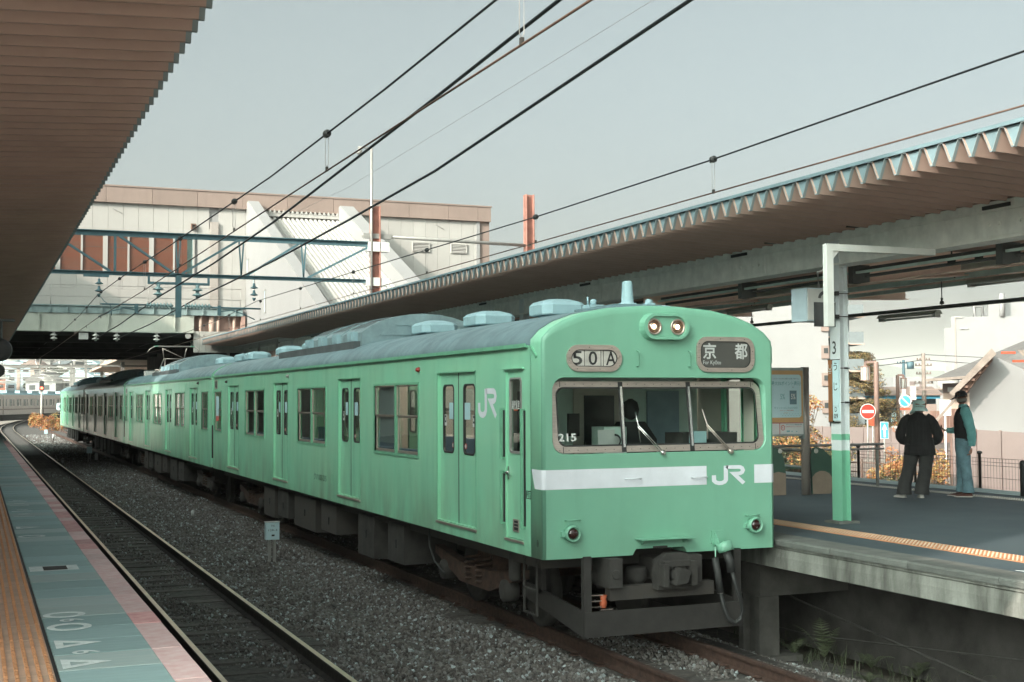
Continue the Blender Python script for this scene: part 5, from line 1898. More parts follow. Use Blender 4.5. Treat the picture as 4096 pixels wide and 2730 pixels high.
# conduits, cable bundles, lamps
for (x, z, rr_) in ((3.7, 4.30, .028), (3.78, 4.22, .022)):
    MB().tube([(x, -9, z), (x, 40, z)], rr_, 6).build('cable_bundle', M['darkpipe'], cr)
MB().box(3.62, 3.66, -9, 40, 4.245, 4.275).build('conduit', M['conduit'], cr)
MB().box(3.70, 3.72, -9, 40, 4.10, 4.125).build('conduit', M['beigew'], cr)
for k in range(17):
    y = -6.4 + 2.6 * k
    MB().box(3.58, 3.84, y, y + .10, 4.12, 4.36).build('cable_clamp', M['darkpipe'], cr)
for (x, z0, z1, mt) in ((5.5, 4.37, 4.47, 'girder'), (5.56, 4.27, 4.34, 'conduit'), (7.2, 4.38, 4.44, 'conduit')):
    MB().box(x, x + .06, -9, 40, z0, z1).build('cable_duct', M[mt], cr)
for k in range(18):
    y = -5.6 + 2.45 * k
    MB().tube([(5.53, y, 4.62), (5.53, y, 4.28)], .012, 6).build('hanger_rod', M['darkpipe'], cr)
    MB().tube([(6.0, y + .8, 4.62), (6.0, y + .8, 3.97)], .008, 6).build('hanger_rod', M['darkpipe'], cr)
    MB().lathe((6.0, y + .8, 3.99), [(.03, 0), (.03, .04), (.012, .05), (.02, .09)], n=8).build('rod_clamp', M['darkpipe'], cr)
MB().box(5.965, 6.035, -9, 40, 3.925, 3.975).build('lamp_rail', M['darkpipe'], cr)
def tube_lamp(x, y0, y1, z, label):
    t = thing('fluorescent_lamp', (x, y0, z), label, 'lamp', 'strip lamps under the right canopy')
    MB().prism([(x - .075, z), (x - .03, z + .055), (x + .03, z + .055), (x + .075, z)], 1, y0, y1).build('housing', M['girder'], t)
    for q in (y0 + .02, y1 - .07):
        MB().box(x - .05, x + .05, q, q + .05, z - .05, z).build('tube_holder', M['boxgrey'], t)
    for dx in (-.028, .028):
        MB().tube([(x + dx, y0 + .07, z - .028), (x + dx, y1 - .07, z - .028)], .014, 8).build('tube', M['lampwhite'], t)
tube_lamp(6.0, 2.62, 3.92, 3.86, 'dark cased strip lamp under the thin lamp rail right of the pillar')
tube_lamp(5.55, .1, 1.5, 4.18, 'larger strip lamp below the pale duct near the top right edge')
tube_lamp(6.0, 8.9, 10.2, 3.86, 'strip lamp under the lamp rail seen above the train corner')
tube_lamp(5.55, 6.2, 7.5, 4.18, 'strip lamp under the duct behind the train roof')
# small round fittings above the platform
m = MB()
for k, (y, h) in enumerate(((2.5, .22), (2.3, .26), (1.2, .25), (.7, .1), (.3, .1))):
    m.tube([(5.0, y, 4.42), (5.0, y, 4.42 + h * .6)], .012, 6)
    m.box(4.97, 5.04, y - .03, y + .05, 4.40, 4.47)
tag(m.build('beam_clamps', M['black'], cr))
sp_ = MB().prism([(.35, 4.20), (1.0, 4.24), (1.0, 4.07), (.6, 4.04)], 0, 6.2, 6.5)
tag(sp_.build('loudspeaker', M['darkpipe'], at=(6.3, .6, 4.1)), 'dark horn loudspeaker hanging under the duct beside the large strip lamp', 'loudspeaker')
# lower second canopy farther along
c2 = thing('low_canopy', (4, 36, 4.4), 'lower white canopy with small teeth beyond the train roof', 'canopy', 'platform canopies')
MB().box(2.6, 6.0, 31, 43, 4.70, 4.76).build('roof_sheet', M['whitew'], c2)
o = None
for k in range(60):
    if o is None:
        o = MB().prism([(31.0, 4.72), (31.14, 4.72), (31.07, 4.52)], 0, 2.585, 2.6).build('tooth', M['wallw'], c2)
    else: inst(o, c2, loc=(0, .2 * k, 0))
for y in (31.05, 34, 37, 40):
    MB().box(2.58, 2.66, y, y + .08, 3.6, 4.7).build('post', M['wallw'], c2)
MB().box(2.7, 2.75, 31, 43, 4.15, 4.35).build('beam', M['beigew'], c2)

# left canopy
cl = thing('platform_canopy', (-9, 10, 4.9), 'left platform canopy of brown folded metal overhanging the near platform', 'canopy', 'platform canopies')
deck(cl, -7.0, 180, [(-5.6, 4.845), (-7.6, 4.73), (-13.5, 4.60)], .185, 'folded_deck', M['deckbrown'])
caps(cl, -5.595, -7.0, 180, 4.845, .185, -1)
MB().box(-5.61, -5.585, -7, -7 + PIT * 180, 5.034, 5.10).build('edge_trim', M['cap'], cl)
MB().box(-13.5, -5.6, -7, -7 + PIT * 180, 5.06, 5.075).build('roof_sheet', M['roofdark'], cl)
MB().box(-8.3, -8.0, -7, 39, 4.35, 4.70).build('main_beam', M['beam'], cl)
# far canopy beyond the bridge
cf = thing('platform_canopy', (5, 80, 5), 'cream canopy slab reaching out beyond the dark bridge', 'canopy', 'platform canopies')
MB().prism([(68, 5.2), (92, 4.82), (92, 4.95), (68, 5.55)], 0, 1.4, 9).build('canopy_slab', M['beigew'], cf)
MB().box(1.38, 1.42, 67.5, 70.5, 5.2, 6.0).build('screen', M['greycl'], cf)
for y in (74, 82, 90):
    MB().box(5, 5.2, y, y + .2, 1, 4.9).build('post', M['beam'], cf)

# ---------------------------------------------------------------- station pillars
def pillar(y, label, sign=False):
    t = thing('platform_pillar', (3.28, y, 1.1), label, 'pillar', 'canopy pillars')
    MB().box(3.12, 3.43, y - .06, y + .24, 1.095, 1.125).build('base_plate', M['coping'], t)
    for (z0, z1, mt) in ((1.125, 2.0, 'colgreen'), (2.0, 2.13, 'colwhite'), (2.13, 2.205, 'colgreen'), (2.205, 4.635, 'colwhite')):
        q = MB()
        q.box(3.213, 3.225, y, y + .20, z0, z1)
        q.box(3.333, 3.345, y, y + .20, z0, z1)
        q.box(3.225, 3.333, y + .07, y + .082, z0, z1)
        q.build('column', M[mt], t)
    for z in (4.3, 4.0):
        MB().box(3.225, 3.333, y + .01, y + .19, z, z + .012).build('stiffener', M['colwhite'], t)
    return t
pl = pillar(1.21, 'green and white steel pillar carrying the D09 station name strip')
for k, y in enumerate((11.3, 21.3, 31.3)):
    pillar(y, 'white steel pillar behind the train roof, %s along the platform' % ('next', 'third', 'fourth')[k])
pillar(-8.7, 'green steel pillar beside the camera, out of view')
for k in range(5):  # unseen left pillars, added for upright reflections in the train side
    c = copy_tree(pl)
    c.location = (-8.15, -4.0 + 10.0 * k, 1.1)
    c['label'] = 'added unseen pillar under the left canopy for reflections in the train, %s from the camera' % ('first', 'second', 'third', 'fourth', 'fifth')[k]
nb = thing('station_name_strip', (3.25, 1.45, 2.36), 'narrow brown and white station name strip clamped to the green pillar', 'station sign')
MB().box(3.190, 3.2125, 1.345, 1.43, 2.36, 3.135).build('brown_panel', M['brownsign'], nb)
MB().box(3.192, 3.2125, 1.218, 1.342, 2.375, 3.13).build('white_panel', M['signblue'], nb)
m = MB()
m.box(3.188, 3.2125, 1.212, 1.434, 2.350, 2.360); m.box(3.188, 3.2125, 1.212, 1.434, 3.135, 3.143); m.box(3.188, 3.21, 1.3425, 1.3445, 2.36, 3.13)
m.box(3.1905, 3.192, 1.218, 1.342, 2.555, 2.557)
m.build('frame', M['print_black'], nb)
def tx(s, y, z, w, h, x=3.1915):
    text(s, 'lettering', w, h, (x, y, z), (0, -1, 0), (0, 0, 1), M['print_black'], nb, ext=.001, bold=.01)
tx('う', 1.28, 3.05, .075, .10); tx('じ', 1.28, 2.80, .075, .10); tx('D', 1.28, 2.515, .045, .062); tx('09', 1.28, 2.43, .08, .062)
m = MB()
strokes(m, [[(-.05, .03), (-.05, -.01), (-.03, -.03), (.03, -.03), (.05, -.01), (.05, .03)], [(-.05, -.055), (.05, -.055)], [(-.03, -.08), (.03, -.08)]], .009, (3.1895, 1.388, 3.05), (0, -1, 0), (0, 0, 1), .62, 1)
m.build('emblem', M['signblue'], nb)
text('3', 'lettering', .075, .165, (3.2125, 1.325, 3.29), (0, -1, 0), (0, 0, 1), M['print_black'], pl, ext=.001, bold=.01)
for z in (3.03, 2.60):
    q = MB()
    q.box(3.213, 3.355, 1.200, 1.206, z - .006, z + .006)
    q.box(3.27, 3.32, 1.19, 1.204, z - .012, z + .012)
    q.build('strap', M['black'], nb)
# monitor case and its hanging bracket
mc = thing('platform_monitor', (3.1, 1.5, 3.63), 'pale blue monitor case strapped to the pillar, seen from behind', 'monitor')
MB().box(2.75, 3.15, 1.25, 1.57, 3.615, 4.03).build('case', M['boxblue'], mc)
MB().box(2.765, 3.135, 1.238, 1.2495, 3.63, 4.015).build('back_panel', M['boxgrey'], mc)
m = MB()
for z in (3.67, 3.96):
    m.box(3.15, 3.36, 1.195, 1.205, z, z + .012)
    m.box(3.15, 3.20, 1.19, 1.26, z - .02, z + .03)
m.build('strap', M['black'], mc)
m = MB(); m.tube([(3.05, 1.4, 4.03), (3.03, 1.4, 4.25), (3.20, 1.3, 4.33)], .02, 8); m.build('flexible_conduit', M['boxgrey'], mc)
def nearer(mb):
    mb.v = [(-6.787 + (x + 6.787) * .867, -12.134 + (y + 12.134) * .867, 2.668 + (z - 2.668) * .867) for x, y, z in mb.v]
    return mb
hb = thing('hanging_bracket', (1.75, -.57, 3.43), 'white square tube bracket hanging in front of the monitor with a black plate', 'bracket')
m = MB()
m.box(3.02, 3.115, 1.18, 1.27, 3.55, 4.585)
m.box(3.115, 4.72, 1.18, 1.27, 4.50, 4.585)
m.prism([(3.115, 4.50), (3.22, 4.50), (3.115, 4.39)], 1, 1.20, 1.25)
nearer(m).build('tube_frame', M['whitew'], hb)
nearer(MB().box(2.895, 3.205, 1.275, 1.30, 3.55, 3.855)).build('black_plate', M['print_black'], hb)
m = MB()
a0 = [(3.055 + .10 * math.cos(R(a)), 3.90 + .10 * math.sin(R(a))) for a in range(-5, 186, 12)]
a1 = [(3.055 + .060 * math.cos(R(a)), 3.90 + .06 * math.sin(R(a))) for a in range(-5, 186, 12)]
n = len(a0)
m.add([(a, 1.29, b) for a, b in a0] + [(a, 1.29, b) for a, b in a1], [(i, i + 1, n + i + 1, n + i) for i in range(n - 1)])
nearer(m).build('black_arch', M['print_black'], hb)

# ================================================================ GANTRY, POLES, WIRES
ga = thing('catenary_gantry', (-2, 21, 5.8), 'teal lattice gantry across both tracks with insulators and hangers', 'gantry')
YG = 21.0
m = MB()
m.box(-12, 3.45, YG - .07, YG + .07, 6.84, 6.86); m.box(-12, 3.45, YG - .01, YG + .01, 6.72, 6.86)
m.build('top_chord', M['gantry'], ga)
m = MB()
m.box(-12, 3.2, YG - .06, YG + .06, 5.83, 5.848); m.box(-12, 3.2, YG - .01, YG + .01, 5.75, 5.848)
m.build('bottom_chord', M['gantry'], ga)
for a in (-8.0, -6.6, -5.1, -3.61, -2.09, -.50, 1.12):
    q = MB()
    if a > -3:
        q.bar((a - .06, YG, 6.74), (a, YG, 5.84), .035, .035); q.bar((a + .06, YG, 6.74), (a, YG, 5.84), .035, .035)
    else: q.bar((a, YG, 6.78), (a, YG, 5.8), .06, .05)
    q.build('post', M['gantry'], ga)
for a, b in (((-7.9, 6.74), (-6.7, 5.85)), ((-6.5, 6.74), (-5.3, 5.85)), ((-5.1, 6.74), (-3.72, 5.85)), ((-3.52, 6.74), (-2.2, 5.85)), ((-.58, 6.74), (-1.98, 5.85)), ((1.02, 6.74), (-.36, 5.85)), ((2.92, 6.74), (1.24, 5.85))):
    MB().bar((a[0], YG, a[1]), (b[0], YG, b[1]), .065, .055).build('diagonal', M['gantry'], ga)
m = MB()
m.box(-2.14, -2.0, YG - .05, YG + .05, 4.74, 5.84)
for z in (4.78, 4.84, 4.90, 5.0):
    m.lathe((-2.1, YG - .05, z), [(.012, 0), (.01, .012)], axis=(0, -1, 0), n=6); m.lathe((-2.04, YG - .05, z), [(.012, 0), (.01, .012)], axis=(0, -1, 0), n=6)
m.build('drop_post', M['gantry'], ga)
m = MB()
m.box(-2.82, -1.30, YG - .04, YG + .04, 5.56, 5.62)
m.box(-2.82, -2.77, YG - .04, YG + .04, 5.62, 5.80); m.box(-1.35, -1.30, YG - .04, YG + .04, 5.62, 5.80)
m.box(-2.35, -1.75, YG - .05, YG + .05, 5.80, 5.83)
m.build('cradle', M['gantry'], ga)
def post_ins(x, y, ztop, mt, par, s=1.0):
    q = MB()
    q.lathe((x, y, ztop), [(.05, 0), (.05, .05), (.045, .07), (.13, .115), (.13, .13), (.045, .15), (.045, .20), (.13, .245), (.13, .26), (.05, .28), (.04, .33)], axis=(0, 0, -1), n=14)
    return q.build('insulator', M[mt], par)
post_ins(-2.56, YG, 5.56, 'insul_t', ga); post_ins(-1.60, YG, 5.56, 'insul_t', ga)
def string(x, ztop, par):
    q = MB()
    q.tube([(x, YG, ztop), (x, YG, ztop - .14)], .008, 6)
    for k in range(2):
        z = ztop - .14 - k * .18
        q.lathe((x, YG, z), [(.01, 0), (.03, .01), (.035, .08), (.10, .12), (.10, .13), (.02, .15)], axis=(0, 0, -1), n=12)
    q.lathe((x, YG, ztop - .52), [(.055, 0), (.03, .05), (.012, .08)], axis=(0, 0, -1), n=8)
    q.build('hanger_string', M['gantry'], par)
string(-3.98, 5.80, ga); string(-.17, 5.80, ga)
m = MB()
m.tube([(-3.95, YG, 5.035), (-2.85, YG, 5.035)], .022, 8); m.tube([(-1.25, YG, 5.01), (.0, YG, 5.0)], .022, 8)
m.build('steady_tube', M['gantry'], ga)
m = MB()
for x0, x1 in ((-2.85, -2.2), (-1.92, -1.25)):
    k = 8
    for i in range(k):
        xx = x0 + (x1 - x0) * i / k
        m.lathe((xx, YG, 5.03), [(.03, 0), (.075, .02), (.075, .03), (.03, .05), (.03, (x1 - x0) / k)], axis=(1, 0, 0), n=10)
m.build('rod_insulator', M['insul_t'], ga)
m = MB()
for x, sg in ((-3.09, -1), (-1.05, 1)):
    m.box(x - .04, x + .04, YG - .04, YG + .04, 4.82, 5.06)
    m.tube([(x, YG, 4.90), (x + sg * .3, YG, 4.95), (x + sg * .6, YG, 4.86), (x + sg * .9, YG, 4.72)], .014, 6)
m.build('registration_arm', M['gantry'], ga)
m = MB()
m.tube([(-4.0, YG, 5.28), (-3.85, YG, 5.1), (-3.7, YG, 5.0), (-3.68, YG, 4.75)], .010, 6)
m.build('jumper', M['gantry'], ga)
MB().box(-4.35, -3.75, YG - .04, YG + .04, 5.70, 5.75).build('clamp_plate', M['gantry'], ga)
# poles
def hpole(x, y, z0, z1, w, label, base=True):
    t = thing('catenary_pole', (x, y, z0), label, 'pole', 'red oxide poles')
    q = MB()
    q.box(x - w, x - w + .02, y - w, y + w, z0, z1); q.box(x + w - .02, x + w, y - w, y + w, z0, z1); q.box(x - w, x + w, y - .012, y + .012, z0, z1)
    q.build('shaft', M['polerust'], t)
    return t
p1 = hpole(3.06, YG, 1.1, 7.82, .12, 'rust coloured steel pole carrying the right end of the gantry')
m = MB(); m.box(2.85, 3.42, YG - .12, YG + .12, 6.6, 6.85); m.box(2.8, 3.42, YG - .10, YG + .10, 5.68, 5.9)
m.build('clamp', M['beam'], p1)
p2 = hpole(7.54, YG, 1.1, 8.38, .12, 'pink rust coloured steel pole standing alone behind the right canopy')
m = MB(); m.tube([(2.7, YG, 7.03), (7.6, YG, 6.95)], .045, 8); m.box(2.72, 3.5, YG - .06, YG + .06, 6.95, 7.08)
tag(m.build('cross_arm', M['galv'], at=(3, YG, 7)), 'long pale horizontal tube joining the two rust coloured poles', 'cross arm')
lp = thing('lamp_mast', (2.91, YG, 5), 'slim pale grey mast with a small lamp arm rising above the gantry', 'mast')
MB().tube([(2.93, YG - .1, 5.0), (2.93, YG - .1, 9.38)], .035, 8).build('mast', M['galv'], lp)
m = MB(); m.tube([(2.93, YG - .1, 9.36), (2.55, YG - .1, 9.36)], .02, 6); m.build('arm', M['galv'], lp)
m = MB(); m.lathe((2.62, YG - .1, 9.34), [(.03, 0), (.07, .05), (.075, .16), (.02, .18)], axis=(-.25, 0, -1), n=10); m.build('lamp_head', M['galv'], lp)

def wire(name, pts, r, mt, label, group=None):
    o = MB()
    o.tube(pts, r, 6)
    return tag(o.build(name, M[mt], at=pts[0]), label, 'wire', group)
GW = 'overhead wires'
ml = [(-4, -16, 5.16), (-4, -9, 5.05), (-4, -3, 4.965), (-4, 1, 4.955), (-4, 5, 5.02), (-4, 9, 5.08), (-4, 15, 5.2), (-4, 20.9, 5.27), (-4, 27, 5.12), (-4, 33, 5.06), (-4, 39, 5.1), (-4, 60, 5.1)]
mr = [(0, -16, 5.2), (0, -9, 5.13), (0, -5, 5.09), (0, -1, 5.045), (0, 3.3, 5.05), (0, 8.4, 5.1), (0, 14, 5.16), (-.1, 20.9, 5.2), (0, 27, 5.08), (0, 33, 5.02), (0, 39, 5.05), (0, 60, 5.05)]
wire('messenger_wire', ml, .0085, 'wire', 'upper wire over the near track, carrying black hanger clips', GW)
wire('messenger_wire', mr, .0085, 'wire', 'upper wire over the train, carrying black hanger clips', GW)
wire('contact_wire', [(-4, -16, 4.62), (-4, 0, 4.64), (-4, 12, 4.63), (-4.05, 21, 4.66), (-3.95, 40, 4.66), (-4, 90, 4.66)], .0075, 'wirec', 'lower contact wire over the near track', GW)
wire('contact_wire', [(0, -16, 4.71), (0, 8, 4.71), (-.05, 21, 4.69), (.05, 40, 4.67), (0, 90, 4.67)], .0075, 'wirec', 'lower contact wire over the green train', GW)
wire('feeder_cable', [(-2.56, -16, 6.5), (-2.56, -8, 6.05), (-2.56, -2.98, 5.81), (-2.56, 0, 5.68), (-2.56, 7.5, 5.40), (-2.56, 13, 5.29), (-2.56, 20.9, 5.24), (-2.58, 30, 5.05), (-2.60, 38.6, 4.98)], .017, 'wire', 'thick black feeder cable ending at the left gantry insulator', GW)
wire('feeder_cable', [(-1.6, -16, 6.7), (-1.6, -8, 6.15), (-1.6, -3.4, 5.81), (-1.6, 2.75, 5.46), (-1.6, 6.7, 5.37), (-1.6, 12, 5.28), (-1.6, 20.9, 5.24), (-1.7, 30, 5.05), (-1.84, 38.6, 4.98)], .017, 'wire', 'thick black feeder cable ending at the right gantry insulator', GW)
wire('thin_wire', [(-.9, -12, 6.5), (-.9, -1.5, 6.43), (-.9, 9.3, 6.30), (-.9, 21, 6.6)], .0022, 'galv', 'hair thin pale wire between the feeders and the canopy', GW)
hg = None
def dropper(x, y, zt, zb, label):
    t = thing('wire_hanger', (x, y, zt), label, 'wire hanger', 'hangers between the overhead wires')
    q = MB()
    q.lathe((x, y - .03, zt), [(.012, 0), (.034, .008), (.034, .052), (.012, .06)], axis=(0, 1, 0), n=12)
    q.box(x - .012, x + .012, y - .045, y + .05, zt - .03, zt - .018)
    q.build('clip', M['black'], t)
    q = MB()
    for s in (-1, 1):
        q.tube([(x + s * .014, y, zt - .02), (x + s * .014, y, zb + .055), (x, y, zb + .03)], .0028, 5)
    q.build('loop', M['galv'], t)
    MB().box(x - .010, x + .010, y - .014, y + .014, zb - .008, zb + .032).build('foot_clip', M['dark2'], t)
import bisect
def zat(pts, y):
    for (x0, y0, z0), (x1, y1, z1) in zip(pts, pts[1:]):
        if y0 <= y <= y1: return z0 + (z1 - z0) * (y - y0) / (y1 - y0)
OR = ['first', 'second', 'third', 'fourth', 'fifth', 'sixth', 'seventh', 'eighth', 'ninth', 'tenth', 'eleventh']
for i in range(9):
    y = -5.6 + 4.3 * i
    dropper(-4, y, zat(ml, y), 4.64, '%s hanger from the camera between the wires of the near track' % OR[i])
    y = -5.5 + 4.42 * i
    dropper(0, y, zat(mr, y), 4.71, '%s hanger from the camera between the wires over the train' % OR[i])
# bridge insulators
bi = thing('bridge_insulators', (-2, YF - .3, 5.2), 'row of cream disc insulators under the bridge girder', 'insulators')
for x in (-4.08, -2.60, -1.84, -.38):
    post_ins(x, YF - .36, 5.22, 'insul', bi)
    MB().box(x - .16, x + .16, YF - .46, YF - .26, 5.215, 5.24).build('bracket', M['galv'], bi)
# ================================================================ RIGHT PLATFORM FURNITURE
nbd = thing('notice_board', (5.3, 5.3, 1.1), 'platform notice board with orange cashless poster on a round post', 'notice board')
MB().box(4.66, 5.515, 5.24, 5.34, 2.05, 3.14).build('board_frame', M['boardgrey'], nbd)
MB().box(4.70, 5.49, 5.225, 5.2405, 2.27, 3.095).build('poster', M['poster'], nbd)
MB().prism(rrect(4.74, 5.455, 2.345, 3.03, .05), 1, 5.222, 5.2252).build('poster_panel', M['posterb'], nbd)
MB().box(4.70, 5.49, 5.225, 5.2405, 2.08, 2.262).build('lower_poster', M['white'], nbd)
m = MB()
m.box(4.70, 5.49, 5.221, 5.2235, 2.255, 2.265); m.box(5.035, 5.045, 5.221, 5.2235, 2.08, 2.255)
n = 18
ring(m, [(5.10 + .038 * math.cos(2 * PI * k / n), 2.185 + .045 * math.sin(2 * PI * k / n)) for k in range(n)], [(5.10 + .028 * math.cos(2 * PI * k / n), 2.185 + .034 * math.sin(2 * PI * k / n)) for k in range(n)], 1, 5.221, 5.2235)
m.build('red_print', M['posterred'], nbd)
E1 = dict(ux=(1, 0, 0), uz=(0, 0, 1))
def pt_(s, w, h, x, z, mt, bold=.008, y=5.2215):
    text(s, 'lettering', w, h, (x, y, z), (1, 0, 0), (0, 0, 1), M[mt], nbd, ext=.0005, bold=bold)
pt_('このマークのある店舗でお買い物すると', .50, .026, 5.17, 2.965, 'posterd')
pt_('最大5%ポイント還元!', .55, .072, 5.17, 2.89, 'postert', .02)
MB().box(5.235, 5.365, 5.219, 5.2218, 2.555, 2.775).build('dark_card', M['posterd'], nbd)
pt_('5%', .085, .09, 5.30, 2.68, 'white', .02, 5.2185)
pt_('5%', .085, .09, 5.10, 2.68, 'postert', .012)
pt_('加盟店', .03, .02, 5.30, 2.83, 'posterd')
pt_('キャッシュレスGO!GO!', .44, .036, 5.16, 2.50, 'postert', .02)
pt_('ポイント還元事業', .26, .016, 5.18, 2.46, 'posterred')
pt_('消費者還元', .09, .012, 5.16, 2.42, 'poster')
pt_('キャッシュレス・消費者還元事業', .30, .02, 5.31, 2.235, 'posterd')
pt_('対象期間 2019.10.1-2020.6.30', .30, .016, 5.30, 2.20, 'posterred')
pt_('R', .025, .035, 5.10, 2.185, 'posterred')
m = MB(); random.seed(5)
for k in range(16):
    x = 5.06 + .027 * k
    m.box(x, x + .014, 5.2208, 5.2218, 2.375 if k % 2 else 2.40, 2.383 if k % 2 else 2.408)
m.box(5.17, 5.23, 5.221, 5.2235, 2.115, 2.14); m.box(5.26, 5.28, 5.221, 5.2235, 2.115, 2.135); m.box(5.35, 5.37, 5.221, 5.2235, 2.115, 2.13)
m.build('small_logos', M['postert'], nbd)
q = MB().lathe((5.60, 5.33, 1.1), [(.072, 0), (.072, 2.05), (.04, 2.055)], n=24)
q.build('post', M['postgrey'], nbd)
MB().box(5.51, 5.57, 5.28, 5.38, 2.0, 3.05).build('post_clamp', M['boardgrey'], nbd)
# benches: side panels with round seat ends
def bench(x0, x1, y, label):
    t = thing('platform_bench', (x0, y, 1.1), label, 'bench', 'benches beside the notice board')
    def sp_panel(x, lean):
        pts = [(x - .13, 1.105), (x + .20, 1.105), (x + .26, 1.32), (x + .27, 1.52), (x + .20, 1.70), (x + .06, 1.83), (x - .06, 1.865), (x - .12, 1.83), (x - .15, 1.7)]
        pts = [(x + (a - x) * lean, b) for a, b in pts]
        MB().prism(pts, 1, y, y + .03).build('side_panel', M['benchg'], t)
        pp = [(x - .12, 1.106), (x + .19, 1.106)] + [(x + .04 + .195 * math.cos(R(a)), 1.28 + .20 * math.sin(R(a))) for a in (0, 25, 50, 75, 100, 125, 150)] + [(x - .125, 1.30)]
        pp = [(x + (a - x) * lean, b) for a, b in pp]
        MB().prism(pp, 1, y - .004, y).build('lower_tan_shape', M['benchp'], t)  # paler tan shape laid over the lower part of the end panel
        MB().lathe((x - .06 * lean, y, 1.80), [(.038, 0), (.038, .012)], axis=(0, -1, 0), n=18).build('rail_end', M['lampwhite'], t)
    sp_panel(x0, 1.12); 
    MB().lathe((x0 - .06, y + .03, 1.80), [(.028, 0), (.028, 1.6)], axis=(0, 1, 0), n=12).build('back_rail', M['galv'], t)
    MB().box(x0 - .05, x0 + .30, y + .08, y + 1.6, 1.48, 1.51).build('seat', M['benchg'], t)
bench(5.86, 6.2, 5.32, 'dark green bench with curved tan based end panel right of the board post')
t = thing('platform_bench', (5.1, 5.32, 1.1), 'dark green bench with curved end panel partly hidden by the train nose', 'bench', 'benches beside the notice board')
pts = [(4.75, 1.105), (5.24, 1.105), (5.24, 1.45), (5.20, 1.70), (5.12, 1.84), (5.02, 1.87), (4.92, 1.83), (4.80, 1.70), (4.74, 1.4)]
MB().prism(pts, 1, 5.36, 5.39).build('side_panel', M['benchg'], t)
MB().prism([(4.76, 1.106), (5.235, 1.106), (5.235, 1.45), (5.1, 1.48), (4.9, 1.44), (4.80, 1.36)], 1, 5.356, 5.36).build('lower_tan_shape', M['benchp'], t)
MB().lathe((5.13, 5.36, 1.81), [(.038, 0), (.038, .012)], axis=(0, -1, 0), n=18).build('rail_end', M['lampwhite'], t)
MB().lathe((5.13, 5.39, 1.81), [(.028, 0), (.028, 1.6)], axis=(0, 1, 0), n=12).build('back_rail', M['galv'], t)
m = MB(); m.tube([(4.6, 6.4, 1.84), (8.0, 6.4, 1.84)], .022, 8); m.tube([(4.6, 6.4, 1.76), (8.0, 6.4, 1.76)], .018, 8); m.box(5.2, 5.75, 6.35, 6.7, 1.49, 1.53)
for x in (4.7, 6.4, 7.9): m.bar((x, 6.45, 1.1), (x, 6.45, 1.84), .04, .04)
tag(m.build('leaning_rail', M['galv'], at=(6, 6.4, 1.1)), 'round metal leaning rail behind the benches', 'rail')
# black bollard at the picture's right edge
bo = thing('black_post', (8.42, 3.5, 1.1), 'black post cut by the right edge of the photo beside the man', 'post')
MB().lathe((8.475, 3.62, 1.1), [(.05, 0), (.05, .42), (.055, .43), (.055, .52), (.04, .55), (.005, .56)], n=14).build('post', M['black'], bo)

# black speakers or signals at the left edge
lf = thing('platform_mirror', (-6.55, -1.4, 3.0), 'black round signal repeater hanging at the left edge of the photo', 'signal repeater')
m = MB()
m.tube([(-6.60, -1.40, 3.29), (-6.60, -1.40, 3.0)], .012, 6)
m.tube([(-6.62, -1.40, 3.29), (-6.85, -1.40, 3.29), (-6.85, -1.40, 4.75)], .012, 6)
m.box(-6.62, -6.50, -1.41, -1.39, 3.28, 3.30)
m.build('rod', M['darkpipe'], lf)
MB().lathe((-6.60, -1.38, 3.06), [(.088, 0), (.088, .06), (.06, .08)], axis=(-.2, -1, 0), n=24).build('housing', M['black'], lf)
MB().lathe((-6.615, -1.40, 2.90), [(.05, 0), (.05, .05)], axis=(-.2, -1, 0), n=20).build('lamp', M['black'], lf)

# ================================================================ STREET GRID BEHIND THE PLATFORM (turned about 22.6 degrees)
cg, sg_ = math.cos(R(22.6)), math.sin(R(22.6))
def SW(u, d, z):
    return Vector((-6.787 + u * cg + d * sg_, -12.134 - u * sg_ + d * cg, z))
SKEW = [0, 0]
def sbuild(mb, name, mats, parent=None, at=None):
    mb.v = [tuple(SW(v[0] + (v[1] - SKEW[1]) * SKEW[0], v[1], v[2])) for v in mb.v]
    return mb.build(name, mats, parent, at)
def sthing(name, u, d, z, label, cat, group=None):
    return thing(name, SW(u, d, z), label, cat, group)
# road
struct(sbuild(MB().quad((4, 17, -.12), (60, 17, -.12), (60, 140, -.12), (4, 140, -.12)), 'street', M['road']))
m = MB()
for a, b, c, d in (((15, 57.0), (30, 57.0), (30, 57.3), (15, 57.3)), ((9, 36), (22, 31.5), (22, 31.75), (9, 36.3)), ((9, 41), (24, 38.5), (24, 38.75), (9, 41.3)), ((11, 30), (22, 27.2), (22, 27.35), (11, 30.2))):
    m.quad((*a, -.112), (*b, -.112), (*c, -.112), (*d, -.112))
struct(sbuild(m, 'road_marking', M['roadline']))
struct(MB().box(9.1, 12.3, -12, 70, -.5, -.30).build('far_track_bed', M['bed']))
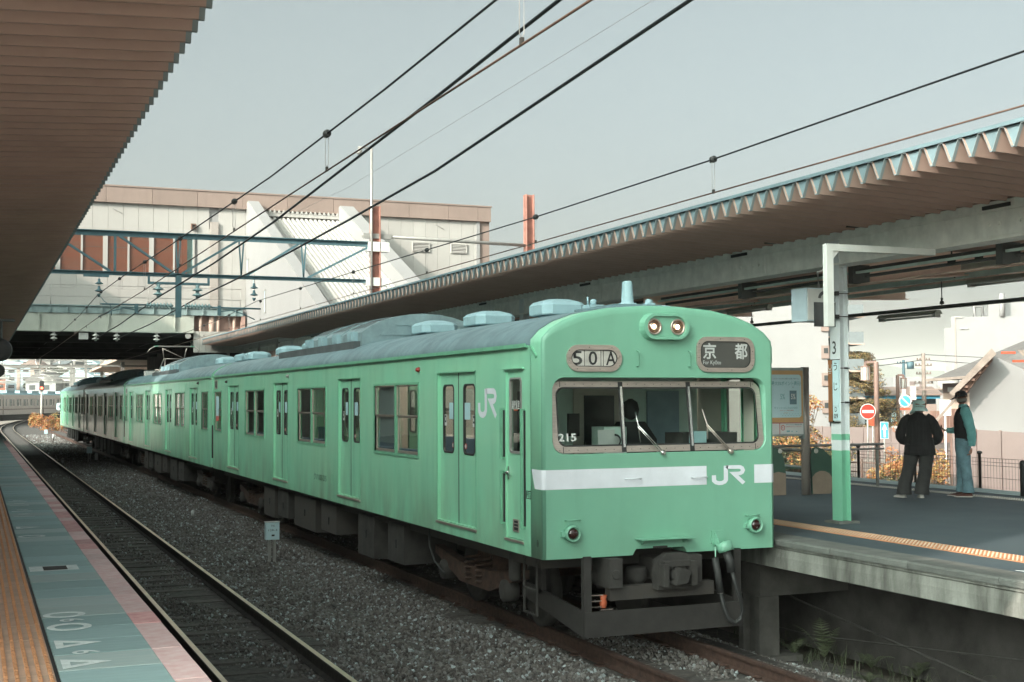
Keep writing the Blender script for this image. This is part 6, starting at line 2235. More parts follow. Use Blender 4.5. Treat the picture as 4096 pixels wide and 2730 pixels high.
# brown panel walls
def panels(u0, u1, d0, d1, z0a, z1a, z0b, z1b, n, label):
    t = sthing('panel_fence', (u0 + u1) / 2, (d0 + d1) / 2, z0a, label, 'fence', 'pinkish brown panel fences')
    for k in range(n):
        s0, s1 = k / n, (k + 1) / n
        f = lambda a, b, s: a + (b - a) * s
        e = .012
        m = MB()
        A = [(f(u0, u1, s0) + e, f(d0, d1, s0)), (f(u0, u1, s1) - e, f(d0, d1, s1))]
        za, zb = f(z1a, z1b, s0), f(z1a, z1b, s1)
        ba, bb = f(z0a, z0b, s0), f(z0a, z0b, s1)
        m.add([(A[0][0], A[0][1], ba), (A[1][0], A[1][1], bb), (A[1][0], A[1][1], zb), (A[0][0], A[0][1], za),
               (A[0][0], A[0][1] + .04, ba), (A[1][0], A[1][1] + .04, bb), (A[1][0], A[1][1] + .04, zb), (A[0][0], A[0][1] + .04, za)],
              [(0, 1, 2, 3), (4, 5, 6, 7), (0, 1, 5, 4), (3, 2, 6, 7), (0, 3, 7, 4), (1, 2, 6, 5)])
        sbuild(m, 'fence_panel', M['brownpanel'], t)
        m = MB()
        m.box(f(u0, u1, s0) - .03, f(u0, u1, s0) + .03, f(d0, d1, s0) + .04, f(d0, d1, s0) + .1, ba, za + .02)
        sbuild(m, 'fence_post', M['lampbrown'], t)
panels(12.5, 22.0, 60, 58, -.12, 1.36, -.12, 1.16, 16, 'long pinkish brown panel fence across the far side of the street')
panels(11.55, 16.4, 34, 31.5, -.12, 1.84, -.12, 1.52, 9, 'nearer pinkish brown panel fence below the white gable wall')
# street guard rail
t = sthing('guard_rail', 13, 40, 0, 'brown pipe guard rail along the sunlit street', 'guard rail')
for k in range(12):
    u = 10.6 + .95 * k; d = 44 - 1.15 * k
    m = MB(); m.lathe((u, d, -.12), [(.045, 0), (.045, .72), (.02, .76)], n=8); sbuild(m, 'rail_post', M['lampbrown'], t)
m = MB()
for z in (.2, .5):
    m.tube([(10.6, 44, z), (10.6 + .95 * 11, 44 - 1.15 * 11, z)], .025, 6)
sbuild(m, 'rail_pipe', M['lampbrown'], t)
t = sthing('guard_rail', 17, 56, 0, 'far pipe guard rail in front of the long brown fence', 'guard rail')
m = MB()
for z in (.3, .62): m.tube([(13, 57.6, z), (21, 56.4, z)], .03, 6)
for k in range(9): m.lathe((13 + k, 57.6 - .15 * k, -.12), [(.05, 0), (.05, .85), (.02, .9)], n=8)
sbuild(m, 'rail_pipe', M['brownpanel'], t)

# white gabled shed on the right
SKEW[:] = [.37, 42]
t = sthing('white_shed', 16, 42, 0, 'large white gable wall of a shed with dark raking eaves', 'shed')
m = MB(); m.prism([(14.85, -.12), (19.6, -.12), (19.6, 2.2), (15.62, 4.0), (14.85, 3.05)], 1, 42, 50)
sbuild(m, 'wall', M['wallw2'], t)
m = MB(); m.prism([(14.30, 2.80), (14.45, 2.78), (15.62, 4.08), (15.60, 4.17)], 1, 41.5, 50)
sbuild(m, 'roof', M['rooft'], t)
m = MB(); m.prism([(14.22, 2.78), (14.35, 2.68), (15.75, 4.02), (15.60, 4.20)], 1, 41.1, 41.4)
sbuild(m, 'barge_roof', M['woodl'], t)
m = MB(); m.prism([(14.38, 2.68), (14.62, 2.60), (15.62, 3.82), (15.62, 4.02)], 1, 41.3, 42)
sbuild(m, 'eave_soffit', M['wood'], t)
for k in range(5):
    s = k / 5
    m = MB(); m.box(14.5 + s * 1.05, 14.62 + s * 1.05, 41.15, 42.0, 2.72 + s * 1.12, 2.80 + s * 1.12)
    sbuild(m, 'eave_beam', M['wood'], t)
SKEW[:] = [0, 0]
# corrugated roof piece with red purlins at the right edge
t = sthing('corrugated_roof', 17, 39, 3, 'weathered corrugated roof on orange purlins at the right edge', 'roof')
m = MB()
pts = []
for k in range(40):
    pts.append((k * .06, .02 * math.sin(k * PI / 1.5)))
vs = []
for (du, dz) in pts:
    vs.append((15.65 + du, 40.0, 4.10 + dz)); 
for (du, dz) in pts:
    vs.append((16.35 + du, 38.6, 2.75 + dz))
n = len(pts)
m.add(vs, [(i, i + 1, n + i + 1, n + i) for i in range(n - 1)], 0, True)
sbuild(m, 'corrugated_sheet', M['corr'], t)
for k in range(5):
    u, z, d = 15.18 + .24 * k, 4.02 - .27 * k, 40.05 - .28 * k
    m = MB(); m.box(u, u + .42, d - .05, d + .05, z - .035, z + .035)
    sbuild(m, 'purlin', M['redpurlin'], t)
m = MB(); m.bar((15.95, 38.9, 2.95), (17.3, 38.0, 1.7), .06, .16); sbuild(m, 'barge_board', M['woodl'], t)
# grey roofed house behind it
SKEW[:] = [.34, 60]
t = sthing('grey_roofed_house', 21, 60, 0, 'house with a long grey tiled roof and beige wall behind the man', 'house')
m = MB()
m.prism([(19.98, -.12), (27, -.12), (27, 3.3), (19.98, 3.3)], 1, 61, 70); sbuild(m, 'wall', M['beigew'], t)
m = MB(); m.add([(19.25, 59.5, 3.40), (21.35, 59.5, 3.60), (29, 59.5, 3.95), (29, 64, 7.4), (23.6, 64, 5.25), (19.25, 59.5, 3.50), (29, 71, 4), (19.25, 71, 3.5)], [(0, 1, 4), (1, 2, 3, 4), (4, 3, 6, 7), (0, 4, 7)])
sbuild(m, 'roof', M['rooft'], t)
m = MB(); m.bar((19.2, 59.45, 3.42), (21.4, 59.45, 3.58), .08, .12); m.bar((21.4, 59.45, 3.58), (24.2, 59.45, 3.7), .08, .10); sbuild(m, 'gutter', M['woodl'], t)
m = MB(); m.box(19.96, 27, 60.93, 60.99, 2.85, 3.3); sbuild(m, 'upper_wall', M['brownpanel'], t)
m = MB(); m.tube([(21.0, 60.9, 3.15), (21.0, 60.9, 0)], .07, 8); sbuild(m, 'down_pipe', M['lampbrown'], t)
m = MB(); m.box(20.2, 20.6, 60.9, 60.95, 2.9, 3.1); sbuild(m, 'vent', M['boxgrey'], t)
SKEW[:] = [0, 0]
# plank fence by the house
t = sthing('plank_fence', 16.8, 50, 0, 'tall red brown plank fence between the woman and the man', 'fence')
for k in range(11):
    m = MB(); m.box(16.15 + .125 * k, 16.15 + .125 * k + .112, 50 + .01 * (k % 2), 50.03 + .01 * (k % 2), .9, 2.12 if k < 6 else 2.2)
    sbuild(m, 'plank', M['woodred'], t)
m = MB(); m.bar((14.0, 43.5, 1.58), (15.0, 43.5, 2.7), .12, .07); tag(sbuild(m, 'leaning_board', M['woodl'], None, SW(14, 43.5, 1.6)), 'pale board leaning at a slant behind the man', 'board')
# big white building
SKEW[:] = [.34, 112]
t = sthing('white_building', 42, 112, 0, 'big plain white building with roof pipes at the right edge', 'building')
m = MB(); m.box(38.1, 58, 112, 130, -.12, 9.6); m.box(37.5, 38.1, 113, 130, -.12, 8.7); sbuild(m, 'wall', M['wallw2'], t)
m = MB(); m.box(41.4, 58, 113, 130, 9.6, 10.9); sbuild(m, 'roof_room', M['wallw2'], t)
m = MB(); m.tube([(40.2, 112.5, 9.6), (40.2, 112.5, 10.5), (40.9, 112.5, 10.5), (40.9, 112.5, 9.6)], .16, 8); m.tube([(42.6, 112, 9.6), (42.6, 112, 11.6)], .25, 8); sbuild(m, 'roof_pipe', M['wallw2'], t)
for u, z in ((38.9, 8.5), (38.4, 9.5)):
    m = MB(); m.box(u, u + .7, 111.9, 112, z, z + .12); sbuild(m, 'ledge', M['wallw'], t)
m = MB(); m.box(38.45, 38.5, 111.93, 112, 3, 9.5); sbuild(m, 'down_pipe', M['beigew'], t)
SKEW[:] = [0, 0]
M['balcony'] = mat('grey_balcony', (0.15, 0.17, 0.175), .7, var=.05)
# apartment block with angular balconies
t = sthing('apartment_block', 13, 62, 0, 'white apartment block with angular grey stair balconies behind the pillar', 'apartment building')
m = MB(); m.box(5.0, 15.2, 62, 74, -.12, 8.6); sbuild(m, 'wall', M['wallw2'], t)
m = MB(); m.prism([(15.2, -.12), (16.6, -.12), (16.6, 8.4), (15.2, 8.4)], 1, 63.5, 73); sbuild(m, 'stair_core', M['balcony'], t)
for k in range(5):
    z = 1.26 + 1.31 * k
    m = MB(); m.prism([(15.2, z + .35), (15.2, z + .85), (16.05, z + .62), (16.95, z + .62), (16.95, z), (16.3, z)], 1, 62.2, 64.5)
    b_ = sbuild(m, 'balcony', M['balcony'], t)
    m = MB(); m.add([(15.2, 62.15, z + .35), (16.3, 62.15, z), (16.97, 62.15, z), (16.97, 62.15, z + .07), (16.32, 62.15, z + .07), (15.2, 62.15, z + .43)], [(0, 1, 4, 5), (1, 2, 3, 4)])
    sbuild(m, 'balcony_edge', M['beigew'], b_)
for k in range(5):
    z = 1.9 + 1.31 * k
    m = MB(); m.box(14.85, 15.21, 61.9, 62.0, z, z + .62); w_ = sbuild(m, 'window', M['band'], t)
    m = MB(); m.box(14.95, 15.15, 61.88, 61.9, z + .25, z + .5); sbuild(m, 'pane', M['winblack'], w_)
# shop row, white flat roofed house
t = sthing('shop_row', 23, 80, 0, 'low shop row with pinkish roof and dark teal front', 'shop')
m = MB(); m.box(21.0, 26.2, 80, 88, -.12, 2.75); sbuild(m, 'wall', M['shopteal'], t)
m = MB(); m.prism([(79.0, 2.85), (81, 3.3), (88, 3.3), (88, 2.8), (79.0, 2.75)], 0, 20.8, 26.3); sbuild(m, 'roof', M['band'], t)
m = MB(); m.box(20.9, 26.2, 79.2, 79.3, 2.55, 2.76); sbuild(m, 'fascia', M['signbl'], t)
random.seed(21)
for k in range(9):
    m = MB(); u = 21.2 + .55 * k; m.box(u, u + .42, 79.93, 79.99, .4, 1.7 + .2 * (k % 2)); sbuild(m, 'window', M[('winblack', 'posterb', 'blind')[k % 3]], t)
m = MB(); m.box(23.6, 23.8, 78.9, 79.1, -.1, 2.9); sbuild(m, 'post', M['wallw'], t)
t = sthing('white_house', 30, 100, 0, 'white flat roofed house beyond the shop row', 'house')
m = MB(); m.box(29.5, 33.0, 100, 108, -.12, 4.2); m.box(26.0, 33.5, 99.2, 108, -.12, 3.25); sbuild(m, 'wall', M['wallw2'], t)
for k in range(3):
    m = MB(); m.box(30.0 + .75 * k, 30.4 + .75 * k, 99.93, 99.99, 3.45, 3.85); sbuild(m, 'window', M['brownpanel'], t)
m = MB(); m.tube([(33.2, 99, 4.0), (33.2, 99, 5.2)], .04, 6); m.tube([(33.8, 99, 4.0), (33.8, 99, 5.2)], .04, 6); m.lathe((33.4, 99, 3.2), [(.8, 0), (.8, .8), (.3, 1.1), (.05, 1.15)], n=12); sbuild(m, 'water_tank', M['wallw'], t)
# utility poles
def upole(u, d, z1, arms, label, mt):
    t = sthing('utility_pole', u, d, 0, label, 'utility pole', 'utility poles')
    m = MB(); m.lathe((u, d, -.12), [(.15, 0), (.10, z1)], n=10); sbuild(m, 'pole', M[mt], t)
    for z, w in arms:
        m = MB(); m.box(u - w, u + w, d - .03, d + .03, z - .03, z + .03)
        for q in (-.9, -.5, .5, .9): m.lathe((u + w * q, d, z), [(.05, 0), (.04, .12)], n=6)
        sbuild(m, 'cross_arm', M[mt], t)
    return t
upole(22.29, 70, 5.15, ((4.65, .35), (4.35, .45), (3.9, .4), (3.4, .5)), 'pale concrete utility pole with several cross arms', 'woodl')
upole(27.27, 90, 5.35, ((5.0, .45),), 'dark utility pole with a transformer on the skyline', 'shopteal')
m = MB(); m.lathe((27.75, 90, 4.6), [(.25, 0), (.25, .5)], n=10); tag(sbuild(m, 'transformer', M['shopteal'], None, SW(27.7, 90, 4.6)), 'dark pole transformer beside the dark utility pole', 'transformer')
for (a, b, lb) in (((22.29, 70, 4.95), (12, 66, 4.3), 'skyline wire left of the pale utility pole'), ((22.29, 70, 4.95), (40, 100, 6.0), 'skyline wire right of the pale utility pole'), ((22.29, 70, 4.66), (12, 66, 3.9), 'lower skyline wire left of the pale utility pole'), ((22.29, 70, 4.66), (40, 100, 5.4), 'lower skyline wire right of the pale utility pole')):
    m = MB(); mid = tuple((p + q) / 2 - (.25 if i == 2 else 0) for i, (p, q) in enumerate(zip(a, b))); m.tube([a, mid, b], .018, 5)
    tag(sbuild(m, 'power_line', M['dark2'], None, SW(*a)), lb, 'power line')
# street lamps
def slamp(u, d, zt, side, arm, label, s=1.0):
    t = sthing('street_lamp', u, d, 0, label, 'street lamp', 'brown street lamps with white lantern heads')
    m = MB(); m.lathe((u, d, -.12), [(.10 * s, 0), (.10 * s, zt + .05), (.09 * s, zt + .12)], n=12); sbuild(m, 'post', M['lampbrown'], t)
    m = MB(); m.box(min(u, u + side * arm), max(u, u + side * arm), d - .04, d + .04, zt - .06, zt + .04); m.box(u + side * arm - .04, u + side * arm + .04, d - .04, d + .04, zt - .22, zt); sbuild(m, 'arm', M['lampbrown'], t)
    uc = u + side * arm
    m = MB(); m.lathe((uc, d, zt - .72 * s), [(.17 * s, 0), (.17 * s, .50 * s)], n=6, smooth=False); h = sbuild(m, 'lantern', M['lampwhite'], t)
    m = MB()
    for k in range(6):
        a = PI / 3 * k + PI / 6
        m.box(uc + .172 * s * math.cos(a) - .012, uc + .172 * s * math.cos(a) + .012, d + .172 * s * math.sin(a) - .012, d + .172 * s * math.sin(a) + .012, zt - .74 * s, zt - .2 * s)
    m.lathe((uc, d, zt - .22 * s), [(.19 * s, 0), (.19 * s, .03), (.03, .08)], n=6); m.lathe((uc, d, zt - .76 * s), [(.19 * s, 0), (.19 * s, .03)], n=6)
    sbuild(m, 'lantern_frame', M['lampbrown'], h)
slamp(14.65, 52, 4.08, -1, .44, 'nearer brown street lamp, white lantern hanging on its left')
slamp(19.68, 66, 3.78, 1, .30, 'farther brown street lamp, white lantern hanging on its right', .9)
# road signs
t = sthing('no_entry_sign', 14.2, 50, 2.09, 'round red no entry sign behind the nearer street lamp', 'road sign')
m = MB(); m.lathe((14.15, 51.5, 2.09), [(.31, 0), (.31, .02)], axis=(0, -1, 0), n=32); sbuild(m, 'rim', M['white'], t)
m = MB(); m.lathe((14.15, 51.478, 2.09), [(.285, 0), (.285, .006)], axis=(0, -1, 0), n=32); sbuild(m, 'disc', M['signred'], t)
m = MB(); m.box(13.93, 14.37, 51.462, 51.471, 2.035, 2.145); sbuild(m, 'bar', M['white'], t)
m = MB(); m.tube([(14.15, 51.55, -.12), (14.15, 51.55, 2.3)], .035, 8); sbuild(m, 'post', M['galv'], t)
t = sthing('one_way_sign', 14.36, 50, 1.4, 'blue rectangular sign with a white upward arrow', 'road sign')
m = MB(); m.box(14.215, 14.525, 50, 50.02, 1.055, 1.705); sbuild(m, 'plate', M['white'], t)
m = MB(); m.box(14.232, 14.508, 49.99, 49.999, 1.072, 1.688); sbuild(m, 'blue_field', M['signbl'], t)
m = MB(); m.add([(14.33, 49.98, 1.11), (14.41, 49.98, 1.11), (14.41, 49.98, 1.42), (14.48, 49.98, 1.40), (14.37, 49.98, 1.64), (14.26, 49.98, 1.40), (14.33, 49.98, 1.42)], [(0, 1, 2, 6), (3, 4, 5)]); m.add([(14.33, 49.98, 1.42), (14.41, 49.98, 1.42), (14.37, 49.98, 1.5)], [(0, 1, 2)])
sbuild(m, 'arrow', M['white'], t)
m = MB(); m.tube([(14.37, 50.05, -.12), (14.37, 50.05, 1.7)], .03, 8); sbuild(m, 'post', M['galv'], t)
t = sthing('parking_ban_sign', 15.8, 52, 2.4, 'round blue and white road sign above the woman\'s hat', 'road sign')
m = MB(); m.lathe((15.79, 52, 2.50), [(.25, 0), (.25, .02)], axis=(0, -1, 0), n=28); sbuild(m, 'rim', M['white'], t)
m = MB(); m.lathe((15.79, 51.978, 2.50), [(.21, 0), (.21, .006)], axis=(0, -1, 0), n=28); sbuild(m, 'disc', M['signbl'], t)
m = MB(); m.bar((15.65, 51.96, 2.64), (15.93, 51.96, 2.36), .012, .05); sbuild(m, 'slash', M['white'], t)
m = MB(); m.box(15.58, 16.0, 51.98, 52, 2.14, 2.22); sbuild(m, 'lower_plate', M['redpurlin'], t)
m = MB(); m.tube([(15.79, 52.04, -.12), (15.79, 52.04, 2.7)], .035, 8); sbuild(m, 'post', M['galv'], t)
t = sthing('round_red_sign', 15.3, 54, 1.7, 'faded round orange red sign behind the second street lamp', 'road sign')
m = MB(); m.lathe((15.05, 54, 1.72), [(.26, 0), (.26, .02)], axis=(0, -1, 0), n=24); sbuild(m, 'disc', M['redpurlin'], t)
m = MB(); m.tube([(15.05, 54.04, -.12), (15.05, 54.04, 1.8)], .035, 8); sbuild(m, 'post', M['galv'], t)
m = MB(); m.box(16.2, 16.62, 49, 49.04, 1.95, 2.55); m.box(16.38, 16.44, 49.04, 49.1, -.1, 2.5)
tag(sbuild(m, 'blank_notice', M['white'], None, SW(16.4, 49, 0)), 'blank white notice plate right of the woman\'s hat', 'notice')
t = sthing('shop_sign', 17.6, 56, 2.4, 'cluster of white shop signs between the hat and the house', 'sign')
for (a, b, c, d) in ((16.9, 17.05, 2.3, 3.0), (17.25, 17.5, 2.45, 3.15), (17.6, 17.8, 2.1, 2.5)):
    m = MB(); m.box(a, b, 56, 56.1, c, d); sbuild(m, 'sign_panel', M['wallw'], t)
m = MB(); m.box(16.9, 18.4, 56.1, 56.15, 1.9, 2.35); m.box(17.5, 18.7, 56.2, 57, 2.95, 3.02); sbuild(m, 'sign_beam', M['band'], t)
# parked silver car hint behind the fence: white kerb stones
m = MB(); m.box(16.9, 17.6, 55.3, 55.6, 1.05, 1.5); m.box(16.2, 18.2, 55, 55.3, 1.35, 1.42)
tag(sbuild(m, 'white_barrier', M['wallw'], None, SW(17, 55, 1.1)), 'white barrier block behind the brown fence', 'barrier')

# ---------------------------------------------------------------- black mesh fence beyond the far track
t = thing('mesh_fence', (12.5, 10, .1), 'black wire mesh fence beyond the far platform edge', 'fence')
for k in range(20):
    y = -6.97 + 2.0 * k
    q = MB(); q.lathe((12.55, y, -.3), [(.03, 0), (.03, 1.78), (.055, 1.78), (.055, 1.82), (.02, 1.84)], n=8); q.build('fence_post', M['fence'], t)
m = MB()
y = -8
while y < 32:
    m.box(12.498, 12.502, y, y + .006, -.3, 1.40); y += .085
for z in (-.2, .1, .4, .7, 1.0, 1.25, 1.32, 1.40):
    m.box(12.496, 12.504, -8, 32, z - .004, z + .004)
tag(m.build('mesh', M['fence'], t), kind='stuff')

# ================================================================ VEGETATION
def leaves(m, c, r, n, size, rng, mats=(0,), flat=.6, squash=(1, 1, 1)):
    for _ in range(n):
        while True:
            p = Vector((rng.uniform(-1, 1), rng.uniform(-1, 1), rng.uniform(-1, 1)))
            if p.length < 1: break
        q = p.normalized() * (p.length ** .5)
        p = Vector(c) + Vector((q.x * r * squash[0], q.y * r * squash[1], q.z * r * squash[2]))
        a, b = rng.uniform(0, 2 * PI), rng.uniform(-.9, .9)
        u = Vector((math.cos(a) * math.cos(b), math.sin(a) * math.cos(b), math.sin(b)))
        w = u.cross(Vector((rng.uniform(-1, 1), rng.uniform(-1, 1), rng.uniform(-1, 1)))).normalized()
        s = size * rng.uniform(.6, 1.3)
        m.add([p - u * s, p + w * s * flat * .5, p + u * s, p - w * s * flat * .5], [(0, 1, 2, 3)], rng.choice(mats))
def shrub(base, blobs, label, cat, seed, size, mats, mlist, name='shrub', twigs=True, group=None, density=900):
    rng = random.Random(seed)
    if base[1] < 20:      # shrubs stand on the sunlit verge beyond the canopy's shade
        q_ = lambda p: (-6.787 + (p[0] + 6.787) * 1.27, -12.134 + (p[1] + 12.134) * 1.27, 2.668 + (p[2] - 2.668) * 1.27)
        blobs = [(q_(c), r * 1.27, w) for c, r, w in blobs if q_(c)[2] > -.35]
        size *= 1.2
        density *= .75
        base = (*q_(base)[:2], -.12 if base[2] < 0 else q_(base)[2])
    t = thing(name, base, label, cat, group)
    m = MB(); tr = MB()
    for (c, r, w) in blobs:
        c = Vector(c)
        k = int(density * r * r * 4)
        for _ in range(max(3, int(6 * r * 3))):
            cc = c + Vector((rng.uniform(-1, 1), rng.uniform(-1, 1), rng.uniform(-.8, .8))) * r * .75
            leaves(m, cc, r * .42, max(6, k // 9), size, rng, w)
            if twigs:
                j = Vector(base) + (cc - Vector(base)) * .45 + Vector((rng.uniform(-.1, .1), rng.uniform(-.1, .1), 0))
                tr.tube([Vector(base) + Vector((rng.uniform(-.08, .08), rng.uniform(-.08, .08), 0)), j, cc], .012, 4)
    tag(m.build('foliage', mlist, t), kind='stuff')
    if twigs: tr.build('branch', M['bark'], t)
    return t
L4 = [M['leaf_o'], M['leaf_y'], M['leaf_g'], M['leaf_d']]
shrub((13.4, 16.6, -.3), [((13.3, 16.0, 1.2), .55, (0, 1, 1, 2)), ((13.5, 16.7, 1.9), .6, (1, 1, 2, 0)), ((13.5, 16.0, 2.5), .32, (0, 1)), ((13.5, 16.9, 2.95), .16, (0, 1)), ((13.3, 17.6, 1.3), .6, (0, 1, 2)), ((13.6, 15.6, .9), .6, (2, 3, 1)), ((13.4, 17.0, .7), .7, (2, 3, 3))], 'autumn shrub with orange and green leaves behind the notice board', 'shrub', 1, .055, None, L4, group='autumn shrubs')
shrub((13.4, 12.6, -.3), [((13.4, 12.9, 1.15), .38, (0, 0, 1)), ((13.3, 12.4, 1.0), .35, (0, 1)), ((13.4, 13.3, .75), .38, (0, 1, 1)), ((13.3, 12.6, .55), .42, (2, 3, 1)), ((13.4, 13.7, .35), .42, (3, 3, 2)), ((13.3, 13.1, .15), .4, (3, 2)), ((13.4, 14.2, .4), .35, (3, 2, 1))], 'orange leaved shrub left of the woman behind the mesh fence', 'shrub', 2, .05, None, L4, group='autumn shrubs')
shrub((13.3, 11.3, -.3), [((13.3, 11.2, 1.15), .38, (1, 0, 1)), ((13.2, 11.0, .85), .3, (1, 1, 0)), ((13.3, 11.35, .45), .4, (3, 2, 0)), ((13.3, 11.7, .1), .45, (3, 2)), ((13.2, 11.0, .3), .22, (0, 1, 2))], 'yellow and orange shrub between the woman and the man', 'shrub', 3, .05, None, L4, group='autumn shrubs')
shrub((13.5, 12.3, 1.4), [((13.5, 12.4, 2.1), .16, (0, 0, 1)), ((13.5, 12.9, 1.95), .14, (0,)), ((13.5, 12.0, 1.7), .12, (0, 1))], 'thin spray of orange leaves above the woman\'s hat', 'branch', 4, .045, None, L4, name='leafy_branch', twigs=False)
shrub((13.4, 14.9, -.3), [((13.3, 14.7, .4), .38, (3, 2)), ((13.4, 15.1, .8), .3, (2, 3, 1)), ((13.3, 14.4, .2), .35, (3, 3, 2))], 'dark green low shrub right of the green pillar', 'shrub', 5, .05, None, L4, group='autumn shrubs')
# cedar beyond the street
rng = random.Random(8)
base = SW(16.9, 63, -.12)
t = thing('conifer_tree', base, 'brownish conifer with layered drooping boughs behind the pillar', 'tree')
m = MB(); tr = MB()
tr.tube([SW(16.9, 63, -.12), SW(16.9, 63, 2.5), SW(16.95, 63, 4.9)], .12, 8)
for k in range(190):
    z = rng.uniform(1.2, 4.75)
    L = (4.9 - z) * .46 + .35
    a = rng.uniform(0, 2 * PI)
    tip = Vector((16.9 + L * math.cos(a), 63 + L * math.sin(a), z + .15))
    if k % 3 == 0: tr.tube([SW(16.9, 63, z - .1), SW(*tip)], .02, 4)
    for s in (.35, .6, .8, 1.0):
        c = SW(16.9 + (tip.x - 16.9) * s, 63 + (tip.y - 63) * s, z + .15 * s - .12 * s * s)
        leaves(m, c, .26, 46, .075, rng, (0, 0, 0, 1, 2), .4, (1.2, 1.2, .45))
tag(m.build('crown', [M['leaf_b'], M['leaf_g'], M['leaf_y']], t), kind='stuff'); tr.build('trunk', M['bark'], t)
# bush clump by the far signal, and trees behind
shrub((-.9, 117, -.2), [((-1.5, 117, .9), .75, (1, 1, 0)), ((-.6, 116, .6), .8, (0, 0, 1)), ((.4, 116, .5), .8, (0, 1)), ((1.0, 118, .8), .6, (1, 0)), ((.3, 119, 1.2), .4, (1, 2))], 'orange autumn bushes at the far end between the tracks', 'bush', 6, .10, None, L4, twigs=False, density=260)
shrub((10.5, 300, 1), [((10.5, 300, 7.2), 3.2, (2, 3)), ((7.5, 300, 5.5), 2.4, (2, 3)), ((12.5, 302, 5.5), 2.6, (2, 3, 3)), ((5.4, 302, 5.6), 1.6, (2, 3))], 'dark green trees behind the far silver train', 'tree', 7, .5, None, L4, name='tree', density=22)
# ================================================================ FAR BACKGROUND
# second train on the curve
def car(path0, path1, label):
    a, b = Vector((*path0, 0)), Vector((*path1, 0))
    t = thing('silver_train', (*path0, 0), label, 'train', 'silver train cars on the far curve')
    d = (b - a); L = d.length; d.normalize(); s = Vector((-d.y, d.x, 0)) * -1
    def W(x, y, z): return a + d * y + s * x + Vector((0, 0, z))
    m = MB(); m.box(-1.4, 1.4, .3, L - .3, .95, 3.4); m.v = [tuple(W(*v)) for v in m.v]; m.build('car_body', M['silver'], t)
    m = MB(); m.prism([(-1.4, 3.4), (-1.1, 3.62), (1.1, 3.62), (1.4, 3.4)], 1, .3, L - .3); m.v = [tuple(W(*v)) for v in m.v]; m.build('roof', M['ventp'], t)
    m = MB(); m.box(-1.2, 1.2, .5, L - .5, .2, .95); m.v = [tuple(W(*v)) for v in m.v]; m.build('underframe', M['dark'], t)
    for k in range(3):
        m = MB(); m.box(-.9, .9, 3 + 5.5 * k, 6.4 + 5.5 * k, 3.62, 3.95); m.v = [tuple(W(*v)) for v in m.v]; m.build('roof_unit', M['ventp'], t)
    for k in range(12):
        y0 = 1.0 + k * 1.5
        dd = 1.05 if k % 2 else .5
        m = MB(); m.box(1.395, 1.403, y0, y0 + dd, 2.0, 2.85); m.v = [tuple(W(*v)) for v in m.v]; m.build('window', M['winblack'], t)
    m = MB(); m.box(1.40, 1.43, .3, L - .3, 1.55, 1.66); m.v = [tuple(W(*v)) for v in m.v]; m.build('waist_band', M['band'], t)
P = [(-12.5, 124), (-8.2, 140), (-3.4, 157), (2.0, 174), (8.6, 191), (16, 208), (24, 224)]
for k in range(len(P) - 1):
    car((P[k][0] - 1.4, P[k][1]), (P[k + 1][0] - 1.4, P[k + 1][1]), 'stainless steel train car on the far curve, %s from the left' % OR[k])
# signal
t = thing('railway_signal', (-.5, 126, 0), 'railway signal showing a red light far between the tracks', 'signal')
MB().tube([(-.5, 126, -.2), (-.5, 126, 3.6)], .09, 8).build('mast', M['wallw'], t)
MB().box(-.75, -.25, 125.9, 126.1, 3.55, 3.62).build('bracket', M['galv'], t)
m = MB(); m.prism(stadium(-.5, 4.1, .25, .25)[:] if False else rrect(-.72, -.28, 3.62, 4.68, .2), 1, 125.85, 126.0); m.build('signal_head', M['black'], t)
MB().lathe((-.5, 125.84, 3.92), [(.13, 0), (.13, .02)], axis=(0, -1, 0), n=16).build('red_light', mat('signal_red_light', (1, .05, .03), .3, emit=(1, .06, .03), estr=6), t)
t = thing('speed_sign', (2.0, 116, 0), 'white speed sign reading 45 beside the far orange bushes', 'sign')
MB().prism(rrect(.2, .95, 1.8, 2.45, .08), 1, 113, 113.04).build('plate', M['signblue'], t)
MB().tube([(.57, 113.06, -.2), (.57, 113.06, 1.9)], .03, 6).build('post', M['galv'], t)
text('45', 'lettering', .45, .34, (.57, 112.995, 2.12), (1, 0, 0), (0, 0, 1), M['print_black'], t, ext=.002)
# catenary portals
rng = random.Random(31)
for k, y in enumerate((74, 90, 104, 120, 138, 158, 182)):
    off = track_x(0, y)
    t = thing('catenary_portal', (off, y, 0), 'pale steel catenary portal beyond the bridge, %s in the row' % OR[k], 'catenary portal', 'catenary portals beyond the bridge')
    x0, x1 = off - 11, off + 13
    zt = 6.1 + rng.uniform(-.5, .5)
    for x in (x0, off + 2.4 + rng.uniform(-.5, .5), x1):
        MB().box(x - .11, x + .11, y - .11, y + .11, -.2, zt + rng.uniform(.2, 1.0)).build('post', M['galv'], t)
    for z in (zt, zt - .75):
        MB().box(x0, x1, y - .06, y + .06, z - .05, z + .05).build('beam', M['galv'], t)
    m = MB()
    for x in (off - 4.0, off, off + 5, off - 7):
        m.tube([(x - 1.1, y, zt - .8), (x - 1.1, y, 5.0)], .035, 5)
        m.tube([(x - 1.1, y, 5.2), (x + .2, y, 5.05)], .03, 5)
        m.tube([(x - 1.1, y, 4.75), (x + .1, y, 4.7)], .02, 5)
        m.lathe((x - .9, y, 5.4), [(.09, 0), (.04, .05), (.09, .1), (.04, .15), (.09, .2)], n=8)
    m.build('drop_arm', M['insul'], t)
for i, x in enumerate((-7, 5)):
    wire('contact_wire', [(x + track_x(0, y), y, 4.75) for y in (70, 105, 125, 150, 180, 200)], .02, 'galv', '%s far contact wire beyond the bridge' % ('left', 'right')[i], GW)
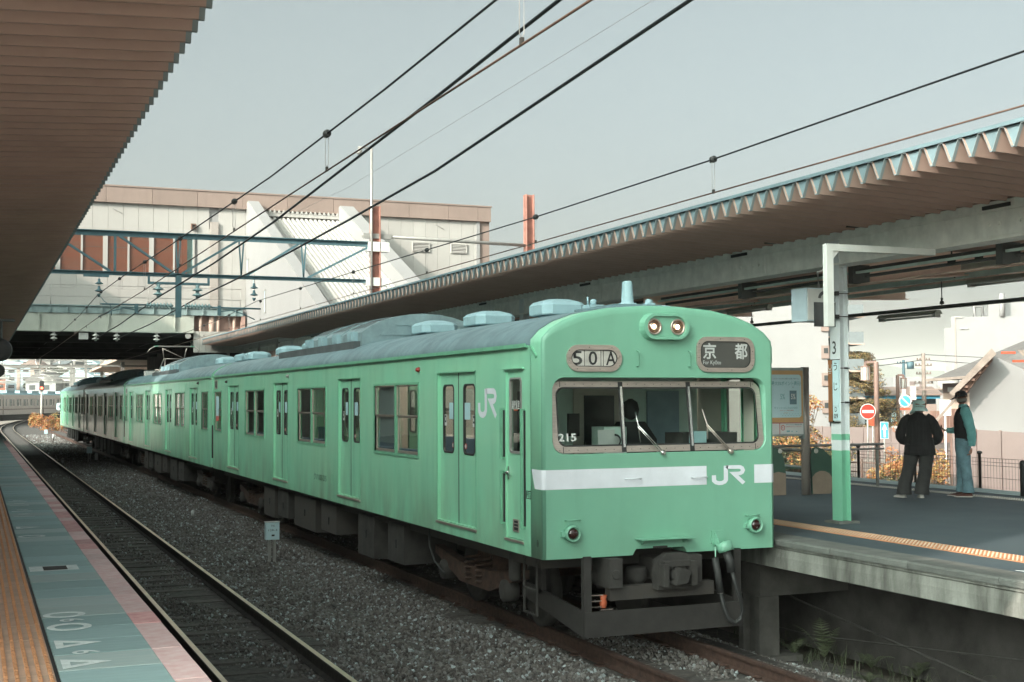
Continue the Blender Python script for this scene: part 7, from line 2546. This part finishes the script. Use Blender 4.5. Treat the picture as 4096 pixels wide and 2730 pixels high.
m = MB(); m.tube([(track_x(-3, y) + (y - 70) * .02, y, 5.8 - .9 * math.sin((y - 70) / 20 * PI)) for y in range(70, 91, 2)], .05, 6)
tag(m.build('slack_cable', M['wallw'], at=(-3, 70, 5.8)), 'pale slack cable looping down just beyond the bridge', 'cable')
# hillside with houses
hs_ = MB()
vs, fs = [], []
for j, y in enumerate(range(230, 760, 30)):
    for i, x in enumerate(range(-160, 281, 20)):
        vs.append((x, y, -.6 + max(0, y - 250) * .062 + 2.0 * math.sin(x * .05 + y * .02)))
nx = 23
for j in range(17):
    for i in range(nx - 1):
        fs.append((j * nx + i, j * nx + i + 1, (j + 1) * nx + i + 1, (j + 1) * nx + i))
hs_.add(vs, fs, 0, True)
struct(hs_.build('hillside', M['townhill']))
def zh(x, y): return -.6 + max(0, y - 250) * .062 + 2.0 * math.sin(x * .05 + y * .02)
HM = [('cream', M['wallw2'], M['rooft']), ('beige', M['beigew'], M['band']), ('grey', M['greycl'], M['roofdark']), ('white', M['wallw'], M['ventp'])]
protos = []
rng = random.Random(77)
def house(nm, wall, roof):
    t = thing('hillside_house', (0, 0, 0), 'small %s walled house among the crowded hillside houses' % nm, 'house', 'houses on the hillside seen under the bridge')
    MB().box(-3.6, 3.6, -3.5, 3.5, -3, 5.0).build('wall', wall, t)
    MB().prism([(-4.2, 4.9), (0, 7.2), (4.2, 4.9)], 1, -4, 4).build('roof', roof, t)
    for k, (x, z) in enumerate(((-2, 1), (1.4, 1), (-2, 3.4), (1.4, 3.4))):
        MB().box(x - .7, x + .7, -3.56, -3.49, z - .5, z + .6).build('window', M['winblack'], t)
    return t
placed = []
for i in range(95):
    y = rng.uniform(285, 560)
    cx = -2 + (y - 285) * .085
    x = rng.uniform(cx - 10 - y * .03, cx + 14 + (y - 250) * .13)
    if any(abs(x - a) < 7.6 and abs(y - b) < 10 for a, b in placed): continue
    placed.append((x, y))
    k = rng.randrange(4)
    if len(protos) <= k or protos[k] is None if k < len(protos) else True:
        while len(protos) < 4: protos.append(None)
        protos[k] = house(*HM[k]); h = protos[k]
    else:
        h = copy_tree(protos[k])
    h.location = (x, y, zh(x, y)); h.rotation_euler = (0, 0, rng.uniform(-.6, .6)); s = rng.uniform(.7, 1.0)
    h.scale = (s, s, s)
for (x, y, w, z1, lb, mt) in ((1.2, 309, 1.1, 12.0, 'narrow grey apartment tower left of the far signal', 'boxblue'), (4.2, 306, 1.0, 10.5, 'second narrow grey tower right behind the far signal', 'boxblue'), (-1.6, 300, 1.4, 8.0, 'orange brick block at the left end of the far view', 'orangeb'), (6.5, 300, 1.2, 7.0, 'low orange brick block behind the far signal', 'orangeb')):
    t = thing('far_building', (x, y, 0), lb, 'building')
    MB().box(x - w, x + w, y, y + 8, -1, z1).build('wall', M[mt], t)
    for k in range(5):
        MB().box(x - w * .6, x + w * .6, y - .05, y, 2 + k * 1.8, 2.7 + k * 1.8).build('window', M['winblack'], t)
t = thing('far_building', (11.5, 304, 0), 'bright white gabled building in the middle of the far view', 'building')
MB().prism([(9.0, -1), (14.0, -1), (14.0, 8.0), (11.5, 9.6), (9.0, 8.0)], 1, 302, 312).build('wall', M['wallw2'], t)
for x in (10.3, 11.3, 12.3):
    MB().box(x, x + .4, 301.9, 302, 5.2, 6.6).build('window', M['boxgrey'], t)
# distant hills on the right
m = MB()
pts = []
rng = random.Random(5)
us = list(range(200, 1180, 30))
def hz(u):
    s = (u - 700) / 300
    return 60 + 20 * math.sin(u * .0025 + 1) + 12 * math.sin(u * .011) + max(0, u - 820) * .085 + rng.uniform(-1.5, 1.5)
vs = []
for u in us: vs.append((u, 2500, -5))
for u in us: vs.append((u, 2750, hz(u)))
for u in us: vs.append((u, 3300, -5))
n = len(us)
m.add(vs, [(i, i + 1, n + i + 1, n + i) for i in range(n - 1)] + [(n + i, n + i + 1, 2 * n + i + 1, 2 * n + i) for i in range(n - 1)], 0, True)
struct(sbuild(m, 'hills', M['hill']))

# ================================================================ OFF-FRAME SHADE BLOCKS ON THE LEFT (added to shade the tracks)
def block(name, x0, x1, y0, y1, z1, label):
    t = thing(name, ((x0 + x1) / 2, (y0 + y1) / 2, 0), label, 'building', 'added shade blocks left of the platform')
    MB().box(x0, x1, y0, y1, -.5, z1).build('wall', M['blockwhite'], t)
    w0 = None
    for k in range(int((y1 - y0) // 3)):
        for z in (2, 5.2, 8.4, 11.6, 14.8):
            if z + 1.6 > z1: continue
            if w0 is None:
                w0 = MB().box(x1, x1 + .05, y0 + .8, y0 + 2.4, z, z + 1.5).build('window', M['winblack'], t); z00 = z
            else: inst(w0, t, loc=(0, 3 * k, z - z00))
block('shade_block', -34, -18, -11.8, 17.8, 16.3, 'tall added block left of the near platform, unseen, shading the train and canopy edge')
block('shade_block', -34, -18, 23.0, 37.5, 15.5, 'tall added block farther along the left platform, unseen, shading the bridge front')
block('shade_block', -34, -18, 17.8, 23.0, 11.5, 'low added block between two taller ones, unseen, letting sun reach the second car')
# ================================================================ PEOPLE
FAT = 1.22
def skin_fig(name, joints, edges, m, parent, sub=2, root=0, smooth=True):
    """joints: {id: (x, y, z, rx, ry)} in world coordinates"""
    org = origin(parent)
    keys = list(joints)
    idx = {k: i for i, k in enumerate(keys)}
    me = bpy.data.meshes.new(name)
    me.from_pydata([tuple(Vector(joints[k][:3]) - org) for k in keys], [(idx[a], idx[b]) for a, b in edges], [])
    o = bpy.data.objects.new(name, me)
    COL.objects.link(o)
    o.parent = parent
    ORG[o.name] = org
    sk = o.modifiers.new('skin', 'SKIN')
    sk.use_smooth_shade = True
    sk.branch_smoothing = .6
    for i, k in enumerate(keys):
        me.skin_vertices[0].data[i].radius = [q * FAT for q in joints[k][3:5]]
        me.skin_vertices[0].data[i].use_root = (k == root or (root == 0 and i == 0))
    s = o.modifiers.new('sub', 'SUBSURF')
    s.levels = sub
    s.render_levels = sub
    me.materials.append(m)
    return o
def limb(m, W, pts, n=16, mi=0, fold=0.0, seed=0, ax=None, step=5, cap=True):
    """smooth tapered tube through frame points (a, b, z, r_side, r_depth); ax fixes the side axis"""
    P = [tuple(p) if len(p) == 5 else (*p, p[3]) for p in pts]
    Q = []
    for i in range(len(P) - 1):
        p0, p1, p2, p3 = P[max(0, i - 1)], P[i], P[i + 1], P[min(len(P) - 1, i + 2)]
        for k in range(step):
            t = k / step
            Q.append([.5 * (2 * b + (c - a) * t + (2 * a - 5 * b + 4 * c - d) * t * t + (3 * b - a - 3 * c + d) * t ** 3) for a, b, c, d in zip(p0, p1, p2, p3)])
    Q.append(list(P[-1]))
    rng = random.Random(seed)
    ph = [rng.uniform(0, 6.28) for _ in range(6)]
    ref = Vector(ax or (1, 0, 0))
    vs = []
    for i, q in enumerate(Q):
        c = Vector(q[:3])
        a, b = Vector(Q[max(0, i - 1)][:3]), Vector(Q[min(len(Q) - 1, i + 1)][:3])
        t = (b - a).normalized()
        u = (ref - t * ref.dot(t)).normalized()
        w = t.cross(u)
        for k in range(n):
            th = 2 * PI * k / n
            f = 1 + fold * (math.sin(3 * th + ph[0] + i * .8) * .5 + math.sin(i * 1.9 + ph[1] + 2 * math.sin(th + ph[2])) * .6)
            vs.append(W(*(c + u * (q[3] * f * math.cos(th)) + w * (q[4] * f * math.sin(th)))))
    L = len(Q)
    fs = [(i * n + k, i * n + (k + 1) % n, (i + 1) * n + (k + 1) % n, (i + 1) * n + k) for i in range(L - 1) for k in range(n)]
    m.add(vs, fs, mi, True)
    if cap:
        m.add(vs[:n], [tuple(range(n))], mi, True)
        m.add(vs[-n:], [tuple(range(n))], mi, True)
    return m
def person_frame(x, y, bearing):
    c, s = math.cos(R(bearing)), math.sin(R(bearing))
    def W(a, b, z):      # a to the viewer's right, b away from the viewer
        return (x + a * c + b * s, y - a * s + b * c, 1.1 + z)
    return W
def J(W, d):
    return {k: (*W(v[0], v[1], v[2]), v[3], v[4] if len(v) > 4 else v[3]) for k, v in d.items()}
def hand(W, par, wr, dirv, palm_n, s=1.0, curl=.5, name='hand'):
    """small five-fingered hand: wr wrist point, dirv pointing direction, palm_n normal (frame coordinates)"""
    d = Vector(dirv).normalized(); nrm = Vector(palm_n).normalized(); side = d.cross(nrm).normalized()
    wr = Vector(wr)
    jo = {'w': (*wr, .021, .017), 'p': (*(wr + d * .045 * s), .030, .016), 'k': (*(wr + d * .078 * s), .032, .014)}
    ed = [('w', 'p'), ('p', 'k')]
    for i, (off, ln) in enumerate(((-.030, .060), (-.010, .068), (.010, .064), (.029, .050))):
        b = wr + d * .082 * s + side * off * s
        f1 = b + (d * (1 - curl * .5) + nrm * curl).normalized() * ln * .5 * s
        f2 = f1 + (d * (1 - curl * 1.2) + nrm * (curl * 1.4)).normalized() * ln * .5 * s
        jo['a%d' % i] = (*b, .0088, .0088); jo['b%d' % i] = (*f1, .0082, .0082); jo['c%d' % i] = (*f2, .0068, .0068)
        ed += [('k', 'a%d' % i), ('a%d' % i, 'b%d' % i), ('b%d' % i, 'c%d' % i)]
    tb = wr + d * .03 * s - side * .026 * s
    t1 = tb + (d * .7 - side * .6 + nrm * .35).normalized() * .036 * s
    t2 = t1 + (d * .9 + nrm * .5).normalized() * .028 * s
    jo['t0'] = (*tb, .012, .011); jo['t1'] = (*t1, .0100, .0095); jo['t2'] = (*t2, .0078, .0078)
    ed += [('p', 't0'), ('t0', 't1'), ('t1', 't2')]
    skin_fig(name, J(W, jo), ed, M['skin'], par, sub=1, root='p')

# ---- woman: seen from behind, feet apart, elbows out, hands together in front
wx, wy = 6.80, 4.06
W = person_frame(wx, wy, 40.0)
wo = thing('person', (wx, wy, 1.1), 'person in teal sun hat, striped black jacket and charcoal trousers, seen from behind', 'person', 'people talking on the platform')
m = MB()
limb(m, W, [(-.08, 0, .84, .115, .125), (-.095, 0, .72, .120, .115), (-.155, -.02, .42, .098, .095), (-.215, 0, .18, .105, .10), (-.225, .0, .05, .118, .115)], fold=.05, seed=1)
limb(m, W, [(.105, 0, .84, .115, .125), (.115, 0, .72, .120, .115), (.095, -.02, .42, .098, .095), (.05, 0, .18, .105, .10), (.035, .0, .055, .115, .115)], fold=.05, seed=2)
limb(m, W, [(.02, 0, .98, .17, .12), (.015, 0, .86, .19, .14), (.015, 0, .76, .175, .13)], n=20)
m.build('trousers', M['trousers'], wo)
m = MB()
limb(m, W, [(.02, 0, .665, .245, .17), (.02, 0, .72, .235, .165), (.015, 0, .84, .215, .155), (.01, 0, .98, .195, .14), (.005, 0, 1.12, .195, .14), (.005, .01, 1.21, .185, .12), (.01, .02, 1.27, .12, .09), (.015, .03, 1.315, .065, .06)], n=26, fold=.025, seed=3)
limb(m, W, [(-.10, .02, 1.25, .06, .07), (-.165, .015, 1.20, .082, .082), (-.235, -.005, 1.08, .082, .080), (-.265, .0, .96, .078, .076), (-.225, .09, .885, .070, .068), (-.12, .18, .86, .056, .054)], fold=.05, seed=4, ax=(0, 1, 0))
limb(m, W, [(.115, .02, 1.25, .06, .07), (.18, .015, 1.20, .082, .082), (.255, -.005, 1.08, .082, .080), (.295, .0, .96, .078, .076), (.265, .09, .885, .070, .068), (.16, .18, .86, .056, .054)], fold=.05, seed=5, ax=(0, 1, 0))
m.build('jacket', M['jacket'], wo)
def head(W, par, c, face, s=1.0, hairm='hair', nm='head'):
    """c skull centre, face unit direction in the frame"""
    c = Vector(c); f = Vector(face).normalized(); up = Vector((0, 0, 1)); sd = f.cross(up)
    jo = {'n0': (*(c - up * .175 * s - f * .012), .050, .050), 'n1': (*(c - up * .11 * s - f * .012), .048, .048),
          'j': (*(c - up * .072 * s + f * .030), .046, .046), 'm': (*(c - up * .015 * s + f * .012), .068, .074), 't': (*(c + up * .045 * s - f * .008), .070, .078), 'v': (*(c + up * .085 * s - f * .01), .045, .050)}
    o = skin_fig(nm, J(W, jo), [('n0', 'n1'), ('n1', 'j'), ('n1', 'm'), ('m', 't'), ('t', 'v')], M['skin'], par, root='m')
    g = MB()
    def P(a, b, d): q = c + sd * a * s + up * b * s + f * d * s; return W(*q)
    # nose, brow, mouth, ears
    g.add([P(-.010, -.035, .082), P(.010, -.035, .082), P(0, -.038, .108), P(0, .008, .086)], [(0, 1, 2), (0, 2, 3), (1, 3, 2)])
    for e in (-1, 1):
        g.lathe(P(e * .072, -.015, -.008), [(.004, -.006), (.020, 0), (.023, .006), (.010, .010)], axis=Vector(W(*(sd * e))) - Vector(W(0, 0, 0)), n=10)
    g.build('nose_and_ears', M['skin'], o)
    e_ = MB()
    for e in (-1, 1):
        e_.lathe(P(e * .027, .004, .078), [(.008, 0), (.006, .004)], axis=Vector(W(*f)) - Vector(W(0, 0, 0)), n=8)
    e_.add([P(-.020, -.058, .080), P(.020, -.058, .080), P(.018, -.063, .080), P(-.018, -.063, .080)], [(0, 1, 2, 3)])
    e_.build('eyes_and_mouth', M['black'], o)
    return P
P = head(W, wo, (.02, .04, 1.42), (-.35, .93, 0), .96)
hr = MB(); 
for k in range(1):
    c = W(.02, .02, 1.395); hr.lathe((c[0], c[1], c[2] - .065), [(.055, 0), (.082, .03), (.088, .08), (.07, .12)], n=18)
hr.build('hair', M['hair'], wo)
# hat: crown and drooping uneven brim
c = Vector(W(.022, .035, 1.385)); ht = MB()
n = 28
rings = []
for i, (r, z) in enumerate([(.150, -.052), (.142, -.030), (.108, .012), (.100, .028), (.098, .07), (.088, .108), (.060, .128), (.01, .134)]):
    row = []
    for k in range(n):
        a = 2 * PI * k / n
        wob = (1 + .10 * math.sin(2 * a + .6) + .05 * math.sin(3 * a)) if i < 3 else 1 + .012 * math.sin(5 * a)
        dz = (.016 * math.sin(2 * a + .4) + .022 * math.cos(a - 5.4)) if i < 3 else 0
        row.append(c + Vector((r * wob * math.cos(a), r * wob * math.sin(a) * .96, z + dz)))
    rings.append(row)
ht.add([p for r_ in rings for p in r_], [(i * n + k, i * n + (k + 1) % n, (i + 1) * n + (k + 1) % n, (i + 1) * n + k) for i in range(len(rings) - 1) for k in range(n)], 0, True)
ht = ht.build('sun_hat', M['hatteal'], wo)
def shoe(W, par, hx, hy, dx, dy, mt, L=.235, sole='shoew'):
    d = Vector((dx, dy, 0)).normalized(); s = Vector((-d.y, d.x, 0))
    m = MB(); rows = []
    for t_, w, h in ((0, .030, .055), (.08, .038, .068), (.3, .038, .066), (.55, .042, .050), (.8, .042, .036), (.95, .028, .026), (1.0, .008, .012)):
        c = Vector((hx, hy, 0)) + d * L * (t_ - .22)
        rows.append([W(*(c - s * w + Vector((0, 0, .012)))), W(*(c - s * w * .85 + Vector((0, 0, h * .7)))), W(*(c + Vector((0, 0, h)))), W(*(c + s * w * .85 + Vector((0, 0, h * .7)))), W(*(c + s * w + Vector((0, 0, .012))))])
    m.add([p for r_ in rows for p in r_], [(i * 5 + k, i * 5 + k + 1, (i + 1) * 5 + k + 1, (i + 1) * 5 + k) for i in range(6) for k in range(4)] + [(0, 1, 2, 3, 4)], 0, True)
    o = m.build('shoe', M[mt], par)
    m = MB(); rows = []
    for t_, w in ((0, .032), (.1, .041), (.5, .044), (.8, .044), (.96, .030), (1.02, .01)):
        c = Vector((hx, hy, 0)) + d * L * (t_ - .22)
        rows.append([W(*(c - s * w)), W(*(c - s * w + Vector((0, 0, .016)))), W(*(c + s * w + Vector((0, 0, .016)))), W(*(c + s * w))])
    m.add([p for r_ in rows for p in r_], [(i * 4 + k, i * 4 + (k + 1) % 4, (i + 1) * 4 + (k + 1) % 4, (i + 1) * 4 + k) for i in range(5) for k in range(4)] + [(0, 1, 2, 3), (20, 21, 22, 23)], 0, False)
    m.build('sole', M[sole], o)
shoe(W, wo, -.245, -.01, -.55, .6, 'shoew'); shoe(W, wo, .03, -.02, -.15, .9, 'shoew')
hand(W, wo, (-.085, .20, .845), (.8, .5, -.1), (0, -.6, .6)); hand(W, wo, (.125, .20, .845), (-.8, .5, -.1), (0, -.6, .6))
m = MB(); m.prism([(.195, .02), (.235, .03), (.245, -.13), (.205, -.15)], 1, -.02, .04); m.v = [W(a, b, .88 + c_) for a, b, c_ in m.v]; m.build('pouch', M['black'], wo)

# ---- man: facing left, one hand raised, black vest over teal shirt
mx_, my_ = 7.60, 3.93
W = person_frame(mx_, my_, 41.5)
mn = thing('person', (mx_, my_, 1.1), 'person in black cap and vest over a teal shirt with blue jeans, facing left', 'person', 'people talking on the platform')
m = MB()
limb(m, W, [(-.02, -.07, .90, .12, .10), (-.03, -.08, .78, .118, .10), (.0, -.10, .47, .088, .085), (.035, -.09, .20, .080, .078), (.04, -.09, .07, .092, .088)], fold=.05, seed=6)
limb(m, W, [(-.02, .07, .90, .12, .10), (-.03, .08, .78, .116, .10), (-.045, .10, .47, .086, .083), (-.055, .10, .20, .078, .076), (-.06, .10, .07, .090, .086)], fold=.05, seed=7)
limb(m, W, [(.0, 0, 1.0, .135, .15), (-.005, 0, .88, .135, .16), (-.01, 0, .80, .12, .15)], n=20)
m.build('jeans', M['jeans'], mn)
m = MB()
limb(m, W, [(.0, 0, .98, .125, .14), (-.005, 0, 1.2, .125, .15), (.0, 0, 1.36, .09, .12), (-.012, 0, 1.43, .062, .062)], n=20)
limb(m, W, [(.005, -.11, 1.365, .06, .06), (.02, -.175, 1.325, .080, .078), (.06, -.215, 1.18, .078, .075), (.095, -.225, 1.02, .070, .068), (.105, -.21, .90, .064, .062), (.10, -.20, .80, .048, .046)], fold=.07, seed=8, ax=(1, 0, 0))
limb(m, W, [(-.005, .11, 1.365, .06, .06), (-.01, .17, 1.32, .072, .07), (-.05, .20, 1.18, .066, .064), (-.095, .19, 1.055, .060, .058), (-.17, .15, 1.03, .052, .05), (-.255, .10, 1.035, .042, .040)], fold=.05, seed=9, ax=(0, 1, 0))
limb(m, W, [(-.02, -.02, 1.40, .066, .062), (-.025, -.02, 1.45, .058, .056)], n=14)
m.build('shirt', M['shirt'], mn)
m = MB()
limb(m, W, [(.0, 0, .875, .150, .165), (.0, 0, .93, .148, .165), (-.01, 0, 1.08, .146, .162), (-.015, 0, 1.22, .142, .160), (-.008, 0, 1.32, .118, .145), (.0, 0, 1.375, .088, .11), (.003, 0, 1.425, .070, .074)], n=26, fold=.02, seed=10)
m.build('vest', M['vest'], mn)
P = head(W, mn, (-.045, 0, 1.535), (-.93, -.22, -.12), 1.0)
m = MB(); 
cc = Vector(W(-.035, 0, 1.535)); m.lathe((cc[0], cc[1], cc[2] - .055), [(.060, 0), (.079, .02), (.084, .06)], n=18); m.build('hair', M['hair'], mn)
cp = MB(); cc = Vector(W(-.04, 0, 1.565))
cp.lathe(cc, [(.090, 0), (.092, .02), (.086, .055), (.062, .085), (.02, .098), (.008, .103)], n=22)
bw = []
for k in range(9):
    a = R(-52 + 13 * k)
    bw.append((a,))
top = [W(-.04 - .088 * math.cos(a[0]), .088 * math.sin(a[0]), 1.572) for a in bw]
out = [W(-.04 - (.088 + .082 * math.cos(a[0] * 1.3)) * math.cos(a[0]), .105 * math.sin(a[0]), 1.572 - .055 * math.cos(a[0] * 1.2)) for a in bw]
cp.add(top + out + [(p[0], p[1], p[2] - .007) for p in top] + [(p[0], p[1], p[2] - .007) for p in out], [(k, k + 1, 10 + k, 9 + k) for k in range(8)] + [(18 + k, 19 + k, 28 + k, 27 + k) for k in range(8)] + [(9 + k, 10 + k, 28 + k, 27 + k) for k in range(8)], 0, True)
cp.build('cap', M['capblack'], mn)
shoe(W, mn, .04, -.09, -1, -.1, 'shoeb', .27); shoe(W, mn, -.06, .10, -1, .05, 'shoeb', .27)
hand(W, mn, (.095, -.20, .775), (-.05, 0, -1), (-1, .1, 0), 1.05, .7)
hand(W, mn, (-.27, .095, 1.025), (-.75, -.3, .45), (.1, -.3, 1), 1.0, .85)
m = MB(); m.bar(W(-.138, -.02, 1.30), W(-.14, -.02, 1.24), .006, .006); m.build('zip', M['chrome'], mn)
# ================================================================ HAZE
hz_ = MB().box(-900, 4150, -350, 4900, -2.0, 125).build('haze', [])
tag(hz_, 'thin pale haze over the whole place', kind='stuff')
hm = bpy.data.materials.new('haze_air')
hm.use_nodes = True
hm.node_tree.nodes.clear()
_o = hm.node_tree.nodes.new('ShaderNodeOutputMaterial')
_v = hm.node_tree.nodes.new('ShaderNodeVolumePrincipled')
_v.inputs['Color'].default_value = (1.0, 0.975, 0.93, 1)
_v.inputs['Density'].default_value = 0.00026
_v.inputs['Anisotropy'].default_value = 0.0
hm.node_tree.links.new(_v.outputs[0], _o.inputs['Volume'])
hz_.data.materials.append(hm)
